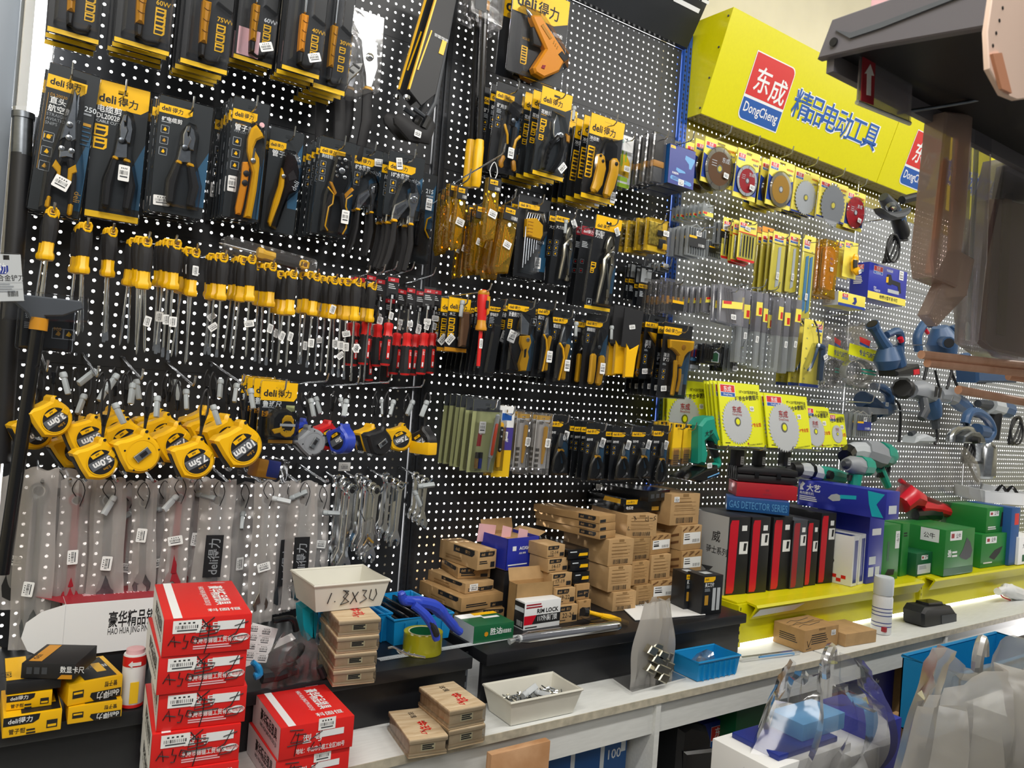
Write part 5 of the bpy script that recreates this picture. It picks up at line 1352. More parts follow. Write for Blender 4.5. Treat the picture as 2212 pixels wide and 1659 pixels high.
stack(hexcard,(1123,418),(1174,606),.16,3,.036,'hex_key_pack','hex keys','hex key pack with a yellow fan holder',tilt=.02)
def locking(big):
 def b(w,h):
  c=Card(w,h,'card');c.blue(.5,.8,.75)
  if big: c.head(0,.145,1,cut=.2);c.rect(0,.965,1,1,'yelcard');c.text(.04,.2,.01,'圆口带刃','wht',wmax=w*.34);c.text(.04,.235,.01,'大力钳','wht',wmax=w*.3);c.badge(.03,.5,.02);c.badge(.03,.57,.014);c.icon(.05,.89,.02,'lt')
  else: c.head(.07,.145,.62);c.text(.05,.24,.008,'大力钳','wht');[c.icon(.07,.4+.08*k,.013) for k in range(3)]
  PL(c,'jaw',[(.52,.2),(.6,.21),(.66,.3),(.6,.31),(.58,.36),(.46,.38),(.4,.34),(.44,.25)],-.018,-.005,'nickel',.003);PL(c,'jaw#2',[(.62,.19),(.72,.23),(.78,.36),(.76,.42),(.56,.42),(.54,.36),(.66,.33),(.7,.28)],-.016,-.004,'nickel',.003)
  RV(c,'jaw',.68,.37,.005,'steel',-.021,-.016);RV(c,'jaw',.52,.44,.004,'steel',-.021,-.016);RV(c,'jaw',.7,.5,.004,'steel',-.021,-.016)
  S(c,'handle',[(.56,.4),(.44,.46),(.46,.6),(.4,.78),(.36,.92)],[.08,.1,.07,.07,.045],-.014,.007,'nickel');S(c,'handle#2',[(.7,.42),(.74,.5),(.7,.65),(.72,.85)],[.07,.08,.07,.06],-.012,.008,'nickel');S(c,'handle',[(.5,.5),(.58,.62),(.66,.76)],.025,-.018,.003,'dsteel')
  x,z=c.pt(.72,.88);c.k['adjusting_screw'].lathe([(.004,.012),(.004,.0),(.0075,-.002),(.0075,-.012),(.005,-.013)],'nickel',12,Matrix.Translation((x,-.012,z)))
  c.dome([(.44,.17),(.8,.17),(.88,.4),(.86,.95),(.24,.95),(.3,.5)],.026);c.stick(.84,.13,-1.0,-.004)
  if not big: sec_tag(c.k['security_tag'],(c.pt(.3,0)[0],-.02,c.pt(0,.12)[1]),(-.05,-.1,-1),.9)
  return c
 return b
stack(locking(0),(1203,454),(1229,619),.2,3,.032,'locking_pliers_pack','locking pliers','smaller locking pliers pack',tilt=.08)
def redcard(w,h):
 c=Card(w,h,'card');c.rect(0,.06,1,.16,'dred');c.text(.1,.135,.009,'deli得力','wht',wmax=w*.7);c.lines(.1,.25,4,.03,.003,'lgrey');c.icon(.12,.45,.014,'red');c.icon(.12,.56,.014,'red');c.dome([(.4,.2),(.95,.2),(.95,.95),(.3,.95)],.024);return c
stack(redcard,(1259,476),(1275,664),.14,2,.03,'pliers_pack','pliers','dark pliers pack with a red header',tilt=.08)
stack(locking(1),(1289,463),(1316,674),.26,1,.03,'locking_pliers_pack','locking pliers','large locking pliers pack with yellow header',tilt=.1)
def bitset(w,h):
 c=Card(w,h,'yelcard',slot=False,part='bit_tray',t=.012)
 r=random.Random(5)
 for q in range(26): c.k['bits'].tube([(w*r.uniform(-.42,.2),-.013,h*r.uniform(.3,.9))]*1+[(w*r.uniform(-.42,.2),-.016,h*r.uniform(.3,.9))],.0022,('goldbit','blk','brass')[q % 3],5)
 c.k['bits'].box(-w*.46,w*.2,-.018,-.012,h*.2,h*.9,'goldbit',.002)
 c.k['ratchet'].box(w*.05,w*.4,-.022,-.012,h*.12,h*.42,'blk',.004);c.k['ratchet'].box(w*.22,w*.46,-.023,-.012,h*.1,h*.3,'yel',.004)
 c.k[c.part].quad((-w*.1,-.0235,h*.5),(w*.38,-.0235,h*.5),(w*.38,-.0235,h*.66),(-w*.1,-.0235,h*.66),'blk');c.k['clear_lid'].poly(rrect(-w*.5,w*.5,0,h,.008),-.026,.012,'blister',.004);sticker(c.k['price_sticker'],w*.3,h*.6,-.027)
 c.k['handle'].tube(spline([(-w*.2,0,h),(-w*.1,0,h+.014),(w*.1,0,h+.014),(w*.2,0,h)],4),.003,'blk',6);return c
stack(bitset,(1395,470),(1431,550),.22,4,.043,'bit_set','bit set','yellow screwdriver bit set in a clear case',tilt=.02)
for i,(a,b,d) in enumerate([((1362,566),(1378,650),.06),((1384,574),(1402,664),.1)]):
 def dk(w,h):
  c=Card(w,h,'card');c.rect(.1,.05,.9,.4,'lgrey');c.head(.45,.55,.8);c.lines(.12,.65,4,.02,.003,'lt');return c
 stack(dk,a,b,d,2,.02,'hang_card','hang card',['small black hang card beside the large locking pliers','small black hang card below the bit sets'][i],tilt=.05)
def pencilbag(w,h):
 c=Card(w,h,'bag',slot=False,clear_rim=False);del c.k['backing_card']
 for q in range(3): c.k['pencil'].tube([(w*(-.28+.28*q),-.002,h*.04),(w*(-.28+.28*q),-.002,h*.3)],.004,'blk',6);c.k['pencil'].tube([(w*(-.28+.28*q),-.002,h*.3),(w*(-.28+.28*q),-.002,h*.52)],.0044,'amber',6);c.k['pencil'].tube([(w*(-.28+.28*q),-.002,h*.52),(w*(-.28+.28*q),-.002,h*.92)],.004,'blk',6)
 c.k['clear_bag'].poly([(-w*.5,0),(w*.5,0),(w*.45,h),(-w*.47,h)],-.0095,.006,'bag',.003);c.k['label'].quad((-w*.1,-.0099,h*.15),(w*.5,-.0099,h*.15),(w*.5,-.0099,h*.42),(-w*.1,-.0099,h*.42),'card');c.k['label'].quad((-w*.1,-.0101,h*.34),(w*.5,-.0101,h*.34),(w*.5,-.0101,h*.42),(-w*.1,-.0101,h*.42),'yel');return c
stack(pencilbag,(1436,600),(1470,684),.2,6,.024,'pencil_bag','pencils','bag of black pencils with orange bands',tilt=.02)
# third row
def brownpack(w,h):
 c=Card(w,h,'card');c.head(0,.26,1,cut=.05);c.rect(0,.93,1,1,'amber');c.text(.08,.33,.007,'木工','wht');[c.badge(.08,.38+.14*k,w*.28) for k in range(3)]
 c.k['handle'].poly(c.P([(.52,.24),(.86,.24),(.92,.5),(.84,.9),(.56,.9)]),-.022,-.004,'brown',.006);c.dome([(.46,.2),(.95,.2),(.97,.92),(.46,.92)],.026);c.stick(.2,.78,.9,-.004,.03,.02);sec_tag(c.k['security_tag'],(c.pt(.38,0)[0],-.03,c.pt(0,.05)[1]),(-.1,-.1,-1),1.0);return c
stack(brownpack,(970,641),(1006,762),.2,3,.03,'tool_pack','tool pack','brown handled tool pack with yellow header',tilt=.04)
def plainhead(w,h):
 c=Card(w,h,'card',slotw=.08);c.head(.08,.14,.8);c.text(.1,.2,.007,'锂电起子','wht',wmax=w*.6);c.lines(.1,.23,4,.02,.0025);c.icon(.12,.3,.012);c.dome([(.3,.3),(.95,.3),(.95,.96),(.2,.96)],.016);return c
stack(plainhead,(1060,648),(1063,812),.27,9,.027,'tool_pack','tool pack','narrow black tool pack behind the red screwdriver',tilt=.16,slope=.03)
O=at(1045,632,.31)
t=thing('screwdriver','red insulated screwdriver with a red sleeved blade hung alone','screwdriver',O);K=Kit()
K['grip'].lathe([(.004,.008),(.0125,.004),(.0155,-.008),(.0155,-.03),(.013,-.055),(.0115,-.075)],'red',14);K['grip'].lathe([(.0128,.005),(.0155,-.0),(.0157,-.005),(.013,-.012)],'amber',14)
K['grip'].lathe([(.0115,-.073),(.0125,-.085),(.0155,-.094),(.015,-.1),(.006,-.102)],'amber',14);K['grip'].poly([(.002,-.01),(.012,-.01),(.012,-.055),(.006,-.06)],-.0165,-.012,'amber',.001);K['grip'].box(-.001,.008,-.0172,-.016,-.042,-.022,'blk')
K['blade'].tube([(0,0,-.1),(0,0,-.195)],.0052,'red',12);K['blade'].tube([(0,0,-.195),(0,0,-.2)],.003,'dsteel',8);sticker(K['price_sticker'],0,-.135,-.0056,1.57,.026,.01);K.build(t)
wire_hook((O.x,O.z+.002),.33,.0,'red insulated screwdriver',.02)
def knife(w,h):
 c=Card(w,h,'card',su=.62,slotw=.14);c.blue(.35,.95,.75);c.head(.07,.145,.74);c.text(.06,.225,.01,'折叠割刀','wht',wmax=w*.36);c.badge(.06,.27,.015);c.badge(.06,.33,.015);c.icon(.86,.22,.02,'lt')
 PL(c,'blade',[(.4,.17),(.74,.3),(.74,.46),(.48,.46)],-.014,-.007,'steel',.001);PL(c,'handle',[(.5,.48),(.78,.46),(.86,.55),(.78,.68),(.84,.76),(.8,.95),(.6,.96),(.54,.86),(.62,.68),(.5,.58)],-.02,-.005,'yeltool',.003)
 PL(c,'handle',[(.62,.66),(.7,.64),(.7,.76),(.64,.77)],-.0215,-.0195,'blk',.001);RV(c,'handle',.7,.52,.006,'steel',-.023,-.019);S(c,'spare_case',[(.12,.6),(.3,.78),(.5,.95)],.05,-.012,.006,'blk_sh')
 c.dome([(.32,.14),(.8,.2),(.96,.5),(.96,.96),(.06,.96),(.06,.55),(.3,.45)],.027);c.stick(.24,.5,-.25,-.005,.026,.034);return c
stack(knife,(1099,645),(1140,809),.24,3,.032,'knife_pack','utility knife','yellow folding knife pack',tilt=.08)
def yplier(kind,lab):
 def b(w,h):
  c=Card(w,h,'card');c.blue(.25,.7,.7);c.head(.1,.17,.72);c.text(.06,.235,.009,lab,'wht',wmax=w*.36);c.icon(.07,.27,.012);c.icon(.07,.34,.012)
  jm='blk_sh' if kind=='strip' else ('dsteel' if kind=='combo' else 'steel')
  if kind=='strip': PL(c,'jaw',[(.5,.2),(.62,.24),(.72,.38),(.66,.5),(.6,.54),(.4,.56),(.34,.5),(.5,.44),(.46,.3)],-.015,-.005,jm,.003)
  else: PL(c,'jaw',[(.5,.2),(.58,.26),(.68,.42),(.56,.5),(.4,.46),(.36,.4),(.42,.28)],-.015,-.005,jm,.003)
  RV(c,'jaw',.54,.44,.006,'dsteel',-.019,-.014)
  if kind=='strip': S(c,'handle',[(.34,.56),(.36,.75),(.34,.92)],[.12,.13,.12],-.014,.01,'yeltool');S(c,'handle#2',[(.72,.57),(.72,.75),(.68,.93)],[.12,.13,.12],-.014,.01,'yeltool')
  else:
   S(c,'handle',[(.34,.46),(.44,.62),(.34,.9)],[.1,.1,.09],-.014,.01,'rub');S(c,'handle#2',[(.72,.46),(.64,.62),(.66,.9)],[.11,.11,.1],-.014,.01,'yeltool');S(c,'handle',[(.24,.44),(.4,.5),(.5,.62),(.38,.92)],.05,-.024,.004,'yeltool',6)
  c.dome([(.34,.18),(.7,.18),(.94,.45),(.9,.96),(.14,.96),(.14,.5)],.027)
  if kind != 'cut': sec_tag(c.k['security_tag'],(c.pt(.86,0)[0],-.03,c.pt(0,.13)[1]),(0,-.1,-1),.95)
  c.stick(.68,.72,0,-.028,.02,.034);return c
 return b
stack(yplier('cut','斜口钳'),(1164,650),(1181,815),.21,3,.031,'cutter_pack','cutting pliers','yellow handled diagonal cutter pack',tilt=.06)
stack(yplier('combo','钢丝钳'),(1196,668),(1222,834),.22,4,.031,'pliers_pack','pliers','yellow handled combination pliers pack',tilt=.06)
stack(yplier('strip','剥线钳'),(1243,678),(1260,836),.15,1,.031,'stripper_pack','wire stripper','wire stripper pack showing one yellow handle',tilt=.05)
stack(yplier('strip','剥线钳'),(1268,676),(1300,840),.2,1,.031,'stripper_pack','wire stripper','wire stripper pack showing both yellow handles',tilt=.05)
for i,(x,y,d) in enumerate([(1310,735,.1),(1322,738,.14),(1337,735,.18),(1360,742,.22)]):
 w,h,loc=place((x-6,y),(x+5,y+75),d)
 t=thing('scraper',f'bare yellow handled scraper with black plate, {["first","second","third","fourth"][i]} beside the wire strippers','scraper',loc,group='bare yellow handled scrapers',rz=-.35);K=Kit()
 K['handle'].poly([(-w*.5,0),(w*.45,.002),(w*.6,h*.6),(w*.8,h),(-w*.1,h*.82),(-w*.5,h)],-.008,.008,'yel',.003);K['plate'].poly([(-w,h*.9),(w*.9,h*.86),(w*1.1,h*2.0),(-w*.9,h*2.05)],-.003,.003,'blk',.001)
 if i % 2: sticker(K['price_sticker'],0,h*1.5,-.0035,.2,.02,.014)
 K.build(t)
def scraper(big):
 def b(w,h):
  c=Card(w,h,'card');c.blue(.35,.8,.7);c.head(.05 if big else .12,.15 if big else .2,.62);c.text(.08,.45,.010,'清洁','wht');c.text(.08,.51,.010,'铲刀','wht');c.lines(.08,.55,2,.02,.0022);c.icon(.09,.62,.014);c.icon(.09,.7,.014)
  if big:
   PL(c,'scraper_head',[(.12,.22),(.98,.2),(.98,.32),(.8,.36),(.7,.42),(.64,.56),(.58,.57),(.5,.54),(.5,.42),(.34,.36),(.16,.33)],-.02,-.005,'yeltool',.004);RV(c,'scraper_head',.6,.3,.009,'amber',-.023,-.019)
   S(c,'handle',[(.4,.5),(.44,.7),(.42,.95)],.05,-.016,.008,'yeltool');S(c,'handle',[(.58,.6),(.6,.75),(.56,.9)],.035,-.018,.006,'yeltool');PL(c,'spare_blades',[(.7,.66),(.82,.66),(.82,.95),(.7,.95)],-.008,-.003,'steel',.001)
  else:
   PL(c,'scraper_head',[(.1,.27),(.9,.3),(.9,.36),(.7,.4),(.62,.45),(.5,.44),(.3,.36)],-.018,-.005,'yeltool',.003);S(c,'handle',[(.56,.44),(.54,.65),(.5,.83)],.06,-.014,.008,'yeltool');S(c,'handle',[(.42,.9),(.5,.86),(.6,.9),(.5,.95),(.42,.9)],.03,-.014,.005,'amber')
  c.dome([(.08,.18),(.98,.18),(.98,.4),(.88,.6),(.88,.97),(.3,.97),(.3,.5),(.1,.4)],.025);c.stick(.2,.88,.1,-.004);return c
 return b
stack(scraper(0),(1366,679),(1385,820),.15,1,.03,'scraper_pack','scraper','narrow yellow scraper pack partly covered',tilt=.06)
stack(scraper(0),(1396,678),(1427,822),.19,5,.028,'scraper_pack','scraper','yellow scraper pack of middle size',tilt=.06)
stack(scraper(1),(1436,696),(1478,862),.24,6,.03,'scraper_pack','scraper','widest yellow scraper pack',tilt=.06)
# fourth row
def pen(w,h):
 c=Card(w,h,'olive',su=.55);c.rect(0,0,1,.16,'dgrey');c.shape([(.3,.3),(.45,.3),(.42,.64),(.26,.64)],'dred');c.text(.335,.36,.006,'测','wht');c.text(.33,.42,.006,'电','wht');c.text(.325,.48,.006,'笔','wht')
 for q in range(2): c.k['battery'].tube([(c.pt(.28+.14*q,0)[0],-.008,c.pt(0,.72)[1]),(c.pt(.28+.14*q,0)[0],-.008,c.pt(0,.8)[1])],.0055,'blk',8);c.k['battery'].tube([(c.pt(.28+.14*q,0)[0],-.008,c.pt(0,.8)[1]),(c.pt(.28+.14*q,0)[0],-.008,c.pt(0,.94)[1])],.0055,'navy' if q else 'brass',8)
 S(c,'tester',[(.86,.2),(.8,.5),(.74,.78)],[.07,.085,.075],-.014,.007,'lgrey');S(c,'tester',[(.82,.32),(.78,.5),(.74,.74)],[.05,.06,.05],-.02,.004,'orangered',6);S(c,'tester',[(.73,.8),(.7,.96)],[.06,.02],-.013,.005,'grey');c.text(.86,.75,.006,'V','dim')
 c.dome([(.14,.12),(.97,.12),(.97,.6),(.84,.99),(.1,.97)],.026);c.stick(.4,.38,0,-.004,.022,.034);return c
stack(pen,(1024,862),(1064,1020),.2,6,.034,'tester_pen_pack','tester pen','orange tester pen pack',tilt=.06)
def gold(w,h):
 c=Card(w,h,'yelcard');c.rect(0,0,1,.3,'paper');c.rect(.3,.1,.85,.2,'sgnblue');c.rect(.4,.3,1,.62,'purple');c.text(.6,.5,.008,'笔','wht');S(c,'tester',[(.16,.25),(.16,.6),(.2,.85)],[.16,.16,.1],-.012,.006,'yeltool');S(c,'tester',[(.16,.3),(.16,.62)],.1,-.018,.003,'blk')
 for v in (.33,.42,.6): RV(c,'tester',.16,v,.003,'lt',-.0225,-.02)
 c.dome([(0,.2),(.4,.2),(.4,.9),(.05,.9)],.026);c.stick(.55,.42,1.5,-.003);return c
stack(gold,(1075,876),(1098,1030),.18,2,.035,'tester_pen_pack','tester pen','yellow tester pen pack with purple print',tilt=.04)
def penbag(w,h):
 c=Card(w,h,'paper');c.head(.0,.08,1);[c.rect(.12,.62+.1*k,.4,.68+.1*k,'ink') for k in range(4)];c.lines(.2,.12,3,.02,.002,'ink');S(c,'pen',[(.62,.22),(.6,.6),(.56,.9)],[.14,.13,.06],-.01,.007,'yeltool');c.k['clear_bag'].poly(c.P([(0,-.05),(1,-.05),(1.05,1.12),(0,1.1)]),-.02,-.003,'bag',.004);c.stick(.7,.5,1.5,-.021);return c
stack(penbag,(1118,893),(1134,1010),.18,3,.04,'marking_pen_bag','marking pen','white and yellow bagged marking pen',tilt=.04)
stack(penbag,(1160,897),(1177,1012),.22,2,.035,'marking_pen_bag','marking pen','bagged yellow marking pen beside the mini pliers',tilt=.04)
def mini(kind):
 def b(w,h):
  c=Card(w,h,'card');c.blue(.3,.8,.66);c.head(.1,.185,.68);c.text(.06,.3,.006,'迷你钳','wht',wmax=w*.5);c.icon(.08,.36,.011);c.icon(.08,.46,.011)
  j={'cut': [(.5,.28),(.62,.3),(.68,.44),(.64,.52),(.48,.52),(.44,.42)],'nose': [(.54,.3),(.6,.34),(.66,.5),(.6,.54),(.5,.54),(.48,.46)],'end': [(.36,.4),(.72,.4),(.66,.46),(.64,.54),(.48,.54),(.44,.46)]}[kind]
  PL(c,'jaw',j,-.013,-.005,'steel' if kind != 'cut' else 'dsteel',.002)
  for p,s in (('handle',-1),('handle#2',1)): S(c,p,[(.56+s*.08,.58),(.56+s*.3,.75),(.56+s*.26,.9),(.56+s*.06,.97)],[.07,.085,.085,.07],-.012,.007,'blk_sh');S(c,p,[(.56+s*.06,.56),(.56+s*.12,.585)],.045,-.0135,.007,'yeltool',6)
  c.dome([(.4,.27),(.74,.27),(.9,.6),(.97,.98),(.1,.98),(.2,.6)],.024);c.stick(.86,.33,1.3,-.004,.03,.02);return c
 return b
stack(mini('cut'),(1187,897),(1219,1026),.2,2,.028,'mini_pliers_pack','mini pliers','mini cutter pack next to the bagged pens',tilt=.04)
stack(mini('nose'),(1268,914),(1297,1037),.24,8,.028,'mini_pliers_pack','mini pliers','needle nose mini pliers pack',tilt=.05)
stack(mini('nose'),(1324,922),(1354,1036),.22,3,.028,'mini_pliers_pack','mini pliers','long nose mini pliers pack in the middle',tilt=.03)
stack(mini('end'),(1367,922),(1398,1033),.22,2,.028,'mini_pliers_pack','mini pliers','end cutter mini pliers pack',tilt=.03)
stack(mini('cut'),(1413,918),(1433,1045),.2,2,.028,'mini_pliers_pack','mini pliers','last mini pliers pack beside the yellow sleeves',tilt=.03)
def ysleeve(w,h):
 c=Card(w,h,'yelcard',t=.01,part='sleeve');c.rect(.15,.02,.85,.1,'ink');c.k['clear_bag'].poly(c.P([(0,.68),(1,.66),(1,1.2),(0,1.2)]),-.016,.004,'bag',.003);c.k['level'].box(-w*.3,w*.3,-.012,.0,-h*.16,h*.3,'amber',.002);[c.k['level'].box(-w*.3,w*.3,-.0128,-.012,-h*.14+q*h*.05,-h*.12+q*h*.05,'blk') for q in range(6)];return c
stack(ysleeve,(1452,914),(1464,992),.2,4,.03,'yellow_sleeve_pack','hang card','yellow sleeve pack with a ruled tool below',tilt=.03,jit=.008)
stack(ysleeve,(1474,916),(1486,990),.18,2,.03,'yellow_sleeve_pack','hang card','yellow sleeve pack beside the teal saw',tilt=.03)
# ---------------------------------------------------------------- saw blades, bits and air tools on the first pale board
def dcsign(c,u0,v0,u1,v1):
 """red over blue maker's sign on a card"""
 c.rect(u0-.01,v0-.006,u1+.01,v1+.006,'wht');vm=v1-(v1-v0)*.36
 c.rect(u0,v0,u1,vm-.004,'sgnred');c.rect(u0,vm+.004,u1,v1,'sgnblue')
 H=(v1-v0)*c.h;W_=(u1-u0)*c.w
 x,z=c.pt((u0+u1)/2,vm-.02);c.k[c.part].text('东成',(x,c.y(),z),X3,Z3,min(H*.38,W_*.4),'wht','c',.012,W_*.86)
 x,z=c.pt((u0+u1)/2,v1-.02);c.k[c.part].text('DongCheng',(x,c.y(),z),X3,Z3,min(H*.17,W_*.2),'wht','c',.01,W_*.88)
def saw(c,u,v,r,m,y=-.006,teeth=0,hub='yelcard',inner=None,seg=0):
 x,z=c.pt(u,v);n=teeth*2 if teeth else 40
 pts=[((x+(r if (not teeth or k % 2) else r*.9)*math.cos(2*PI*k/n)),z+(r if (not teeth or k % 2) else r*.9)*math.sin(2*PI*k/n)) for k in range(n)]
 c.k['saw_blade'].poly(pts,y-.002,y,m)
 if inner: c.k['saw_blade'].disc((x,z),r*.8,inner,y-.0024,36)
 for k in range(seg):
  a=2*PI*k/seg;cc,ss=math.cos(a),math.sin(a)
  c.k['saw_blade'].quad(*[(x+cc*p-ss*q,y-.0026,z+ss*p+cc*q) for p,q in ((r*.8,-r*.015),(r,-r*.015),(r,r*.015),(r*.8,r*.015))],'dgrey')
 c.k['saw_blade'].disc((x,z),r*.2,'steel',y-.003,20);c.k['saw_blade'].disc((x,z),r*.13,hub,y-.0034,20)
 return x,z
def bladecard(kind):
 def b(w,h):
  c=Card(w,h,'dcyel',slotw=.12,clear_rim=False,t=.004)
  if kind in (0,1,2,5): c.shape([(0,.36),(.12,.4),(.5,.36),(.88,.4),(1,.36),(1,.9),(0,.9)],'dcblue');c.rect(0,.955,1,1,'dcyel')
  else: c.rect(0,.96,1,1,'dcblue')
  dcsign(c,.05,.1,.34,.235);c.text(.96,.17,.006,'金刚石锯片','red','r',wmax=w*.4);c.text(.95,.27,.006,'东成5号' if kind<2 else '木用锯片','dcblue','r',wmax=w*.3)
  r=w*.44;v=.62
  m,inn,t,hub,sg=[('nickel','brown',0,'dcyel',9),('lgrey','crimson',0,'lt',8),('nickel','gold',0,'lt',0),('silver',None,30,'dcyel',0),('grey',None,32,'dcyel',0),('crimson',None,0,'lt',10)][kind]
  if kind==5: r=w*.49;v=.56
  x,z=saw(c,.5,v,r,m,-.007,t,hub,inn,sg)
  if kind<2 or kind==5: c.k['saw_blade'].text('东成',(x+r*.1,-.0105,z+r*.35),X3,Z3,r*.2,'wht','l',.01);[c.k['saw_blade'].quad(*[(x+a*r,-.0105,z+b_*r) for a,b_ in ((-.6,.3-.12*q),(-.25,.3-.12*q),(-.25,.33-.12*q),(-.6,.33-.12*q))],'wht') for q in range(3)]
  p=[(x+r*1.06*math.cos(k*PI/12),z+r*1.06*math.sin(k*PI/12)) for k in range(24)]
  if kind<3 or kind==5: c.k['blister'].poly(p,-.016,-.0045,'blister',.004,back=False)
  else: c.k['clear_sleeve'].poly(rrect(-w*.5,w*.5,0,h*.93,.003),-.0135,-.0129,'clear',back=False)
  if kind in (0,1,5): c.stick(.68,.74,-.1,-.0165)
  c.text(.5,.975,.004,'东成电动工具','red','c',wmax=w*.5);return c
 return b
BL=[((1523,294),(1579,412),.2,3,.045,'brown diamond blade card'),((1594,318),(1628,438),.22,1,.03,'dark red diamond blade card'),((1664,338),(1703,456),.22,4,.035,'gold diamond blade card'),
   ((1718,360),(1757,471),.2,3,.03,'bright toothed blade card'),((1772,382),(1820,485),.22,1,.03,'dark toothed blade card'),((1831,407),(1858,502),.18,2,.03,'crimson cutting disc card')]
for i,(a,b,d,n,sp,ds) in enumerate(BL): stack(bladecard(i),a,b,d,n,sp,'saw_blade_pack','saw blade',ds,tilt=.07,jit=.003,rise=.03)
stack(bladecard(2),(1630,356),(1648,458),.1,2,.03,'saw_blade_pack','saw blade','yellow blade card low behind the dark red one',tilt=.05,hook=False)
def sds(w,h):
 c=Card(w,h,'frost',slot=False,t=.008,clear_rim=False,part='bit_box');c.k['label'].quad((-w*.5,-.0085,h*.1),(w*.5,-.0085,h*.1),(w*.5,-.0085,h*.4),(-w*.5,-.0085,h*.4),'dcyel');c.k['label'].quad((-w*.45,-.0088,h*.22),(-w*.1,-.0088,h*.22),(-w*.1,-.0088,h*.38),(-w*.45,-.0088,h*.38),'sgnred');c.k['label'].quad((-w*.5,-.0087,h*.1),(-w*.3,-.0087,h*.1),(-w*.3,-.0087,h*.2),(-w*.5,-.0087,h*.2),'teal')
 c.k['hanger'].tube([(-w*.15,-.004,h),(0,-.004,h+.014),(w*.15,-.004,h)],.002,'frost',5);return c
stack(sds,(1516,438),(1536,474),.2,8,.02,'bit_box','bit box','small frosted bit box with yellow label',tilt=.02)
def jig(w,h):
 c=Card(w,h,'dcyel',su=.5,slotw=.2);dcsign(c,.06,.1,.4,.22);c.text(.95,.2,.006,'曲线锯条','dcblue','r',wmax=w*.3);c.rect(0,.32,1,.345,'red');c.rect(0,.965,1,1,'red')
 for q in range(5): c.rect(.12+.165*q,.38,.22+.165*q,.93,'olive');x0=.145+.165*q;PL(c,'jigsaw_blade#%d' % q,[(x0,.4),(x0+.05,.4),(x0+.05,.52),(x0+.035,.92),(x0,.88)],-.004,-.002,'blk',0)
 c.dome([(.08,.36),(.95,.36),(.95,.95),(.08,.95)],.009);c.shape([(0,.96),(1,.96),(.96,1.02),(.04,1.02)],'red');c.stick(.45,.22,-.1,-.005,.03,.014);return c
stack(jig,(1598,470),(1628,568),.24,4,.022,'jigsaw_blade_pack','jigsaw blades','yellow jigsaw blade pack with red edges',tilt=.02,jit=.012)
def jig2(w,h):
 c=Card(w,h,'lgrey');c.rect(0,0,1,.24,'orange');[PL(c,'drill_bit#%d' % q,[(.12+.2*q,.45-.05*q),(.24+.2*q,.4-.05*q),(.24+.2*q,.9),(.12+.2*q,.9)],-.006,-.002,'dgrey',.001) for q in range(4)];c.dome([(.04,.3),(.96,.26),(.96,.96),(.04,.96)],.014);return c
stack(jig2,(1647,488),(1665,582),.14,2,.03,'drill_bit_pack','drill bits','grey drill bit pack with an orange header',tilt=.02)
def sawpack(two):
 def b(w,h):
  c=Card(w,h,'dcyel',slotw=.16);dcsign(c,.12,.06,.8 if not two else .55,.16);c.text(.9,.2,.005,'锯条','dcblue','r')
  for q in range(2 if two else 1): x0=(.3+.33*q) if two else .45;PL(c,'blade#%d' % q,[(x0,.26),(x0+.2,.24),(x0+.22,.9),(x0-.02,.94)],-.004,-.0015,'sky' if two else 'lt',0)
  c.k['clear_sleeve'].poly(c.P([(0,.2),(1,.2),(1,1),(0,1)]),-.0075,-.001,'clear',.002);c.stick(.5,.74,1.5,-.008,.026,.016);return c
 return b
stack(sawpack(0),(1671,498),(1687,632),.22,4,.024,'saw_blade_pack','saw blades','long yellow reciprocating blade pack',tilt=.03)
stack(sawpack(0),(1706,502),(1717,634),.2,3,.024,'saw_blade_pack','saw blades','narrower yellow reciprocating blade pack',tilt=.03)
stack(sawpack(1),(1736,506),(1747,690),.22,1,.02,'saw_blade_pack','saw blades','tall yellow pack of two light blue blades',tilt=.02)
def ypouch(w,h):
 c=Card(w,h,'dcyel',slot=False);del c.k['backing_card'];c.k['blister']=MB()
 c.k['air_hose'].poly(rrect(-w*.3,w*.34,h*.12,h*.9,w*.28),-.012,.008,'yeltool',.005);c.k['pouch'].poly([(-w*.4,h),(w*.5,h),(w*.45,h*.1),(w*.5,0),(-w*.5,.01),(-w*.4,h*.12)],-.016,.011,'yelbag',.005)
 for q in range(3): c.k['pouch'].text('气动',(-w*.12,-.0165,h*(.66-.08*q)),X3,Z3,.007,'dcblue','l')
 c.k['pouch'].text('PUSH',(w*.04,-.0165,h*.3),Z3,-X3,.007,'brown','l');sticker(c.k['price_sticker'],w*.05,h*.5,-.017,0,.02,.016);return c
stack(ypouch,(1777,515),(1797,648),.2,3,.034,'yellow_pouch','tool pouch','padded yellow pouch beside the glue gun card',tilt=.02)
def pistol(w,h):
 c=Card(w,h,'dcyel');dcsign(c,.1,.06,.4,.18);S(c,'gauge_body',[(.5,.55),(.55,.75),(.8,.8)],.2,-.02,.012,'yeltool');S(c,'gauge_body',[(.6,.4),(.62,.55)],.17,-.018,.01,'yeltool');PL(c,'gauge_face',[(.24,.54),(.52,.52),(.54,.72),(.28,.75)],-.035,-.03,'blk',.002);c.stick(.75,.82,.4,-.034,.018,.016);return c
stack(pistol,(1825,518),(1847,604),.2,2,.04,'tape_dispenser_pack','hang card','yellow card with a rounded yellow tool with black window',tilt=.02)
w,h,loc=place((1879,565),(1955,662),.2)
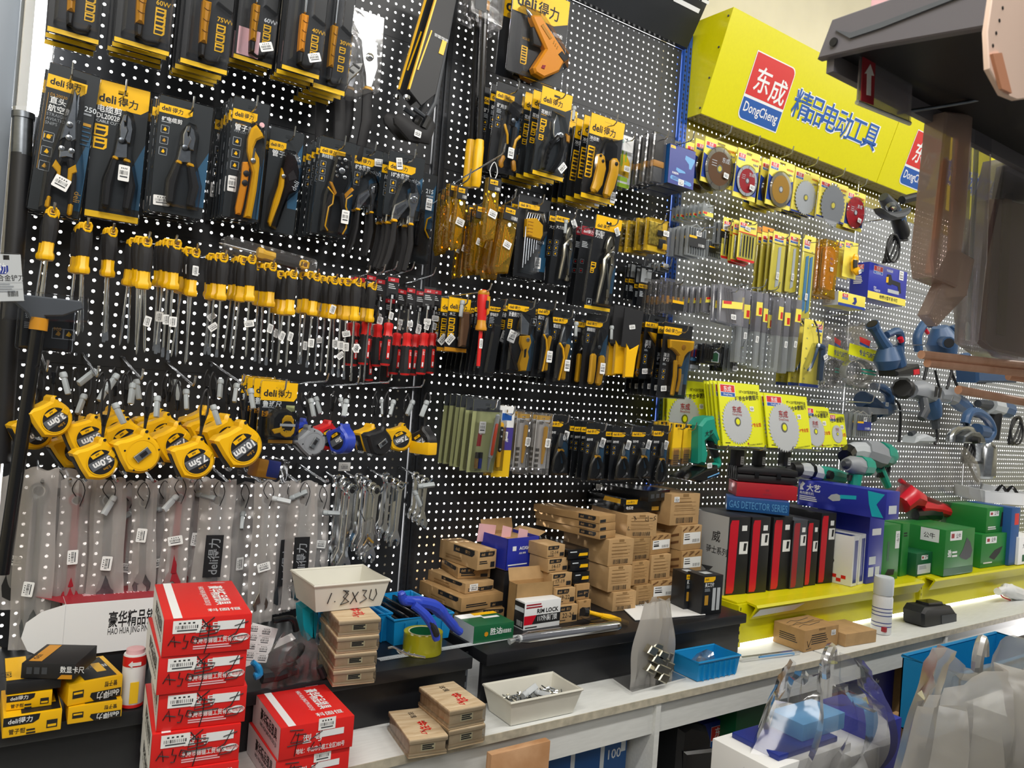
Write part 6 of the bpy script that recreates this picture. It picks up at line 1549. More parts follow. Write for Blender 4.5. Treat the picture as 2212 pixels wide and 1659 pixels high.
c=Carton(w,.085,h,'royal',None,.001,'box',False);c.rect('F',0,0,1,.2,'dcyel');c.dc('F',.12,.72,.34,.93);c.dc('L',.3,.74,.7,.94);c.text('F',.44,.86,.009,'专业级品质','wht',wmax=.05);c.text('F',.3,.06,.013,'枪嘴分型不易卡钉','ink',wmax=w*.64);c.text('F',.14,.3,.009,'F30','wht');c.text('F',.14,.23,.008,'气动直钉枪','wht',wmax=.05);c.lines('L',.2,.6,5,.5,.004,'wht')
c.shape('F',[(.46,.78),(.56,.8),(.6,.66),(.82,.64),(.86,.34),(.8,.32),(.76,.52),(.6,.54),(.58,.5),(.48,.5)],'ink');c.shape('F',[(.5,.28),(.8,.28),(.8,.38),(.5,.38)],'lgrey');c.shape('F',[(.44,.7),(.5,.72),(.5,.56),(.44,.54)],'yel');c.stick('F',.78,.72,.035,.04)
c.finish('nail_gun_box','blue and yellow nail gun box on pegboard rods','box',loc+Vector((0,.0425,0)))
w,h,loc=place((1812,628),(1868,671),.21)
c=Carton(w,.07,h,'dcyel',{'L': 'lgrey'},.001,'box',False);c.dc('F',.14,.5,.34,.9);c.rect('F',0,0,1,.2,'dcblue');c.shape('F',[(.5,.3),(.62,.25),(.68,.5),(.64,.8),(.54,.75),(.58,.5)],'navy');c.stick('L',.2,.2)
c.finish('tool_box','small yellow and blue box under the yellow card','box',loc+Vector((0,.035,0)))
mb=MB()
for q,(x,y) in enumerate(((1835,678),(1900,668),(1955,664))): P=at(x,y,.0);
for nm,px,d in (('under the nail gun box',(1900,663),.24),('under the small yellow box',(1838,676),.24)): P=at(*px,d);wire_hook((P.x,P.z-.006),d,.0,'rods '+nm,.012)
def bitbox(w,h):
 c=Card(w,h,'frost',slot=False,t=.003,clear_rim=False,part='bit_box');c.k['bit_box'].poly(rrect(-w*.5,w*.5,0,h,.006),-.014,-.003,'frosttint',.003,back=False)
 for q in range(4): c.k['drill_bit#%d' % q].tube([(-w*.3+w*.09*q,-.008,h*.93),(-w*.1+w*.1*q,-.008,h*.06)],.0034,'dgrey',6)
 y=-.0145;c.k['label'].add([(-w*.44,y,h*.36),(w*.4,y,h*.46),(w*.42,y,h*.64),(-w*.42,y,h*.56)],[(0,1,2,3)],'dcyel');c.k['label'].add([(-w*.38,y-.0003,h*.48),(-w*.05,y-.0003,h*.52),(-w*.05,y-.0003,h*.6),(-w*.38,y-.0003,h*.56)],[(0,1,2,3)],'sgnred');sticker(c.k['price_sticker'],w*.05,h*.2,y-.0004,.05);return c
stack(bitbox,(1548,614),(1600,706),.25,2,.03,'bit_box','bit box','wide frosted box of long drill bits with yellow label',tilt=-.08,ry=.05)
stack(bitbox,(1518,616),(1544,680),.2,6,.027,'bit_box','bit box','narrow frosted drill bit box',tilt=.02)
TU=[(1597,622,782),(1611,627,785),(1624,629,790),(1637,632,795),(1650,634,798),(1662,636,801),(1683,642,803),(1698,643,806),(1711,646,803),(1722,648,803)]
for i,(x,y0,y1) in enumerate(TU):
 d=.22-.02*(i % 3);P=at(x,y0,d);h=P.z-at(x-13,y1,d).z
 lab=f'{WORD[i]} frosted drill bit tube of the row above the air gun cards'
 t=thing('drill_bit_tube',lab,'drill bit tube',P,group='frosted drill bit tubes',rot=(.02,RN.uniform(-.03,.03),RN.uniform(-.3,.1)))
 K=Kit();K['tube'].box(-.0135,.0135,-.0135,.0135,-h,0,'frost',.004);K['cap'].box(-.0145,.0145,-.0145,.0145,-h*.52,-.0,'frosttint',.004);K['hanger'].tube(spline([(0,0,0),(0,0,.012),(.008,0,.018),(.01,0,.01)],3),.0022,'frost',5)
 K['drill_bit'].tube([(0,0,-h*.95),(0,0,-.03)],.0055,'dgrey',8)
 z0=-h*(.13+.07*(i % 3));K['label'].box(-.0141,.0141,-.0149,-.0137,z0-.05,z0,'dcyel');K['label'].quad((-.002,-.0152,z0-.045),(.012,-.0152,z0-.045),(.012,-.0152,z0-.02),(-.002,-.0152,z0-.02),'sgnred')
 if i % 2: sticker(K['price_sticker'],0,-h*.62,-.0152,1.5,.024,.014)
 K.build(t)
for i,x in enumerate((1604,1632,1660,1700)): P=at(x,628+i*6,.2);wire_hook((P.x,P.z+.012),.23,.01,f'frosted tubes, {WORD[i]} such rod')
def airgun(w,h):
 c=Card(w,h,'dcyel',su=.42,slotw=.08);c.rect(0,.955,1,1,'dcblue');dcsign(c,.64,.05,.96,.16);c.text(.7,.22,.007,'吹尘枪','ink');[c.lines(.16,.13+.15*k,2,.014,.002,'olive') for k in range(6)]
 x=lambda u,v: (c.pt(u,v)[0],-.018,c.pt(u,v)[1])
 c.k['nozzle'].tube(spline([x(.3,.02),x(.5,.12),x(.62,.25),x(.68,.38)],5),.0035,'dgrey',6);S(c,'gun_body',[(.62,.38),(.84,.4),(.86,.5),(.84,.7),(.84,.88)],[.1,.14,.12,.1,.09],-.018,.012,'toolblue2');S(c,'trigger',[(.62,.42),(.5,.58),(.38,.7),(.2,.76)],[.07,.05,.05,.03],-.016,.005,'toolblue2');c.k['air_fitting'].tube([x(.82,.88),x(.82,.95)],.006,'steel',8)
 c.dome([(.5,.34),(.96,.34),(.96,.96),(.12,.96),(.12,.7)],.034);c.stick(.86,.53,.5,-.035);return c
stack(airgun,(1738,688),(1766,838),.24,3,.052,'air_gun_pack','air gun','dark blue air gun on a yellow card',tilt=.02)
for i,(a,b,d) in enumerate([((1818,690),(1888,848),.2),((1774,695),(1812,842),.14)]):
 w,h,loc=place(a,b,d)
 t=thing('air_hose_bag',['clear bag with a coiled white air hose and yellow band','clear air hose bag partly covered by its neighbour'][i],'air hose',loc,group='bagged air hoses');K=Kit()
 for q in range(7): K['air_hose'].tube([(w*.38*math.cos(k*PI/10),-.012+.004*q,h*.26+h*.19*math.sin(k*PI/10)) for k in range(20)],.0045,'hose',6,closed=True)
 K['clear_bag'].poly([(-w*.5,.01),(-w*.1,0),(w*.46,.005),(w*.5,h*.35),(w*.44,h*.75),(w*.2,h*.98),(-w*.1,h),(-w*.36,h*.86),(-w*.5,h*.7)],-.036,.024,'bag',.012)
 y=-.0365;K['print'].add([(-w*.48,y,h*.5),(w*.5,y,h*.42),(w*.48,y,h*.6),(-w*.46,y,h*.66)],[(0,1,2,3)],'dcy2');K['print'].text('专业气动管',(-w*.2,y-.0004,h*.52),Vector((.99,0,-.08)),Z3,h*.065,'dcblue','l',.02,w*.6)
 K['print'].add([(-w*.2,y,h*.7),(w*.06,y,h*.66),(w*.08,y,h*.74),(-w*.22,y,h*.78)],[(0,1,2,3)],'sgnred');K['print'].add([(-w*.2,y,h*.67),(w*.06,y,h*.63),(w*.06,y,h*.66),(-w*.2,y,h*.7)],[(0,1,2,3)],'sgnblue')
 for q in range(2): K['print'].quad((-w*.1,y,h*(.3-.05*q)),(w*.3,y,h*(.29-.05*q)),(w*.3,y,h*(.3-.05*q)+.004),(-w*.1,y,h*(.31-.05*q)+.003),'teal')
 K.build(t);wire_hook((loc.x,loc.z+h-.01),d+.06,.0,['covering hose bag','covered hose bag'][i])
def disccard(size,t2):
 def b(w,h):
  c=Card(w,h,'dcy2',slot=False,clear_rim=False,t=.004);dcsign(c,.05,.05,.38,.23);c.text(.95,.16,.010,size+'×120T铝用锯平齿','ink','r',wmax=w*.46);c.text(.96,.235,.014,'硬质合金圆锯片','ink','r',.02,w*.46)
  r=w*.36;x,z=saw(c,.38,.62,r,'silver',-.0042,40,'dcy2');c.k['saw_blade'].text('东成',(x,-.008,z+r*.42),X3,Z3,r*.22,'dred','c',.01);c.k['saw_blade'].text('DongCheng',(x,-.008,z+r*.28),X3,Z3,r*.09,'dred','c')
  c.text(.96,.67,.011,size+'专业型','red','r',.015,w*.3);c.text(.95,.96,.005,'江苏东成电动工具有限公司','ink','r',0,w*.4);c.disc(.6,.955,.004,'dred');c.lines(.06,.96,1,.04,.003,'ink');c.disc(.76,.4,.009,'paper');c.stick(.76,.4,.05,None,.022,.018);return c
 return b
for a,b,d,n,sz,ds in [((1548,823),(1650,966),.2,5,'10"','ten inch yellow saw blade sleeve'),((1648,849),(1752,970),.22,5,'9"','nine inch yellow saw blade sleeve'),((1732,877),(1797,967),.19,2,'7"','seven inch yellow saw blade sleeve'),((1789,893),(1829,966),.17,2,'4"','smallest yellow saw blade sleeve'),((1442,818),(1532,958),.1,2,'10" ','yellow saw blade sleeve half hidden behind the scrapers')]:
 stack(disccard(sz,0),a,b,d,n,.016,'saw_blade_sleeve','saw blade',ds,hook=False,tilt=-.2 if d>.15 else -.05,slope=0,jit=.004)
for i,(x,y) in enumerate(((1560,972),(1640,972),(1700,974),(1770,975))): P=at(x,y,.26);wire_hook((P.x,P.z),.27,0,f'standing saw blade sleeves, {WORD[i]} such rod',.02)
def smallpk(k):
 def b(w,h):
  c=Card(w,h,'frost' if k in (0,3) else 'card',clear_rim=True)
  if k==0: c.rect(.1,.46,.95,.6,'sky');c.rect(.1,.6,.95,.9,'card');c.rect(.1,.75,.9,.9,'lt');[PL(c,'bit',[(.1+.16*q,.15),(.2+.16*q,.15),(.2+.16*q,.45),(.1+.16*q,.45)],-.008,-.002,('dred','navy')[q % 2],.001) for q in range(5)]
  elif k==1: c.shape([(.55,.4),(.75,.3),(.95,.4),(.95,.9),(.55,.9)],'lt');c.shape([(.6,.44),(.75,.36),(.9,.44),(.9,.86),(.6,.86)],'dgreen');[S(c,'bit',[(.15+.12*q,.15),(.15+.12*q,.75)],.03,-.008,.003,'blk_sh') for q in range(4)]
  else: [S(c,'bit',[(.2+.2*q,.2),(.2+.2*q,.85)],.05,-.008,.003,'dgrey') for q in range(3)];c.stick(.6,.85,0,-.012)
  c.dome([(.05,.1),(.97,.1),(.97,.95),(.05,.95)],.012);return c
 return b
for k,(a,b,d,ds) in enumerate([((1491,745),(1509,803),.16,'small bit card with light blue band'),((1517,742),(1553,788),.2,'small black bit card with a green arch'),((1548,741),(1570,803),.14,'small grey bit card behind the green arch one'),((1576,741),(1589,806),.18,'small frosted bit card at the hose side')]): stack(smallpk(k),a,b,d,2,.02,'bit_pack','drill bits',ds,tilt=.04)
def clearbits(num):
 def b(w,h):
  c=Card(w,h,'frost',slot=False,t=.01,clear_rim=False,part='bit_box');[c.k['bit'].tube([(w*(-.4+.13*q),-.0125,h*.05),(w*(-.4+.13*q),-.0125,h*.95)],.0022,'dsteel',5) for q in range(7)]
  y=-.0152;c.k['label'].quad((-w*.45,y,h*.3),(w*.45,y,h*.3),(w*.45,y,h*.68),(-w*.45,y,h*.68),'card' if num else 'navy');c.k['label'].quad((-w*.45,y-.0003,h*.6),(-w*.05,y-.0003,h*.6),(-w*.05,y-.0003,h*.68),(-w*.45,y-.0003,h*.68),'yel');bars(c.k['label'],(w*.05,y-.0004,h*.34),X3,Z3,w*.34,h*.1,'wht',9,2);sticker(c.k['price_sticker'],w*.05,h*.78,y);c.k['hanger'].tube([(-w*.3,-.004,h),(0,-.004,h+.012),(w*.3,-.004,h)],.0025,'frost',5);return c
 return b
stack(clearbits(1),(1482,487),(1517,559),.2,5,.021,'bit_box','bit box','clear screwdriver bit box with a black label',tilt=.01)
stack(clearbits(1),(1525,520),(1552,562),.12,2,.021,'bit_box','bit box','small clear bit box behind the black labelled ones',tilt=.01)
stack(clearbits(1),(1551,480),(1566,532),.16,2,.021,'bit_box','bit box','narrow clear bit box beside the jigsaw blade packs',tilt=.01)
stack(clearbits(0),(1845,893),(1874,945),.2,3,.022,'bit_box','bit box','blue labelled clear bit box',tilt=.01)
stack(clearbits(1),(1420,570),(1440,590),.1,3,.021,'bit_box','bit box','clear bit box tucked under the yellow bit sets',tilt=.01)
# ---------------------------------------------------------------- power tools hung and standing on the right-hand boards
def coil(c0,r,n=4,m=2.4,tail=None,part='power_cord'):
 out=[]
 for q in range(n):
  a=q*.5;out.append((part,'t',[(c0[0]+r*.45*math.cos(k*PI/8+a),c0[1]+r*math.sin(k*PI/8),-.01+.006*q) for k in range(17)],m,'blk'))
 if tail: out.append((part,'t',tail,m,'blk','s'))
 return out
pxthing('angle_grinder','angle grinder with black side handle hung under the second yellow sign','angle grinder',.24,(1920,460),[
 ('motor_body','t',[(1932,455),(1940,475),(1950,505),(1953,511)],[10,15,16,12],'blk'),('motor_body','t',[(1930,448),(1940,472),(1943,480)],[12,15.5,15.8],'toolblue2'),
 ('gear_head','t',[(1908,425),(1918,440),(1932,452)],[11,15,14],'dgrey'),('gear_head','t',[(1914,446,-.02),(1912,453,-.03)],[11,9],'dsteel'),('spindle','t',[(1912,450,-.03),(1911,455,-.045)],[5,4],'steel'),
 ('blade_guard','p',[(1881,452),(1896,459),(1912,461),(1930,458),(1947,450),(1944,465),(1930,475),(1914,478),(1898,472),(1886,463)],(-.05,-.01,.01),'dgrey'),
 ('side_handle','t',[(1938,434,-.02),(1960,428,-.03),(1990,422,-.04),(1997,420,-.042)],[9,9.5,9.5,8],'blk')]+[('power_cord','t',[(1953,512),(1960,518),(1940,519),(1930,512)],2.6,'blk','s')]+coil((1925,537),30,4)+[('label','s',[(1957,478,-.04)],.2)])
pxthing('blower','blue cordless blower with red trigger and battery','blower',.3,(1918,770),[
 ('nozzle','t',[(1888,708),(1902,732),(1915,752)],[11,12,14],'toolblue'),('nozzle','t',[(1884,700),(1888,708)],[14,13],'toolblue2'),('nozzle','t',[(1883.5,699),(1885,702)],[11.5,11.5],'blk'),
 ('fan_housing','t',[(1916,750),(1916,778),(1918,796)],[18,28,20],'toolblue'),('fan_housing','t',[(1930,752),(1938,790)],[18,20],'toolblue2'),('handle','t',[(1915,724),(1935,716),(1944,722),(1946,745),(1947,780)],[8,9,9,7,9],'toolblue2','s'),('trigger','t',[(1934,730,-.02),(1937,738,-.02)],[6,6],'redplas'),
 ('battery','p',[(1912,800),(1962,786),(1965,810),(1914,813)],(-.05,.03,.008),'blk'),('battery','p',[(1947,798),(1960,796),(1961,808),(1948,810)],(-.052,-.05),'redplas'),('label','s',[(1924,735,-.07)],.4)])
pxthing('blower','blue corded blower hung beside the cordless one','blower',.26,(2030,740),[
 ('fan_housing','t',[(2030,706),(2034,735),(2040,768)],[16,34,26],'toolblue'),('nozzle','t',[(2022,738,-.03),(2004,741,-.09)],[12,13],'toolblue2'),('nozzle','t',[(2005,741,-.088),(2003.6,741.2,-.093)],[10,10],'blk'),
 ('handle','t',[(1984,758),(1982,725),(1998,698),(2010,700)],[9,9,9,9],'toolblue','s'),('trigger','t',[(1999,712),(2004,720)],[4,4],'redplas'),('motor_vent','t',[(2052,720),(2075,712)],[16,15],'toolblue2')]+[('power_cord','t',[(2052,776),(2056,800),(2045,840)],3,'blk','s'),('label','s',[(2056,752,-.09)],.7)])
pxthing('planer','dark blue planer with coiled wire beneath the wooden dowels','planer',.22,(2110,800),[
 ('planer_body','p',[(2078,780),(2130,770),(2172,800),(2168,826),(2080,826)],(-.07,.03,.012),'toolblue2'),('front_knob','t',[(2086,778),(2084,766)],[10,12],'toolblue'),('handle','t',[(2105,776),(2130,760),(2160,778),(2168,800)],7,'toolblue','s')]+coil((2122,812),16,4,1.6))
pxthing('polisher','grey headed polisher with black pad and drooping side handle','polisher',.26,(1990,850),[
 ('gear_head','t',[(1968,843),(1985,843),(2002,850),(2014,860)],[16,22,24,20],'grey'),('pad','t',[(1944,838,-.01),(1950,839),(1958,840)],[18,24,20],'blk'),('side_handle','t',[(1980,862,-.03),(1974,885,-.05),(1965,903,-.05)],[9,10,8],'dgrey'),
 ('motor_body','t',[(2006,862),(2012,880),(2018,898)],[22,22,17],'toolblue'),('tail','t',[(2018,898),(2022,925)],[12,8],'dgrey')]+[('vents','p',[(1990+8*q,834+2*q),(1996+8*q,834+2*q),(1992+8*q,856+2*q),(1988+8*q,856+2*q)],(-.065,-.06),'blk') for q in range(2)]+[('power_cord','t',[(2022,925),(2024,945),(2020,960)],3,'blk','s'),('power_cord','t',[(1996,820),(2002,790),(1998,760)],3.5,'blk','s')])
pxthing('angle_grinder','long blue angle grinder with pale gear head among the far tools','angle grinder',.16,(2060,865),[
 ('gear_head','t',[(2026,852),(2042,852),(2060,860)],[14,19,16],'grey'),('motor_body','t',[(2056,858),(2075,872),(2090,882)],[15,17,13],'toolblue'),('tail','t',[(2088,880),(2112,895)],[13,9],'blk'),('power_cord','t',[(2066,770),(2055,800),(2068,835),(2075,860)],3,'blk','s'),('power_cord','t',[(2020,800),(2030,840),(2045,850)],2.6,'blk','s')])
pxthing('jigsaw','blue jigsaw with grey base hung below the air hose bags','jigsaw',.14,(1880,870),[
 ('housing','t',[(1860,862),(1878,872),(1898,884)],[18,20,16],'toolblue2'),('handle','t',[(1886,834),(1905,838),(1920,852),(1922,876)],[8,10,10,10],'toolblue2','s'),('motor_body','t',[(1896,886),(1915,884),(1926,882)],[17,17,12],'toolblue'),('base_plate','p',[(1852,878),(1896,882),(1896,894),(1856,894)],(-.05,.02,.003),'grey'),('blade_guard','t',[(1880,894),(1884,908)],[12,10],'dgrey'),('power_cord','t',[(1926,858),(1942,875),(1945,910),(1942,955)],3,'blk','s'),('label','s',[(1888,872,-.06)],0)])
pxthing('circular_saw','blue circular saw with bright rounded blade guard','circular saw',.32,(2090,930),[
 ('blade_guard','t',[(2052,955),(2056,938),(2074,926),(2096,928),(2108,945),(2110,955)],8,'steel','s'),('blade_guard','p',[(2058,955),(2060,940),(2076,930),(2094,932),(2104,945),(2106,956)],(-.05,-.01,.006),'dsteel'),('spindle','t',[(2078,948,-.05),(2078,948,-.075)],[9,7],'blk'),
 ('handle','t',[(2085,915),(2092,894),(2110,890),(2132,905),(2143,930),(2134,948),(2118,950)],10,'toolblue','s'),('motor_body','t',[(2108,930),(2130,934)],[16,14],'toolblue2')])
pxthing('impact_drill','grey and blue impact drill hung above the circular saw','drill',.2,(2145,880),[
 ('chuck','t',[(2112,872),(2136,874)],[8,11],'dgrey'),('gear_case','t',[(2136,874),(2158,880)],[18,20],'lgrey'),('motor_body','t',[(2155,878),(2178,886)],[20,18],'toolblue'),('handle','t',[(2150,895),(2146,950)],[14,11],'blk')]+coil((2192,930),30,3,2.2))
pxthing('demolition_hammer','teal and grey demolition hammer standing on the goods by the pegboard','drill',.2,(1870,980),[
 ('barrel','t',[(1830,975),(1848,972),(1866,976)],[14,18,22],'lgrey'),('collar','t',[(1816,985,-.02),(1832,976)],[15,18],'blk_sh'),('gear_case','t',[(1862,972),(1885,980),(1900,985)],[24,30,27],'grey'),('motor_body','t',[(1898,980),(1914,984),(1921,986)],[28,27,22],'teal'),('handle','t',[(1868,958),(1880,962),(1888,966)],[6,7,7],'teal'),('grip','t',[(1900,1010),(1910,1032),(1918,1050)],[10,9,8],'teal')]+coil((1908,1010),20,4,2.6))
t_=pxthing('drill','small teal and grey drill standing in front of the demolition hammer','drill',.27,(1850,1020),[
 ('chuck','t',[(1822,1002),(1830,1003)],[6,13],'dgrey'),('gear_case','t',[(1828,1003),(1840,1004),(1858,1008)],[14,20,21],'grey'),('motor_body','t',[(1855,1006),(1874,1008),(1878,1008)],[22,21,15],'teal'),('handle','t',[(1848,1024),(1846,1048),(1842,1064)],[15,13,13],'teal'),('trigger','t',[(1836,1026),(1834,1038)],[6,5],'blk')])
pxthing('rotary_hammer','silver grey rotary hammer lying behind the blue grinder box','drill',.17,(1770,1020),[
 ('barrel','t',[(1718,1014),(1740,1016),(1768,1022)],[12,17,17],'lgrey'),('collar','t',[(1708,1012),(1722,1014)],[13,17],'blk'),('ring','t',[(1744,1016),(1750,1017)],[18.5,18.5],'blk_sh'),('motor_body','t',[(1766,1021),(1800,1027),(1822,1032)],[17,17,13],'teal'),('side_plate','t',[(1776,1024,-.03),(1776,1024,-.045)],[11,9],'blk')])
pxthing('reciprocating_saw','teal reciprocating saw with black battery hung beside the yellow sleeves','saw',.2,(1520,950),[
 ('housing','p',[(1499,918),(1512,902),(1532,898),(1535,920),(1545,950),(1538,960),(1526,940),(1512,952),(1518,978),(1512,1004),(1498,1000)],(-.03,.03,.01),'teal'),('grip','t',[(1534,952),(1546,985)],[9,9],'blk'),('handle_end','t',[(1546,984),(1550,1004),(1530,1008)],8,'teal','s'),('battery','p',[(1500,1010),(1530,1002),(1532,1026),(1494,1040),(1462,1032)],(-.05,.04,.01),'blk_sh'),('battery','p',[(1504,1026),(1530,1016),(1530,1020),(1504,1030)],(-.052,-.05),'sky'),('lettering','x',[(1508,940,-.032),(1530,936,-.032)],'大艺','ink',9),('label','s',[(1508,1002,-.052)],.1)])
pxthing('water_pump','silver submersible pump with looped black cable','pump',.1,(2125,1030),[('pump_body','t',[(2128,954),(2128,966),(2128,1026),(2128,1032)],[14,22,22,16],'steel')]+coil((2090,975),24,3,3)+[('power_cord','t',[(2092,1000),(2105,1030),(2112,1040)],3,'blk','s'),('power_cord','t',[(2134,955),(2145,980),(2110,1000),(2085,985)],3,'blk','s')])
pxthing('sander','pale grey sander lying above the clear bag','sander',.22,(1985,948),[('housing','p',[(1962,956),(1966,942),(1985,936),(2010,946),(2014,956)],(-.04,.03,.012),'lgrey'),('knob','t',[(1966,938),(1974,934)],[6,5],'dgrey')])
for i,(x,y,x2) in enumerate([(1930,750,.3),(1995,745,.3),(2005,790,.3),(1880,870,.28),(1990,890,.3),(2050,870,.3),(1920,472,.26),(2150,865,.26)]): P=at(x,y,x2);wire_hook((P.x,P.z),x2,.0,f'far power tools, {WORD[i]} such rod',.03,.0026)
# ---------------------------------------------------------------- boxes and loose goods on the base shelves and the counter
def ct(L,R,T,z,dep,base,label,deco=None,faces=None,name='carton',cat='box',group=None,rz=None,bev=.001):
 w,h,r,A=foot(L,R,T,z)
 c=Carton(w,dep,h,base,faces,bev,'box_body')
 if deco: deco(c)
 t=c.finish(name,label,cat,at_corner(A,r,w,dep)+Vector((0,0,.0006)),r,group)
 return z+h+.0012
def klab(c):
 c.lines('F',.14,.84,4,.66,.0022,'kraftd',5.2);[c.rect('F',.12,.72-.13*k,.86,.728-.13*k,'brown') for k in range(4)];c.bars('F',.2,.06,.6,.18,'ink',20)
def klogo(u0=.3,v0=.55,u1=.98,v1=.9,rot=False):
 def f(c):
  c.logo('F',u0,v0,u1,v1);c.logo('L',.62,.6,.95,.95);c.lines('F',.1,.4,2,.5,.003,'ink');c.rect('F',.7,.1,.92,.38,'ink');c.lines('L',.5,.3,2,.3,.004,'kraftd')
 return f
# -- left end
def dbox(c):
 c.shape('F',[(.0,.55),(.5,.55),(.6,.7),(.62,.98),(0,.98)],'blk');c.text('F',.08,.66,c.h*.22,'deli得力','wht',wmax=c.w*.42);c.text('F',.1,.16,c.h*.2,'管子钳','ink',wmax=c.w*.28);c.lines('F',.4,.2,2,.18,.003,'ink');c.rect('F',.74,.18,.93,.58,'ink');c.rect('F',.76,.24,.91,.36,'yel');c.rect('T',.3,.05,.98,.95,'blk');c.text('T',.4,.5,.011,'管子钳','wht');c.rect('T',.72,.3,.92,.7,'yel')
z=ct((4,1597),(131,1576),(2,1553),ZS,.13,'yel','yellow and black pliers box lowest at the frame edge',dbox,name='tool_box')
z2=ct((12,1537),(111,1524),(10,1505),z,.13,'yel','smaller yellow and black pliers box in the middle of the edge pile',dbox,name='tool_box')
zz=ct((12,1502),(131,1486),(16,1478),z2,.14,'blk','opened black box with yellow lettered top',lambda c: (c.rect('T',.0,.1,.4,.95,'yel'),c.text('T',.1,.2,.016,'deli','ink',rot=1.57)),name='tool_box')
ct((44,1466),(161,1468),(47,1433),zz,.1,'blk','black caliper box with orange yellow tabs',lambda c: (c.rect('T',.08,.1,.32,.95,'amber'),c.text('T',.2,.2,.012,'deli','ink',rot=1.57),[c.rect('F',.1+.14*k,.3,.2+.14*k,.75,'dgrey') for k in range(3)],c.shape('F',[(.68,0),(.95,0),(.95,.28),(.75,.28)],'amber'),c.text('F',.72,.45,.009,'数显卡尺','wht',wmax=.04)),name='caliper_box')
for k,(a,b,c_) in enumerate([((145,1566),(262,1548),(144,1530)),((145,1527),(262,1503),(142,1481))]):
 zz=ct(a,b,c_,ZS if k==0 else zz,.12,'yel',['lower','upper'][k]+' yellow pliers box of the pair with upside down lettering',lambda c: (c.shape('F',[(.98,.02),(.48,.02),(.4,.25),(.42,.42),(.98,.42)],'blk'),c.text('F',.95,.35,c.h*.28,'deli得力','wht',rot=PI,wmax=c.w*.42),c.text('F',.9,.8,c.h*.2,'管子钳','ink',rot=PI,wmax=c.w*.24),c.rect('F',.08,.3,.28,.65,'ink'),c.rect('F',.1,.48,.26,.58,'yel'),c.rect('T',.3,.05,.9,.95,'blk'),c.text('T',.4,.5,.011,'管子钳','wht'),c.rect('T',.62,.3,.8,.7,'yel')),name='tool_box')
A=atz(287,1532,ZS)
t=thing('spray_can','red and white can with a yellow stripe and white arrow','can',A+Vector((0,.02,.001)));K=Kit();K['can_body'].lathe([(.019,0),(.0205,.003),(.0205,.07),(.0205,.096),(.019,.1)],'wht',20);K['can_body'].lathe([(.0207,.078),(.0207,.097)],'red',20,cap=False);K['can_body'].lathe([(.0207,.001),(.0207,.007)],'red',20,cap=False);K['cap'].lathe([(.0165,.1),(.016,.108),(.012,.109)],'pink',18)
K['can_body'].poly([(-.014,.084),(-.007,.09),(-.007,.087),(.008,.087),(.008,.081),(-.007,.081),(-.007,.078)],-.0214,-.019,'wht');K['can_body'].box(-.008,.007,-.0212,-.02,.01,.05,'yelcard');K.build(t)
w,h,loc=place((142,1306),(335,1397),.26)
c=Carton(w,.13,h,'wht',{'T': 'dred','F': 'wht'},.001,'box_body');c.text('F',.46,.5,.026,'豪华精品锁具','ink',bold=.02,wmax=w*.62);c.text('F',.46,.34,.0135,'HAO HUA JING PIN SUO JU','ink',bold=.01,wmax=w*.62);c.text('T',.2,.4,.02,'豪华精品锁具','pink',rot=0)
c.k['flap'].poly([(-w/2,h),(-w/2-.04,h*.9),(-w/2-.066,h*.72),(-w/2-.072,h*.45),(-w/2-.06,h*.2),(-w/2-.03,h*.03),(-w/2,0)],-.066,-.064,'wht');c.k['flap#2'].add([(-w/2,-.06,h),(-w/2-.055,-.01,h+.008),(-w/2-.05,.05,h+.004),(-w/2,.065,h)],[(0,1,2,3)],'dred')
c.finish('lock_box','white and dark red lock box with an open rounded end flap','box',loc+Vector((0,.065,0)),0)
q=loc.z-ZS-.002;c=Carton(w*.9,.12,q,'blk');c.finish('carton','black carton propping up the open flapped lock box','box',Vector((loc.x,-.26+.065,ZS+.0006)))
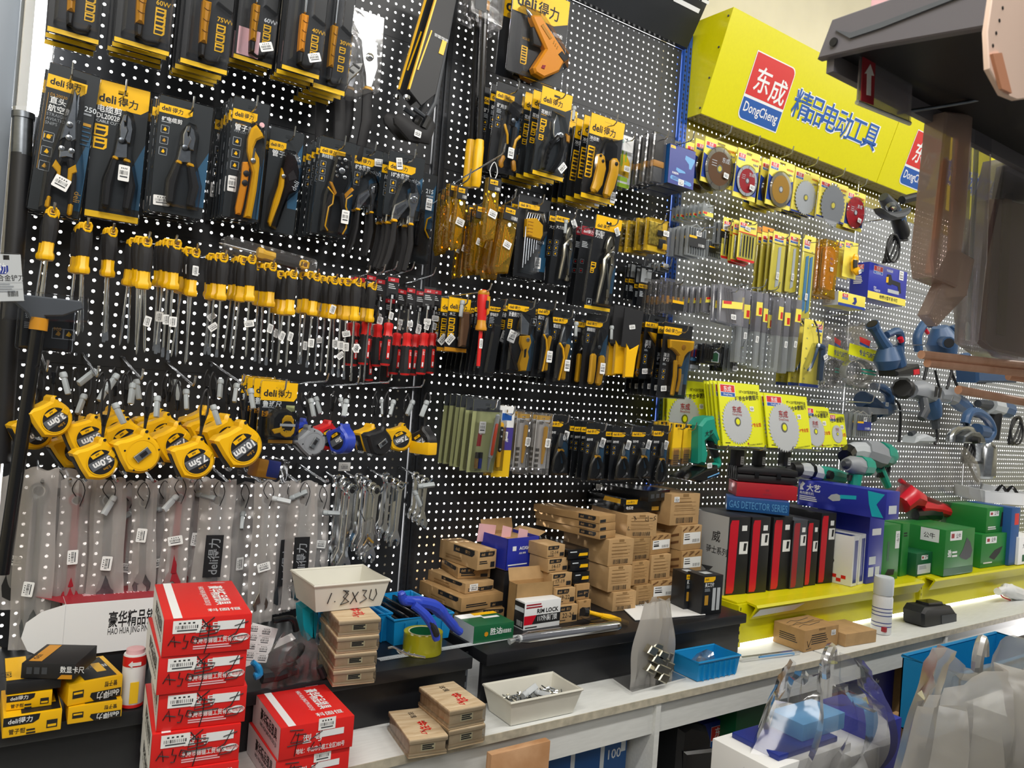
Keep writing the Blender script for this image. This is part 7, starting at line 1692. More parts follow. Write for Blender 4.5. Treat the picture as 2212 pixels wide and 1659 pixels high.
# -- red lock boxes
def hand(c,dx=0): c.scrawl('F',[[(.42,.95),(.5,.72)],[(.56,.98),(.42,.72),(.4,.5),(.6,.55),(.63,.72),(.45,.75)],[(.4,.62),(.62,.64)],[(.34,.42),(.68,.46)],[(.51,.8),(.5,.3),(.47,.02)],[(.8,.7),(.96,.8)],[(.9,.86),(.82,.5),(.74,.4)],[(.8,.4),(.96,.44),(.9,.24),(.76,.22),(.8,.4)]])
def lockbox(first,z,A,B,lab,k):
 A=A.copy();v=B-A;rz=math.atan2(v.y,v.x);w=v.length;D=.225 if first else .185
 c=Carton(w,D,.0615,'redbox',{'L': 'wht'},.001,'box_body');j=random.Random(k)
 c.rect('T',.1,0,.2,1,'wht');c.text('T',.66,.84,.02,'豪华精品锁具','wht',rot=-PI/2,wmax=D*.56,bold=.02);c.text('T',.52,.84,.009,'HAO HUA JING PIN SUO JU','wht',rot=-PI/2,wmax=D*.56);c.text('T',.9,.12,.013,'科固恒','wht','r',rot=0);c.lines('T',.7,.94,2,.22,.002,'pink')
 c.text('L',.3,.5,.018,'豪华精品锁具','ink',wmax=D*.6,bold=.02);c.text('L',.3,.28,.008,'HAO HUA JING PIN SUO JU','ink',wmax=D*.6)
 if first: c.text('F',.36,.6,.013,'型 号','wht');c.rect('F',.6,.62,.92,.86,'wht');c.text('F',.34,.3,.0075,'永康市锦锟工贸有限公司','wht',wmax=w*.6);c.lines('F',.34,.2,2,.5,.002,'pink');c.stick('F',.1,.6,.044,.021);c.scrawl('F',[[(.06,.3),(.12,.55),(.14,.25)],[(.08,.42),(.2,.36)],[(.24,.55),(.23,.4),(.28,.38),(.26,.2),(.22,.2)],[(.33,.5),(.31,.35),(.37,.3),(.4,.45),(.33,.5)]]);hand(c)
 else: c.text('F',.3,.42,.013,'型 号','wht');c.rect('F',.53,.5,.86,.7,'wht');c.text('F',.22,.12,.008,'地址：中山市小榄工业区380号','wht',wmax=w*.66);c.stick('F',.5,.72,.034,.023);c.scrawl('F',[[(.12,.88),(.3,.84)],[(.2,.8),(.14,.5),(.3,.5),(.34,.7),(.2,.72)],[(.1,.4),(.38,.46)],[(.24,.76),(.2,.06)],[(.4,.5),(.56,.7)],[(.46,.4),(.4,.2),(.56,.22),(.54,.34)]])
 if first:
  O,U,V,a,b=c.fr('F');n=18;C=O+U*(a*.9)+V*(b*.38);c.k['box_body'].add([C+U*(.012*math.cos(q*2*PI/n))+V*(.0065*math.sin(q*2*PI/n)) for q in range(n)],[tuple(range(n))],'wht');c.text('F',.84,.34,.005,'检验合格','red',wmax=.02)
 A.z=z
 c.finish('lock_box',lab,'box',at_corner(A,rz,w,D)+Vector((j.uniform(-.006,.006) if k else 0,j.uniform(-.005,.005) if k else 0,.0005)),rz+(j.uniform(-.03,.03) if k else 0),'red lock boxes')
A5,B5=atz(355,1338,ZC+.0622*6),atz(545,1325,ZC+.0622*6)
for k in range(6): lockbox(True,ZC+.0622*(5-k),A5,B5,['topmost','second from top','third from top','fourth from top','fifth from top','lowest'][k]+' red lock box of the tall stack',k)
A2,B2=atz(607,1573,ZC+.1245),atz(766,1545,ZC+.1245)
for k in range(2): lockbox(False,ZC+.0622*(1-k),A2,B2,['upper','lower'][k]+' red lock box of the short stack with handwriting',k)
# -- wood-print tins
def tin(w,dep,h,lab,loc,rz):
 t=thing('lock_tin',lab,'tin box',loc,rz,'wood grained lock tins');K=Kit();x,y=w/2,dep/2
 K['tin_base'].box(-x,x,-y,y,0,h*.2,'woodprint',.002);K['tin_base'].box(-x+.003,x-.003,-y+.003,y-.003,h*.2,h*.75,'woodprint',.002);K['lid'].box(-x-.0005,x+.0005,-y-.0005,y+.0005,h*.72,h,'woodprint',.0025)
 T=K['lid'];z=h+.0004;T.text('金玖',(-x*.05,y*.1,z),-Y3,X3,w*.22,'red','l',.02);T.text('玫瑰',(-x*.1,y*.75,z),-Y3,X3,w*.13,'ink','l');T.text('K7',(-x*.2,-y*.55,z),-Y3,X3,w*.13,'red','l',.02);T.text('JINJIU',(x*.3,y*.1,z),-Y3,X3,w*.06,'brown','l')
 b=K['label'];yy=-y+.0022;b.quad((-.016,yy,h*.3),(.016,yy,h*.3),(.016,yy,h*.66),(-.016,yy,h*.66),'cream');[b.quad((-.013,yy-.0003,h*q),(.013-.004*(k % 2),yy-.0003,h*q),(.013-.004*(k % 2),yy-.0003,h*q+.003),(-.013,yy-.0003,h*q+.003),'ink') for k,q in enumerate((.36,.46,.56))]
 K['shrink_wrap'].box(-x-.0018,x+.0018,-y-.0018,y+.0018,h*.1,h*.95,'clear',.003);K.build(t)
def tins(L,R,n,h,z,dep,labs):
 A,B=atz(*L,z),atz(*R,z);v=B-A;rz=math.atan2(v.y,v.x);w=v.length
 for k in range(n): tin(w,dep,h,labs[k],at_corner(A,rz,w,dep)+Vector((RN.uniform(-.003,.003),RN.uniform(-.003,.003),(h+.0008)*k)),rz+RN.uniform(-.03,.03))
 return z+(h+.0008)*n,at_corner(A,rz,w,dep),rz
zt,ctr,rzt=tins((721,1485),(812,1475),4,.0345,ZS+.001,.15,['lowest wood grained tin under the marked tray','second lowest wood grained tin under the marked tray','third wood grained tin under the marked tray','topmost wood grained tin directly under the marked tray'])
tins((968,1623),(1045,1605),2,.043,ZC+.001,.145,['lower wood grained tin of the pair beside the screw tray','upper wood grained tin of the pair beside the screw tray'])
tins((880,1641),(964,1629),1,.04,ZC+.001,.15,['single wood grained tin at the counter edge'])
def tray(L,R,back,z,h,name,lab,m,cat,flare=.012,ribs=0,th=.0025,extra=None):
 """open bin: front bottom corners, a back corner on the same side, height"""
 A,B,C=atz(*L,z),atz(*R,z),atz(*back,z);w=(B-A).length;dep=min((C-A).length,-A.y-flare-.46) if z<ZS else (C-A).length;v=B-A;rz=math.atan2(v.y,v.x);x,y=w/2,dep/2;f=flare
 t=thing(name,lab,cat,at_corner(A,rz,w,dep)+Vector((0,0,.001)),rz);K=Kit();b=K['bin_body']
 o=[(-x,-y,0),(x,-y,0),(x,y,0),(-x,y,0)];u=[(-x-f,-y-f,h),(x+f,-y-f,h),(x+f,y+f,h),(-x-f,y+f,h)];i_=[(-x-f+th,-y-f+th,h),(x+f-th,-y-f+th,h),(x+f-th,y+f-th,h),(-x-f+th,y+f-th,h)];j_=[(-x+th,-y+th,th),(x-th,-y+th,th),(x-th,y-th,th),(-x+th,y-th,th)]
 b.add(o+u+i_+j_,[(3,2,1,0)]+[(k,(k+1) % 4,4+(k+1) % 4,4+k) for k in range(4)]+[(4+k,4+(k+1) % 4,8+(k+1) % 4,8+k) for k in range(4)]+[(8+k,8+(k+1) % 4,12+(k+1) % 4,12+k) for k in range(4)]+[(12,13,14,15)],m)
 K['rim'].tube(u,.0035,m,6,closed=True)
 for k in range(ribs): q=-x+w*(k+.7)/(ribs+.4);b.box(q-.0012,q+.0012,-y-f*.9-.003,-y-.001,h*.02,h*.86,m)
 if extra: extra(K,x,y,h,f)
 K.build(t);return t
def penwork(K,x,y,h,f):
 b=K['handwriting'];Y=lambda z: -y-f*z/h-.0012
 for st in ([(-.7,.3),(-.62,.7)],[(-.5,.35),(-.47,.36)],[(-.28,.75),(-.1,.72),(-.25,.5),(-.05,.3),(-.3,.2),(-.1,.6),(-.25,.75)],[(.02,.65),(.2,.25)],[(.2,.65),(0,.2)],[(.32,.7),(.46,.68),(.38,.5),(.5,.35),(.3,.2)],[(.6,.7),(.58,.35),(.72,.25),(.8,.5),(.74,.7)]): b.tube([(u*x,Y(v*h),v*h) for u,v in st],.0011,'ink',4)
 K['steel_rod'].tube([(-x*.5,-y*.2,h*.45),(x*.6,-y*.1,h*.5)],.004,'dsteel',6);K['steel_rod'].tube([(-x*.55,y*.1,h*.5),(x*.3,y*.2,h*.52)],.003,'steel',6)
A=ctr+Vector((0,0,zt-ctr.z))
tray((682,1324),(822,1309),(668,1290),zt,.06,'plastic_tray','milky plastic tray with black handwriting on the wooden looking tins','tray','tray',.012,0,.002,penwork)
tray((757,1397),(835,1385),(725,1345),ZS,.07,'storage_bin','blue storage bin half behind the wood grained tins','bluebin','bin',.006,3)
def blackbits(K,x,y,h,f):
 for k in range(9): K['black_clips'].box(-x*.8+k*x*.19,-x*.7+k*x*.19,-y*.8,y*.8,h*.6+.006*(k % 3),h*.9+.01*(k % 2),'blk_sh',.002)
tray((850,1396),(968,1378),(800,1340),ZS,.065,'storage_bin','blue storage bin of black clips under the blue cutter','bluebin','bin',.006,4,.0025,blackbits)
def screws(K,x,y,h,f):
 r=random.Random(4)
 K['screw_layer'].box(-x*.95,x*.95,-y*.95,y*.95,.004,h*.5,'dsteel',.004)
 for k in range(150): p=Vector((r.uniform(-.75,.9)*x,r.uniform(-.8,.6)*y,h*r.uniform(.5,.68)));K['screw_layer'].tube([p,p+Vector((r.uniform(-.012,.012),r.uniform(-.012,.012),r.uniform(-.004,.006)))],.0016,('steel','nickel','dsteel')[k % 3],4)
 sec_tag(K['security_tag'],(-x*.35,-y*.1,h*.74),(.9,.3,.2),1.2,'lgrey');sec_tag(K['security_tag#2'],(x*.12,y*.1,h*.74),(.3,-.9,.1),1.0,'lgrey')
t=tray((1103,1569),(1237,1540),(1062,1522),ZC+.0005,.06,'plastic_tray','cloudy white plastic tray of loose screws on the counter','tray','tray',.014,0,.003,screws)
for ch in t.children:
 if ch.name.startswith('screw_layer'): ch['kind']='stuff'
tray((1506,1473),(1590,1455),(1460,1430),ZC+.0005,.055,'storage_bin','empty looking blue storage bin on the white counter','bluebin','bin',.006,7,.0025,lambda K,x,y,h,f: K['clear_film'].poly([(-x*.8,h*.3),(-x*.2,h*.9),(x*.3,h*1.05),(x*.5,h*.4)],-y*.2,y*.5,'bag',.006))
pxthing('pipe_cutter','blue pipe cutter resting over the blue bin and tape roll','pipe cutter',.44,(915,1310),[('cutter_body','t',[(868,1283),(872,1296),(900,1300),(935,1308),(960,1330),(985,1358),(996,1366)],[9,11,13,14,11,9,7],'cutblue','s'),('cutter_body','t',[(867,1282),(866,1278)],[9,6],'cutblue'),('handle','t',[(885,1302,-.02),(905,1320,-.03),(920,1345,-.035),(926,1372,-.04)],[9,10,9,7],'cutblue','s'),('grip','t',[(908,1325,-.034),(919,1345,-.041),(924,1362,-.045)],[6,7,5],'blk','s'),('pivot','t',[(892,1300,-.015),(892,1300,-.022)],[4,4],'dgrey'),('cutting_lettering','x',[(905,1304,-.03),(940,1313,-.03)],'PIPE CUTTER','navy',5)])
A=atz(926,1418,ZS);t=thing('tape_roll','yellow clear packing tape roll with a green core','tape',A+Vector((0,.035,.001)));K=Kit();K['tape'].lathe([(.048,0),(.048,.05),(.037,.05),(.037,0),(.048,0)],'tapeyel',36,cap=False);K['tape'].lathe([(.046,.001),(.046,.049),(.038,.049),(.038,.001)],'sgn',36,cap=False);K['core'].lathe([(.037,0),(.037,.0505),(.034,.0505),(.034,0),(.037,0)],'cream',32,cap=False);K['core'].lathe([(.0338,.002),(.0338,.05)],'dgreen',32,cap=False);K.build(t)
mb=MB();A=atz(822,1428,ZS+.001);B=atz(1130,1376,ZS+.001);v=(B-A);v.normalize();n_=Vector((-v.y,v.x,0))*.022;mb.add([A,B,B+n_,A+n_],[(0,1,2,3)],'lgrey')
L_=(B-A).length
for k in range(int(L_/.005)): p=A+v*(k*.005)+Vector((0,0,.0004));mb.add([p+n_*.1,p+v*.0008+n_*.1,p+v*.0008+n_*(.5 if k % 5==0 else .3),p+n_*(.5 if k % 5==0 else .3)],[(0,1,2,3)],'ink')
o=mb.build('measuring_strip');tag(o,'printed measuring strip stuck along the black shelf edge','ruler')
pxthing('key_bunch','small chain of steel clips beside the tape roll','keys',.47,(880,1408),[('chain','t',[(838,1400),(850,1398),(862,1404),(880,1412),(900,1416),(918,1420)],2.6,'steel','s')]+[('clip','t',[(858+12*k,1404+4*k),(866+12*k,1412+2*k),(872+12*k,1402+5*k)],2,'chrome','s') for k in range(4)])
# -- between the red stacks and the tins
pxthing('handle_bag','clear bag of round black handles behind the short red stack','bag',.45,(620,1420),[('black_handle','t',[(636,1408),(640,1412)],[25,24],'blk_sh'),('black_handle#2','t',[(640,1440),(600,1455),(565,1460)],16,'blk'),('black_handle#3','t',[(690,1440),(700,1462)],8,'blk'),('black_handle#4','t',[(600,1350,.03),(640,1345,.03),(650,1372,.03)],7,'blk_sh','s'),('clear_bag','c',[(575,1382),(688,1472)],.05,'bag')])
pxthing('label_sheet','sheet of white barcode labels beside the tall red stack','labels',.4,(560,1390),[('sheet','p',[(545,1345),(600,1358),(585,1405),(568,1425),(530,1440),(532,1400)],(-.002,.0,0),'paper'),('sheet','p',[(600,1380),(628,1366),(637,1378),(590,1400)],(-.006,-.004,0),'paper')]+[('label','s',[(548+26*(k % 2)-3*(k // 2),1358+6*(k % 2)+19*(k // 2),-.003)],-.2) for k in range(8)])
pxthing('cloth','crumpled blue glove end between the red stacks','glove',.5,(550,1450),[('glove','t',[(545,1430),(556,1440),(560,1455),(548,1462)],[6,8,9,6],'bluebin','s')])
pxthing('film_bag','crumpled turquoise plastic bag behind the wood grained tins','bag',.3,(662,1340),[('bag','p',[(648,1310),(675,1300),(682,1330),(676,1375),(660,1380),(650,1345)],(-.03,.03,.014),'cyan')])
# -- brown carton piles on the second black shelf
z=ct((985,1340),(1088,1335),(985,1318),ZS,.22,'kraft3','brown carton at the foot of the slanting pile',klogo(.55,.5,.98,.9))
z=ct((995,1323),(1099,1307),(999,1293),z,.3,'kraft','wide flat brown carton in the slanting pile',klogo(.6,.05,.99,.4))
z=ct((1004,1284),(1065,1275),(1003,1262),z,.3,'kraft2','long flat brown carton with a white sticker',lambda c: (klogo(.5,.1,.98,.5)(c),c.stick('F',.15,.2,.03,.02)))
z=ct((988,1251),(1058,1248),(995,1226),z,.28,'kraft','long brown carton second from the pile top',klogo(.05,.5,.5,.95))
z=ct((1030,1233),(1070,1228),(1031,1191),z,.3,'kraft2','long brown carton topmost on the slanting pile',klogo(.1,.66,.9,.92))
ct((1022,1392),(1108,1379),(1020,1355),ZS,.1,'dgreen','green and yellow hinge box on the shelf front',lambda c: (c.text('F',.4,.42,.014,'胜达','wht'),c.text('F',.62,.42,.008,'红外线直角仪','wht',wmax=c.w*.32),c.rect('T',.0,.66,.55,1,'wht'),c.rect('T',.4,.8,1,1,'yel'),c.rect('T',.5,.5,.9,.64,'wht'),c.shape('F',[(.26,.4),(.3,.32),(.35,.4),(.35,.56),(.3,.62),(.26,.56)],'amber'),c.rect('L',0,0,1,1,'lgrey')),name='tool_box')
ct((1130,1363),(1208,1351),(1129,1303),ZS,.045,'wht','white red and black rim lock box',lambda c: (c.rect('F',0,.18,1,.5,'ink'),c.shape('F',[(0,.18),(.22,.18),(.33,.5),(0,.5)],'redplas'),c.text('F',.94,.56,.012,'RIM LOCK','ink','r',.03),c.text('F',.37,.28,.013,'117外装门锁','wht',wmax=c.w*.54),c.lines('F',.04,.06,1,.4,.003,'ink'),c.lines('F',.04,.86,2,.5,.004,'dred'),c.rect('L',0,.05,1,.95,'ink'),c.rect('L',.05,.62,.95,.78,'lt'),c.bars('L',.3,.1,.6,.2,'wht')),name='lock_box')
def openbox(L,R,T,z,dep,lab,front,left,deco=None):
 w,h,r,A=foot(L,R,T,z);t=thing('open_carton',lab,'box',at_corner(A,r,w,dep)+Vector((0,0,.001)),r);K=Kit();x,y=w/2,dep/2;b=K['box_body']
 for q in ((-x,x,-y,-y+.002,front),(-x,x,y-.002,y,'kraft'),(-x,-x+.002,-y,y,left),(x-.002,x,-y,y,left)): b.box(q[0],q[1],q[2],q[3],0,h,q[4])
 b.box(-x,x,-y,y,0,.002,'kraft');b.box(-x+.003,x-.003,-y+.003,y-.003,h*.1,h*.9,'kraft');[K['flap#%d' % k].add(p,[(0,1,2,3)],'kraft2') for k,p in enumerate(([(-x,y,h),(x,y,h),(x,y+.01,h+.035),(-x,y+.01,h+.035)],[(x,-y,h),(x,y,h),(x+.03,y,h+.01),(x+.03,-y,h+.012)]))]
 if deco: deco(b,x,y,h,K)
 K.build(t);return z+h
z=at(1092,1234,.2).z;w,h,loc=place((1096,1165),(1162,1229),.2);c=Carton(w,.12,z-ZS-.002,'blk');c.finish('carton','black carton under the blue open box','box',Vector((loc.x,-.14,ZS+.0006)))
openbox((1092,1234),(1160,1225),(1096,1165),z,.12,'blue open topped box of small lock parts','royal','royal',lambda b,x,y,h,K: (b.text('AOXIANG',(-x*.25,-y-.001,h*.62),X3,Z3,.0095,'wht','l',.03,x*1.1),b.text('AX-999',(-x*.25,-y-.001,h*.48),X3,Z3,.006,'wht','l',.02),b.box(-x*.66,-x*.44,-y-.001,-y,h*.6,h*.74,'wht'),b.quad((-x*.9,-y-.001,h*.14),(x*.3,-y-.001,h*.14),(x*.3,-y-.001,h*.18),(-x*.9,-y-.001,h*.18),'wht'),[K['lock_card#%d' % k].add([(-x*.9-.03*(k==0)+.02*k,-y*.8+.05*(2-k),h*.7),(-x*.3+.02*k,-y*.8+.05*(2-k),h*.66),(-x*.3+.02*k,-y*.9+.05*(2-k),h*1.2),(-x*.9-.03*(k==0)+.02*k,-y*.9+.05*(2-k),h*1.3)],[(0,1,2,3)],'pink') for k in range(3)]))
openbox((1110,1352),(1190,1342),(1128,1262),ZS+.001,.04,'open brown box with raised lid flaps behind the rim lock box','kraft3','kraft3')
def col(rows,dep,base,labs,deco,**k):
 z=ZS
 for (L,R,T),lab in zip(rows,labs): z=ct(L,R,T,z,dep,base,lab,deco,**k)
 return z
def num(s_): return lambda c: (c.logo('F',.05,.66,.66,.96),c.rect('F',.72,.1,.95,.4,'ink'),c.text('F',.2,.3,c.h*.28,s_,'ink',bold=0),c.lines('F',.05,.14,1,.4,.002,'ink'))
rows=[((1205,1348),(1246,1342),(1205,1311)),((1200,1307),(1241,1302),(1200,1274)),((1191,1271),(1234,1266),(1190,1241)),((1183,1238),(1226,1233),(1182,1209)),((1181,1207),(1219,1203),(1181,1180))]
z=ZS
for k,r in enumerate(rows): z=ct(*r,z,.085,'kraft2',['lowest','second lowest','middle','second highest','topmost'][k]+' brown carton of the pen numbered column',num(('22-24','19-22','17-19','14-17','12-14')[k]))
z=ZS
for k,r in enumerate([((1248,1340),(1274,1335),(1247,1300)),((1243,1297),(1272,1293),(1242,1264))]): z=ct(*r,z,.2,'kraft',['lower','upper'][k]+' brown carton under the black flat boxes',klogo(.1,.2,.95,.6))
for k,r in enumerate([((1238,1262),(1272,1258),(1237,1238)),((1231,1236),(1271,1232),(1230,1212)),((1226,1210),(1271,1206),(1225,1189))]): z=ct(*r,z,.2,'blk_sh',['lowest','middle','topmost'][k]+' black box of the dark column among brown cartons',lambda c: (c.shape('F',[(.5,.3),(.95,.3),(.95,.6),(.55,.6)],'yel'),c.lines('F',.1,.7,1,.4,.003,'lt')))
z=ZS
for k,r in enumerate([((1322,1322),(1372,1316),(1320,1282)),((1312,1280),(1362,1275),(1311,1226)),((1312,1224),(1366,1219),(1313,1167))]): z=ct(*r,z,.22,'kraft2',['lowest','middle','top'][k]+' large brown carton of the square column',klab)
for k in range(3): z=ct((1294,1166-17*k),(1329,1161-17*k),(1294,1150-17*k),z,.26,'kraft',['lowest','middle','topmost'][k]+' flat brown carton above the square column',lambda c: (c.logo('L',.7,.3,.95,.9),c.rect('F',.05,.1,.4,.5,'ink')))
z3=ct((1372,1310),(1408,1305),(1372,1268),ZS,.2,'kraft3','lowest brown carton right behind the white sheet',klab);z3=ct((1362,1266),(1400,1261),(1362,1216),z3,.2,'kraft','brown carton in the middle behind the square column',klab);z3=ct((1362,1213),(1404,1208),(1363,1165),z3,.2,'kraft3','brown carton under the one marked in pen',klab)
z3=ct((1352,1162),(1417,1160),(1355,1113),z3,.2,'kraft2','brown carton marked with a pen sum',lambda c: (klab(c),c.scrawl('F',[[(.2,.95),(.3,.8)],[(.25,.95),(.25,.75)],[(.62,.9),(.6,.75),(.7,.72),(.68,.95)],[(.74,.85),(.84,.84)],[(.95,.95),(.88,.9),(.94,.8),(.86,.74)],[(.06,.5),(.04,.35),(.1,.36)]])))
ct((1347,1108),(1426,1105),(1349,1079),z3,.34,'blk_sh','long black tool box with yellow tab on the brown cartons',lambda c: (c.shape('F',[(.05,.6),(.34,.6),(.36,.95),(.05,.95)],'yel'),c.text('F',.08,.68,.007,'deli得力','ink',wmax=c.w*.24),c.text('F',.06,.25,.008,'电烙铁','wht'),c.rect('F',.75,.1,.95,.4,'gold'),c.shape('L',[(.7,.6),(.95,.6),(.95,.95),(.72,.95)],'yel')),name='tool_box')
ct((1400,1085),(1446,1080),(1399,1062),at(1400,1085,.22).z,.3,'blk_sh','second long black tool box lying higher with a price sticker',lambda c: (c.stick('L',.3,.4),[c.rect('F',.1+.24*k,.3,.26+.24*k,.7,'dgrey') for k in range(3)]),name='tool_box')
def wl(c): c.rect('F',.1,.25,.95,.72,'paper');c.lines('F',.15,.62,3,.3,.0025,'ink',3);c.bars('F',.55,.3,.35,.14);c.rect('F',.15,.42,.4,.47,'ink');[c.shape('F',[(.05+.3*k,.76),(.25+.3*k,.9),(.25+.3*k,.98),(.05+.3*k,.84)],'brown') for k in range(3)];[c.shape('L',[(.1+.3*k,.3*q+.1),(.35+.3*k,.3*q+.3),(.35+.3*k,.3*q+.4),(.1+.3*k,.3*q+.2)],'brown') for k in range(3) for q in range(2)]
z=ct((1404,1302),(1462,1296),(1402,1256),ZS,.16,'kraft','brown carton behind the black blade boxes',wl);z=ct((1404,1254),(1446,1249),(1404,1201),z,.18,'kraft2','brown carton in the middle next to the label covered ones',klab);z=ct((1404,1199),(1447,1193),(1404,1158),z,.18,'kraft','higher brown carton with a white label',wl)
z=ct((1470,1296),(1514,1290),(1470,1243),ZS,.2,'kraft3','brown carton standing behind the black blade boxes',wl);z=ct((1470,1241),(1514,1236),(1470,1192),z,.2,'kraft','lower white labelled brown carton beside the grey box',wl);z=ct((1470,1190),(1513,1185),(1470,1138),z,.2,'kraft2','upper white labelled brown carton beside the grey box',wl)
ct((1446,1136),(1508,1132),(1446,1068),z,.2,'kraft2','largest brown carton topmost beside the pale boards',lambda c: (klab(c),c.stick('F',.1,.74,.026,.018)))
def bladebox(c): c.shape('F',[(.05,.84),(.5,.84),(.6,.9),(.6,.97),(.05,.97)],'yel');c.text('F',.1,.88,.008,'deli','ink');c.text('F',.1,.72,.011,'美工刀片','wht',wmax=c.w*.45);c.lines('F',.1,.66,3,.3,.002);[c.rect('F',.5+.22*k,.1,.66+.22*k,.68,'lgrey') for k in range(2)];c.rect('F',.12,.25,.3,.5,'gold');c.rect('T',.3,.3,.7,.7,'lgrey')
ct((1476,1319),(1511,1317),(1478,1240),ZS,.07,'card','black blade box with pale blade pictures standing behind its twin',bladebox,name='blade_box');ct((1514,1330),(1557,1325),(1515,1246),ZS,.07,'card','black blade box standing nearest the yellow shelf',bladebox,name='blade_box')
mb=MB();P=[atz(x,y,ZS+.004) for x,y in ((1334,1303),(1482,1297),(1524,1327),(1372,1339))];mb.add(P+[p-Vector((0,0,.002)) for p in P],[(0,1,2,3),(4,7,6,5),(0,4,5,1),(1,5,6,2),(2,6,7,3),(3,7,4,0)],'paper');mb.text('检验',P[0]*.7+P[3]*.3+Vector((.06,0,.0008)),(P[1]-P[0]).normalized(),(P[0]-P[3]).normalized(),.014,'ink');o=mb.build('paper_bag');tag(o,'flat white printed paper bag on the black shelf','paper bag')
pxthing('blister_pack','clear pack with a black and yellow tool lying by the white paper bag','tool pack',.36,(1300,1335),[('clear_tray','p',[(1262,1336),(1335,1332),(1330,1350),(1290,1352)],(-.05,.05,.004),'blister'),('handle','t',[(1264,1322),(1276,1324),(1300,1330)],[8,5,5],'yel'),('handle','t',[(1259,1321),(1268,1322)],[9,9],'blk'),('head','t',[(1298,1330),(1318,1336),(1338,1340)],[6,9,6],'yel')])
pxthing('plastic_roll','long clear plastic roll with blue print along the shelf front','plastic roll',.45,(1200,1370),[('roll','t',[(1112,1382),(1140,1377),(1330,1352),(1336,1351)],[5,12,12,10],'smoke'),('roll','t',[(1120,1380),(1330,1353)],8,'lgrey'),('twist','t',[(1100,1386),(1112,1382),(1122,1380)],[7,4,8],'frost')])
# -- red and black boxes on the yellow shelf
RB=[((1564,1287),(1610,1283),(1575,1118)),((1614,1283),(1654,1279),(1624,1118)),((1661,1277),(1702,1272),(1671,1118)),((1705,1273),(1735,1269),(1712,1125)),((1736,1267),(1761,1264),(1745,1125)),((1765,1262),(1797,1259),(1773,1109))]
for k,r in enumerate(RB):
 m='dgrey' if k==3 else 'blk';rd='dred' if k==3 else 'redplas'
 ct(*r,ZY,.2,m,f'{WORD[k]} upright red and black power tool box from the grey faced end',lambda c: (c.shape('F',[(.06,.02),(.36,.02),(.42,.06),(.46,.96),(.12,.96),(.06,.9)],rd),c.rect('F',.55,.52+.1*(k % 2),.95,.68+.1*(k % 2),'paper'),c.shape('F',[(.74,.56+.1*(k % 2)),(.86,.56+.1*(k % 2)),(.9,.66+.1*(k % 2)),(.76,.66+.1*(k % 2))],'ink'),c.rect('F',.62,.82,.86,.89,'paper'),c.rect('L',0,0,1,1,'lgrey' if k==0 else 'blk'),k==0 and (c.text('L',.62,.66,.03,'威','ink'),c.text('L',.5,.5,.02,'骑士系列','ink',wmax=.1),c.shape('L',[(.4,.3),(.7,.32),(.62,.26),(.6,.18),(.54,.18),(.52,.26)],'dgrey'))),name='tool_box',group='red and black tool boxes')
zr=at(1575,1118,-atz(1564,1287,ZY).y).z+.004
z=ct((1569,1101),(1704,1115),(1570,1073),zr,.1,'gas','blue gas detector box lying on the red and black boxes',lambda c: c.text('F',.04,.22,c.h*.56,'GAS DETECTOR SERIES','sky',bold=0,wmax=c.w*.93),name='detector_box')
z=ct((1590,1072),(1721,1083),(1590,1042),z,.14,'crimson','plain red box between the gas detector box and black case',lambda c: (c.rect('F',.48,.5,.54,.66,'dred'),c.rect('F',.44,.25,.58,.34,'dred'),c.rect('L',.1,.2,.5,.8,'pink')),name='tool_box')
w,h,r,A=foot((1592,1040),(1724,1050),(1592,1008),z);t=thing('tool_case','black ribbed plastic case on top of the red box','case',at_corner(A,r,w,.14)+Vector((0,0,.001)),r);K=Kit();K['case_base'].box(-w/2,w/2,-.07,.07,0,h*.5,'blk',.008);K['case_lid'].box(-w/2,w/2,-.07,.07,h*.52,h,'blk',.01)
for k in range(5): K['case_lid'].box(-w*.5-.002,-w*.46,-.06+k*.026,-.045+k*.026,h*.1,h*1.03,'blk',.002);K['latch#%d' % k].box(-w*.4+k*w*.18,-w*.33+k*w*.18,-.073,-.069,h*.3,h*.7,'blk_sh',.001) if k in (1,3) else None
K.build(t);zc_=z+h
for k,x in enumerate((1588,1635,1690)):
 c=Carton(.045,.03,.06,'blk',None,.004);c.stick('F',.55,.1,.018,.03);q=at(x,1004,.16);c.finish('bagged_holder',f'{WORD[k]} black bagged holder standing on the ribbed case','holder',Vector((q.x,at_corner(A,r,w,.14).y+.02,zc_+.002)),0,'bagged black holders')
ct((1722,1090),(1912,1124),(1723,1035),zr,.1,'royal','wide blue angle grinder box lying across the boxes',lambda c: (c.text('F',.1,.62,.022,'大艺','wht',bold=.03),c.shape('F',[(.02,.6),(.07,.62),(.05,.72),(.08,.86),(.05,.93),(.02,.8)],'wht'),c.text('F',.02,.46,.009,'角向磨光机','wht'),c.lines('F',.02,.36,3,.24,.004,'wht'),c.shape('F',[(.8,.95),(.98,.9),(.9,.5),(.98,.06),(.86,.05),(.82,.5)],'cyan'),c.shape('F',[(.36,.45),(.42,.36),(.5,.42),(.52,.6),(.46,.66),(.4,.6)],'lgrey'),c.shape('F',[(.5,.5),(.68,.56),(.68,.7),(.5,.64)],'cyan'),c.rect('R',.2,.2,.8,.5,'lt')),name='grinder_box')
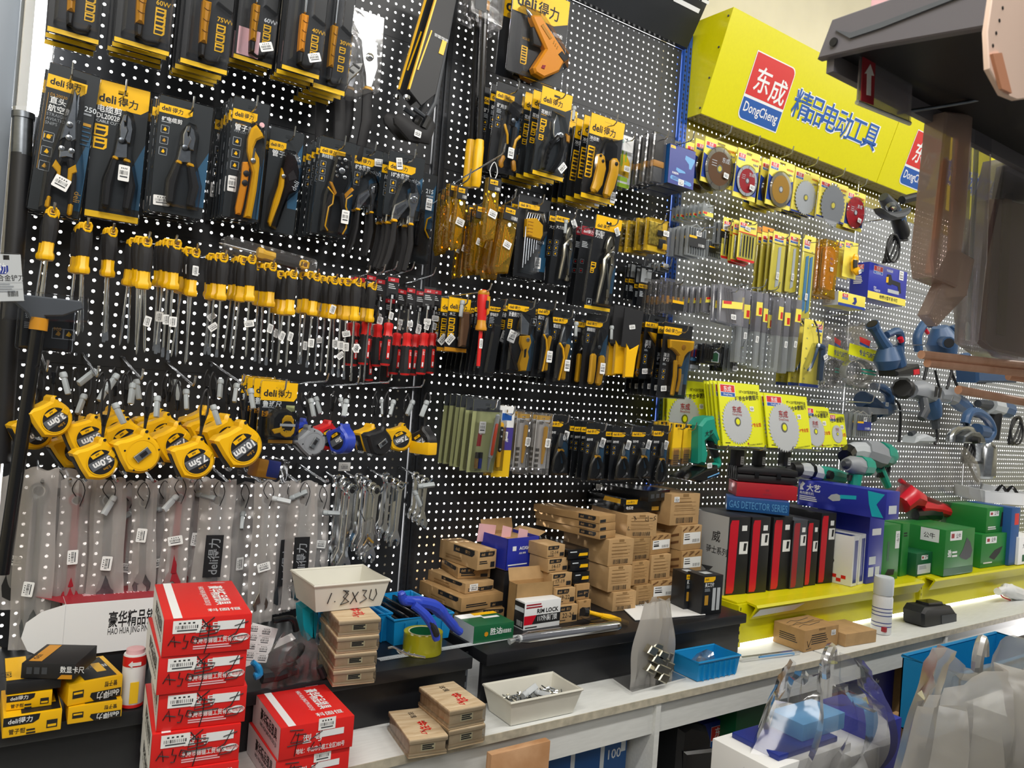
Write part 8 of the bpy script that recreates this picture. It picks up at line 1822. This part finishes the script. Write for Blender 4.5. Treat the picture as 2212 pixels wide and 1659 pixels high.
# -- boxes further along the yellow shelf
G='green'
def gong(c,u=.5,v=.78): c.rect('F',u-.2,v,u+.2,v+.2,'wht');c.text('F',u,v+.05,min(.016,c.w*.13),'公牛','ink','l',.02,c.w*.19);c.shape('F',[(u-.16,v+.05),(u-.06,v+.05),(u-.06,v+.15),(u-.16,v+.15)],'dred')
ct((1838,1268),(1850,1265),(1838,1161),ZY,.14,'wht','thin white and blue upright box with red checks',lambda c: (c.rect('F',.2,.06,.8,.92,'navy'),c.text('L',.5,.5,.022,'C2','ink','l',rot=PI),[c.rect('L',.06+.13*q,.05+.07*(q % 2),.19+.13*q,.12+.07*(q % 2),'red') for q in range(6)],c.rect('T',.1,.1,.9,.9,'navy')),name='tool_box')
ct((1853,1264),(1864,1261),(1853,1156),ZY,.14,'wht','second thin white box beside the red checked one',lambda c: c.rect('F',.2,.06,.8,.92,'navy'),name='tool_box')
ct((1870,1262),(1902,1256),(1876,1118),ZY,.22,'royal','tall blue upright box beneath the grinder box',lambda c: (c.rect('F',.2,.72,.8,.82,'wht'),c.rect('F',.1,.28,.55,.4,'lt'),c.rect('F',.1,.1,.45,.24,'lt'),c.rect('F',.55,.1,.85,.24,'lt')),name='tool_box')
ct((1900,1256),(1938,1250),(1903,1136),ZY,.16,G,'tall green box with a black tool picture',lambda c: (c.rect('F',.74,.56,.98,.88,'wht'),c.text('F',.82,.84,.014,'公牛','ink',rot=-PI/2),c.shape('F',[(.2,.06),(.4,.2),(.8,.18),(.75,.08),(.45,.08),(.4,.02)],'ink'),c.rect('F',.3,.35,.42,.7,'dgreen')),name='tool_box')
ct((1943,1246),(1958,1243),(1946,1132),ZY,.18,G,'second tall green box partly hidden behind the first',lambda c: c.lines('F',.2,.8,2,.6,.006,'ink'),name='tool_box')
ct((1977,1246),(2012,1240),(1979,1197),ZY,.12,'dgreen','small green box with a white label',lambda c: (gong(c,.5,.7),c.rect('F',.1,.08,.9,.5,'lt'),c.lines('F',.2,.4,3,.5,.003,'dim')),name='tool_box')
zb=ct((2037,1246),(2100,1236),(2041,1146),ZY,.26,G,'big green circular saw box',lambda c: (gong(c,.35,.76),c.text('F',.1,.42,.024,'劲','wht',bold=.03),c.lines('F',.25,.48,2,.2,.008,'wht',2),c.rect('F',0,.02,1,.16,'dgreen'),c.shape('F',[(.5,.4),(.62,.55),(.72,.8),(.85,.7),(.95,.5),(.9,.35),(.75,.3),(.6,.34)],'dgrey'),c.rect('L',.6,.7,.9,.98,'wht'),c.text('L',.65,.78,.018,'公牛','ink'),c.shape('L',[(.1,.2),(.3,.5),(.45,.45),(.5,.2)],'dgrey')),name='saw_box')
zg=ct((2117,1228),(2174,1220),(2118,1156),ZY,.2,G,'lower green box of the pair at the shelf end',lambda c: (gong(c,.35,.72),c.shape('F',[(.3,.3),(.5,.5),(.8,.6),(.7,.4),(.5,.2)],'ink'),c.lines('F',.1,.12,1,.4,.006,'wht')),name='tool_box')
ct((2129,1152),(2178,1147),(2130,1098),zg,.2,G,'upper green box of the pair at the shelf end',lambda c: (gong(c,.32,.66),c.shape('F',[(.6,.2),(.9,.25),(.85,.8),(.65,.8)],'ink'),c.lines('F',.08,.2,2,.4,.005,'wht')),name='tool_box')
ct((2178,1222),(2196,1219),(2180,1098),ZY,.2,'gas','narrow blue box beside the green pair',lambda c: c.rect('F',.4,.7,.9,.9,'sgnred'),name='tool_box')
ct((2198,1221),(2240,1214),(2198,1162),ZY,.2,'paper','white box cut by the frame beside the narrow blue one',lambda c: (c.text('F',.2,.6,.02,'大艺','ink'),c.rect('F',.2,.1,.8,.35,'dgreen')),name='tool_box')
tray((2128,1086),(2230,1094),(2110,1060),zg+.11,.06,'plastic_tray','white plastic tub holding goggles above the green pair','wht','tub',.01,0,.003,lambda K,x,y,h,f: [K['goggles'].tube(spline([(-x*.6+q*.05,-y,h*.9),(-x*.4+q*.05,-y-.01,h*1.5),(-x*.1+q*.05,-y,h*.95)],4),.008,'blk_sh',8) for q in range(2)])
pxthing('tool_bag','clear bag of red hand tools lying on the big green box','bag',.2,(2040,1085),[('red_body','t',[(1945,1090),(1960,1072),(1985,1080)],[20,26,18],'redplas'),('red_body','t',[(1985,1095),(2030,1100),(2080,1118),(2105,1120)],[14,12,12,8],'redplas','s'),('red_handle','t',[(1945,1038),(1975,1058),(2010,1082),(2100,1116)],[5,5,7,8],'redplas','s'),('black_motor','t',[(1972,1112),(2000,1110),(2024,1112)],[14,16,14],'blk_sh'),('clear_bag','c',[(1936,962),(2120,1124)],.07,'bag')])
# -- loose goods on the counter
ct((1736,1410),(1809,1394),(1742,1363),ZC,.12,'kraft','brown carton with pen marks on the counter joint',lambda c: (c.lines('F',.2,.7,5,.5,.003,'ink',2.4),c.lines('L',.2,.6,4,.6,.003,'ink',2.2),c.stick('F',.78,.55),c.scrawl('F',[[(.08,.5),(.12,.2),(.2,.6)],[(.06,.1),(.2,.14)]]),c.scrawl('T',[[(.1,.3+.2*q),(.3,.4+.2*q),(.4,.3+.2*q),(.8,.4+.2*q)] for q in range(3)])))
ct((1825,1398),(1892,1387),(1826,1371),ZC,.13,'kraft2','plain flat brown carton beside the spray can')
A=atz(1919,1372,ZC);t=thing('spray_can','tall white spray can on the counter','can',A+Vector((0,.03,.001)));K=Kit();K['can_body'].lathe([(.033,0),(.035,.004),(.035,.13),(.031,.142)],'wht',28);K['cap'].lathe([(.034,.142),(.0345,.145),(.0345,.2),(.032,.207),(.001,.208)],'lt',28);[K['can_body'].lathe([(.0352,.028+.013*q),(.0352,.031+.013*q)],'navy',28,None,False) for q in (0,1,3,4,5)];K['can_body'].box(-.03,-.018,-.034,-.015,.012,.03,'dred',.002);K.build(t)
pxthing('battery','black cordless tool battery pack on the counter','battery',.48,(2003,1348),[('battery_case','p',[(1968,1345),(1967,1318),(1975,1306),(2030,1302),(2040,1316),(2039,1344),(2034,1349),(1974,1350)],(-.05,.03,.01),'blk'),('terminal_rail','p',[(1988,1306),(1990,1299),(2020,1296),(2022,1304)],(-.03,.02,.003),'blk_sh'),('label','p',[(2006,1340),(2006,1322),(2038,1318),(2038,1336)],(-.0515,-.05,0),'dgrey')])
pxthing('fittings_bag','clear bag of square metal fittings leaning on the black shelf','bag',.52,(1415,1468),[('clear_bag','c',[(1372,1303),(1453,1470)],.05,'gbag')]+[('fittings','p',[(x-13,y+3),(x-3,y-13),(x+13,y-6),(x+4,y+12)],(-.04+.014*(k % 3),-.02+.014*(k % 3),.003),'nickel') for k,(x,y) in enumerate([(1390,1398),(1408,1394),(1424,1402),(1400,1416),(1420,1424),(1438,1416),(1406,1436),(1424,1444),(1440,1438),(1414,1456),(1396,1440),(1434,1456),(1412,1408)])])
mb=MB();P=[atz(x,y,ZC+.002) for x,y in ((1280,1440),(1395,1428),(1482,1468),(1365,1500))];mb.add(P+[p+Vector((0,0,.006)) for p in P],[(4,5,6,7),(0,1,5,4),(1,2,6,5),(2,3,7,6),(3,0,4,7)],'bag');o=mb.build('zip_bag');tag(o,'empty clear zip bag lying flat in front of the fittings bag','bag')
mb=MB();[mb.tube([atz(1640+4*q,1420-3*q,ZC+.006),atz(1715,1412-3*q,ZC+.006)],.004,('sky','lt')[q % 2],6) for q in range(2)];mb.tube([atz(1600,1424,ZC+.008),atz(1725,1408,ZC+.008)],.009,'clear',8);o=mb.build('tube_bag');tag(o,'slim clear bag of pale tubes lying beside the blue bin','bag')
pxthing('glove','crumpled white work glove with a red cuff at the counter end','glove',.45,(2180,1280),[('palm','t',[(2155,1278),(2175,1275),(2212,1288)],[8,15,14],'wht','s'),('finger','t',[(2170,1270),(2172,1262)],[5,4],'wht'),('finger','t',[(2182,1270),(2186,1264)],[5,4],'wht'),('cuff','t',[(2156,1270),(2164,1288),(2182,1296)],1.6,'red','s')])
# ---------------------------------------------------------------- goods under the counter
ZL=.356
def under(TL,BR,d,dep,base,label,deco=None,faces=None,name='carton',rz=0,zb=None):
 """a box whose front face fills the given frame, standing on the low shelf or the floor"""
 w,h,loc=place(TL,BR,d);zb=ZL if zb is None else zb;h=loc.z+h-zb
 c=Carton(w,dep,h,base,faces,.0015,'box_body')
 if deco: deco(c)
 c.finish(name,label,'box',Vector((loc.x,-d+dep/2,zb+.0006)),rz);return c
under((1180,1606),(1352,1642),.5,.3,'gas','blue carton tied with two white straps under the counter',lambda c: (c.text('F',.76,.72,.026,'100','lt'),[c.rect(f,a,0,a+.05,1,'lt') for f in 'FT' for a in (.3,.66)],c.rect('F',.92,.76,.98,.86,'lt'),c.rect('T',0,.45,1,.52,'navy')))
under((1062,1632),(1185,1659),.64,.02,'plywood','plain wooden board edge standing before the counter',name='wood_block',zb=.0)
t=pxthing('tool_case','black hard case under the counter beside the blue washer box','case',.46,(1465,1620),[('case_body','p',[(1432,1660),(1440,1560),(1462,1546),(1500,1556),(1508,1580),(1504,1670),(1440,1700)],(-.06,.12,.016),'blk'),('case_lid','p',[(1442,1604),(1505,1598),(1504,1660),(1440,1672)],(-.07,-.05,.008),'blk_sh')])
under((1518,1566),(1588,1655),.44,.2,'navy','dark blue and yellow pressure washer box under the counter',lambda c: (c.dc('F',.25,.6,.82,.92),c.text('F',.25,.5,.014,'DCQW3/25','wht',wmax=c.w*.56),c.text('F',.25,.42,.016,'充电式洗车枪','wht',wmax=c.w*.56),c.lines('F',.25,.37,2,.4,.004,'lt'),c.bars('F',.25,.1,.5,.14,'wht'),c.rect('L',0,0,1,1,'yelcard'),c.text('L',.5,.4,.03,'适','navy'),c.shape('T',[(.3,.2),(.9,.2),(.9,.7),(.3,.7)],'dred')),name='washer_box')
under((1592,1533),(1680,1600),.5,.2,'dgreen','dark green carton deep under the counter',None,{'T': 'grn_lt'})
under((1812,1447),(1932,1560),.46,.2,'royal','large blue saw box under the counter',lambda c: (c.text('F',.34,.55,.05,'大艺','wht',bold=.03,wmax=c.w*.5),c.shape('F',[(.1,.5),(.2,.54),(.16,.66),(.24,.76),(.14,.8),(.06,.66)],'wht'),c.shape('F',[(.5,.12),(.65,.1),(.8,.2),(.75,.34),(.6,.3)],'teal'),c.rect('F',.05,.3,.2,.42,'dgreen')),name='saw_box')
under((1790,1530),(1895,1592),.56,.12,'dcyel','yellow and white saw box in front of the large blue one',lambda c: (c.rect('F',.86,0,1,1,'navy'),c.rect('F',.62,.5,.78,.84,'lt'),c.rect('F',.25,.2,.35,.6,'olive'),c.shape('T',[(0,.3),(.7,.3),(.7,.62),(0,.62)],'red'),c.text('T',.2,.38,.022,'东成','wht'),c.rect('T',.0,.7,.7,.8,'navy')),{'T': 'lgrey'},name='saw_box')
under((1955,1448),(2010,1565),.5,.14,'kraft3','tall brown carton with a sealed flap under the counter',lambda c: (c.rect('F',.15,.64,.6,.9,'kraftd'),c.text('F',.2,.8,.018,'别羡慕','dgrey',wmax=c.w*.4),c.text('F',.2,.68,.018,'买大艺','dgrey',wmax=c.w*.4),c.stick('F',.7,.7,.022,.014),c.lines('F',.2,.36,6,.6,.004,'kraftd'),c.stick('T',.2,.4,.03,.02)))
under((1893,1572),(1960,1625),.62,.05,'kraft','low brown carton before the tall brown one',zb=0)
under((2012,1462),(2030,1552),.5,.12,'teal','teal plastic case squeezed beside the tall brown carton',name='tool_case')
under((2036,1425),(2079,1520),.44,.16,'navy','dark blue box with a red sign and yellow foot at the counter partition',lambda c: (c.rect('F',0,.34,1,.56,'dcyel'),c.text('F',.2,.4,.03,'强劲动','ink',wmax=c.w*.6),c.rect('F',0,.8,.12,.92,'sgnred'),c.text('F',.6,.9,.02,'一机','wht',wmax=c.w*.3),c.shape('F',[(.4,.6),(.6,.58),(.7,.7),(.55,.85),(.45,.75)],'grey')),name='saw_box')
under((2082,1418),(2106,1500),.34,.12,'blk','black box behind the dark blue box at the partition',None,{'T': 'lt'})
under((2118,1448),(2200,1500),.5,.1,'kraft2','brown carton looped with red wire under the far counter',lambda c: None)
pxthing('red_wire','red wire loop lying on the brown carton','wire',.47,(2150,1448),[('wire','t',[(2112,1452),(2130,1441),(2165,1440),(2190,1452),(2150,1449),(2112,1457)],2.2,'red','s')])
# ---------------------------------------------------------------- nearer goods on the aisle floor
def bagthing(name,label,TL,BR,d,dep,m,inner=(),seed=1,pinch=.3,amp=.012,folds=4,cat='bag',knot=None):
 w,h,loc=place(TL,BR,d)
 t=thing(name,label,cat,loc);K=Kit();crumple(K['plastic_bag'],-w/2,w/2,0,h,dep,m,seed,22,26,amp,pinch,folds)
 if knot: K['knot'].tube(spline([Vector((knot,0,h-.01)),Vector((knot-.02,-.01,h+.03)),Vector((knot+.02,0,h+.06)),Vector((knot+.03,0,h+.02))],4),.014,m,8)
 for k,(u0,v0,u1,v1,y0,y1,mm) in enumerate(inner): K['boxed_goods#%d' % k].box(-w/2+u0*w,-w/2+u1*w,y0,y1,h*v0,h*v1,mm,.003)
 K.build(t);return t
P0=bagthing('goods_bag','large clear bag of white and blue boxes before the counter',(1612,1492),(1890,1690),.85,.26,'bag',[(.02,.0,.55,.56,-.08,.1,'paper'),(.1,.56,.5,.6,-.06,.08,'navy'),(.5,.05,.72,.5,-.1,.06,'wht'),(.72,.02,.95,.62,-.08,.1,'royal'),(.3,.6,.6,.72,-.04,.06,'sky'),(.02,.2,.3,.3,-.086,-.07,'grn_lt')],3,.55,.02,7,knot=.02)
mb=MB()
c=Carton(.26,.2,P0.location.z-.002,'kraft3');c.finish('carton','brown carton on the floor under the large clear bag','box',Vector((P0.location.x,-.85,.0006)))
P1=bagthing('goods_bag','frosted grey knotted bag in the lower corner before the counter',(1925,1490),(2245,1760),1.12,.26,'gbag',[(.3,.1,.8,.6,-.06,.06,'dgrey'),(.55,.5,.9,.75,-.05,.05,'lgrey')],7,.45,.026,7,knot=-.02)
c=Carton(.26,.2,P1.location.z-.002,'kraft3');c.finish('carton','brown carton on the floor under the frosted grey bag','box',Vector((P1.location.x,-1.12,.0006)))
w,h,loc=place((2075,1458),(2260,1540),.9);y=.09
t=thing('storage_bin','blue storage bin half hidden behind the frosted grey bag','bin',Vector((loc.x,-.9+y,loc.z)));K=Kit();b=K['bin_body']
for q in ((-w/2,w/2,-y,-y+.004),(-w/2,w/2,y-.004,y),(-w/2,-w/2+.004,-y,y),(w/2-.004,w/2,-y,y)): b.box(*q,0,h,'bluebin')
b.box(-w/2,w/2,-y,y,0,.004,'bluebin');K['rim'].tube([(-w/2,-y,h),(w/2,-y,h),(w/2,y,h),(-w/2,y,h)],.006,'bluebin',6,closed=True);K.build(t)
c=Carton(.3,.16,loc.z-.002,'kraft');c.finish('carton','brown carton on the floor under the near blue bin','box',Vector((loc.x,-.9+y,.0006)))
# ---------------------------------------------------------------- shelf end of the facing aisle, close to the camera
X0=.87
t=thing('aisle_shelf','grey metal shelf end close to the camera above the hanging packs','shelf',Vector((X0,-1.42,2.01)))
O=t.location;K=Kit()
K['shelf_board'].box(.012,.85,-.9,-.004,.012,.02,'shelfgrey',.001);K['shelf_board'].box(.012,.85,-.9,-.004,.0105,.0118,'blk')
pts=[atx(*p,X0)-O for p in ((1764,127),(1796,42),(1915,0),(2260,-120),(2260,26),(2128,57),(1880,100))]
K['end_bracket'].poly([(p.y,p.z) for p in pts],0,.012,'shelfgrey',.002,M=Matrix(((0,1,0,0),(1,0,0,0),(0,0,1,0),(0,0,0,1))))
q=[atx(*p,X0)-O for p in ((1806,66),(1840,72),(1905,50),(2140,-38),(2140,-30),(1905,62),(1838,84))]
K['end_bracket'].poly([(p.y,p.z) for p in q],-.003,.001,'mgrey',0,M=Matrix(((0,1,0,0),(1,0,0,0),(0,0,1,0),(0,0,0,1))))
p=atx(1803,92,X0)-O;K['end_bracket'].lathe([(.0055,-.002),(.0055,.0)],'blk',14,Matrix.Translation((-.0015,p.y,p.z)) @ Matrix.Rotation(PI/2,4,'Y'))
K['front_lip'].box(.012,.85,-.012,-.001,-.012,.03,'shelfgrey',.001);K.build(t)
for i,(x,y,lx) in enumerate([(1758,84,0),(1830,50,1)]):
 P=atz(x,y,2.066)+Vector((.02,.06,-.0335));c=Carton(.062,.075,.16,'pink',{'F': 'pink'},.002,'box_body',False);c.rect('L',.0,.0,1,.12,'dred');c.scrawl('F',[[(.3,.3),(.7,.35),(.75,.6),(.35,.55),(.4,.4),(.6,.45)],[(.3,.75),(.6,.8),(.5,.7)]],'red',.0016)
 c.finish('gift_box',['pale pink box with red handwriting on the near shelf end','second pale pink box behind the first on the near shelf'][i],'box',Vector((P.x+.05,-1.47-.085*i,2.0315)),.3)
D=1.45
def near(name,label,cat,parts,d=D,base=(1950,300)): return pxthing(name,label,cat,d,base,parts)
near('price_holder','clear price holder with a white arrow on a red strip','price tag',[('holder','p',[(1858,116),(1970,172),(1966,266),(1851,220)],(-.001,.001,0),'frosttint'),('red_strip','p',[(1861,122),(1888,134),(1884,228),(1857,218)],(-.0022,-.0012,0),'dred'),('red_strip','p',[(1876,140),(1884,165),(1878,164),(1877,208),(1868,206),(1869,160),(1864,160)],(-.0028,-.0023,0),'wht'),('lower_rim','t',[(1851,221),(1965,267)],5,'frost'),('clip','t',[(1872,115,.01),(1925,148,.01)],7,'frosttint')],base=(1910,190))
near('display_rod','thin steel rod under the near shelf behind the price holder','rod',[('rod','t',[(1928,156,.02),(2100,116,-.1)],4,'dsteel'),('rod','t',[(1970,236,.02),(2066,228,-.04),(2085,205,-.05)],4,'dsteel','s')],base=(2000,160))
near('trowel_pack','tall clear pack edge on with an orange wooden handle inside','trowel pack',[('clear_pack','p',[(2028,245),(2086,250),(2070,470),(2052,622),(2000,600),(1995,560)],(-.012,.02,.003),'copperfilm'),('handle','t',[(2040,346),(2030,430),(2020,520)],[6,9,8],'orange'),('handle','t',[(2018,525),(2008,592)],[10,9],'copper'),('blade','p',[(2062,540),(2098,560),(2080,640),(2018,705),(1996,680)],(-.006,.01,.002),'copperfilm')],1.44,(2040,430))
near('trowel_pack','second clear pack with a bright plastic edge beside the orange handled one','trowel pack',[('clear_pack','p',[(2096,118),(2126,112),(2128,300),(2118,560),(2096,745),(2072,560),(2086,300)],(-.012,.02,.004),'frosttint'),('edge','t',[(2110,120),(2106,200),(2112,250),(2098,560),(2090,735)],5,'frost','s'),('card','p',[(2070,300),(2086,300),(2060,650),(2045,640)],(.0,.004,0),'copper')],1.42,(2100,430))
near('trowel_pack','rounded clear pack holding a dark brown trowel at the frame edge','trowel pack',[('clear_pack','p',[(2150,345),(2230,330),(2235,800),(2130,770),(2088,740),(2092,600)],(-.02,.02,.006),'frosttint'),('brown_board','p',[(2146,430),(2235,420),(2235,775),(2136,752),(2122,735)],(-.004,.012,.002),'brownred'),('brown_board','p',[(2160,420),(2176,418),(2162,725),(2146,722)],(-.008,-.004,0),'brown'),('dark_top','p',[(2160,360),(2235,335),(2235,450),(2150,430)],(-.008,.006,.002),'blk_sh')],1.4,(2180,560))
near('tag_card','pale pink punched card hanging close to the camera','tag',[('card','p',[(2142,-40),(2240,-60),(2240,210),(2190,217),(2160,205),(2130,150),(2126,70)],(-.003,.002,.001),'spot')]+[('punch_hole','t',[(2158-7*k,20+27*k,-.0032),(2158-7*k,20+27*k,-.0036)],4,'ink') for k in range(4)]+[('fold','p',[(2130,120),(2150,118),(2172,205),(2150,195)],(-.006,-.003,0),'copper')],1.67,(2180,100))
for i,(a,b) in enumerate([((1990,766),(2240,800)),((2003,784),(2240,816)),((2070,842),(2240,884)),((2178,812),(2240,830))]):
 near('wooden_dowel',f'{WORD[i]} bare wooden dowel end pointing in from the frame edge','dowel',[('dowel','t',[(*a,.0),((a[0]+b[0])/2,(a[1]+b[1])/2,-.03),(*b,-.08)],9.5,'handlewood')],1.38,a)
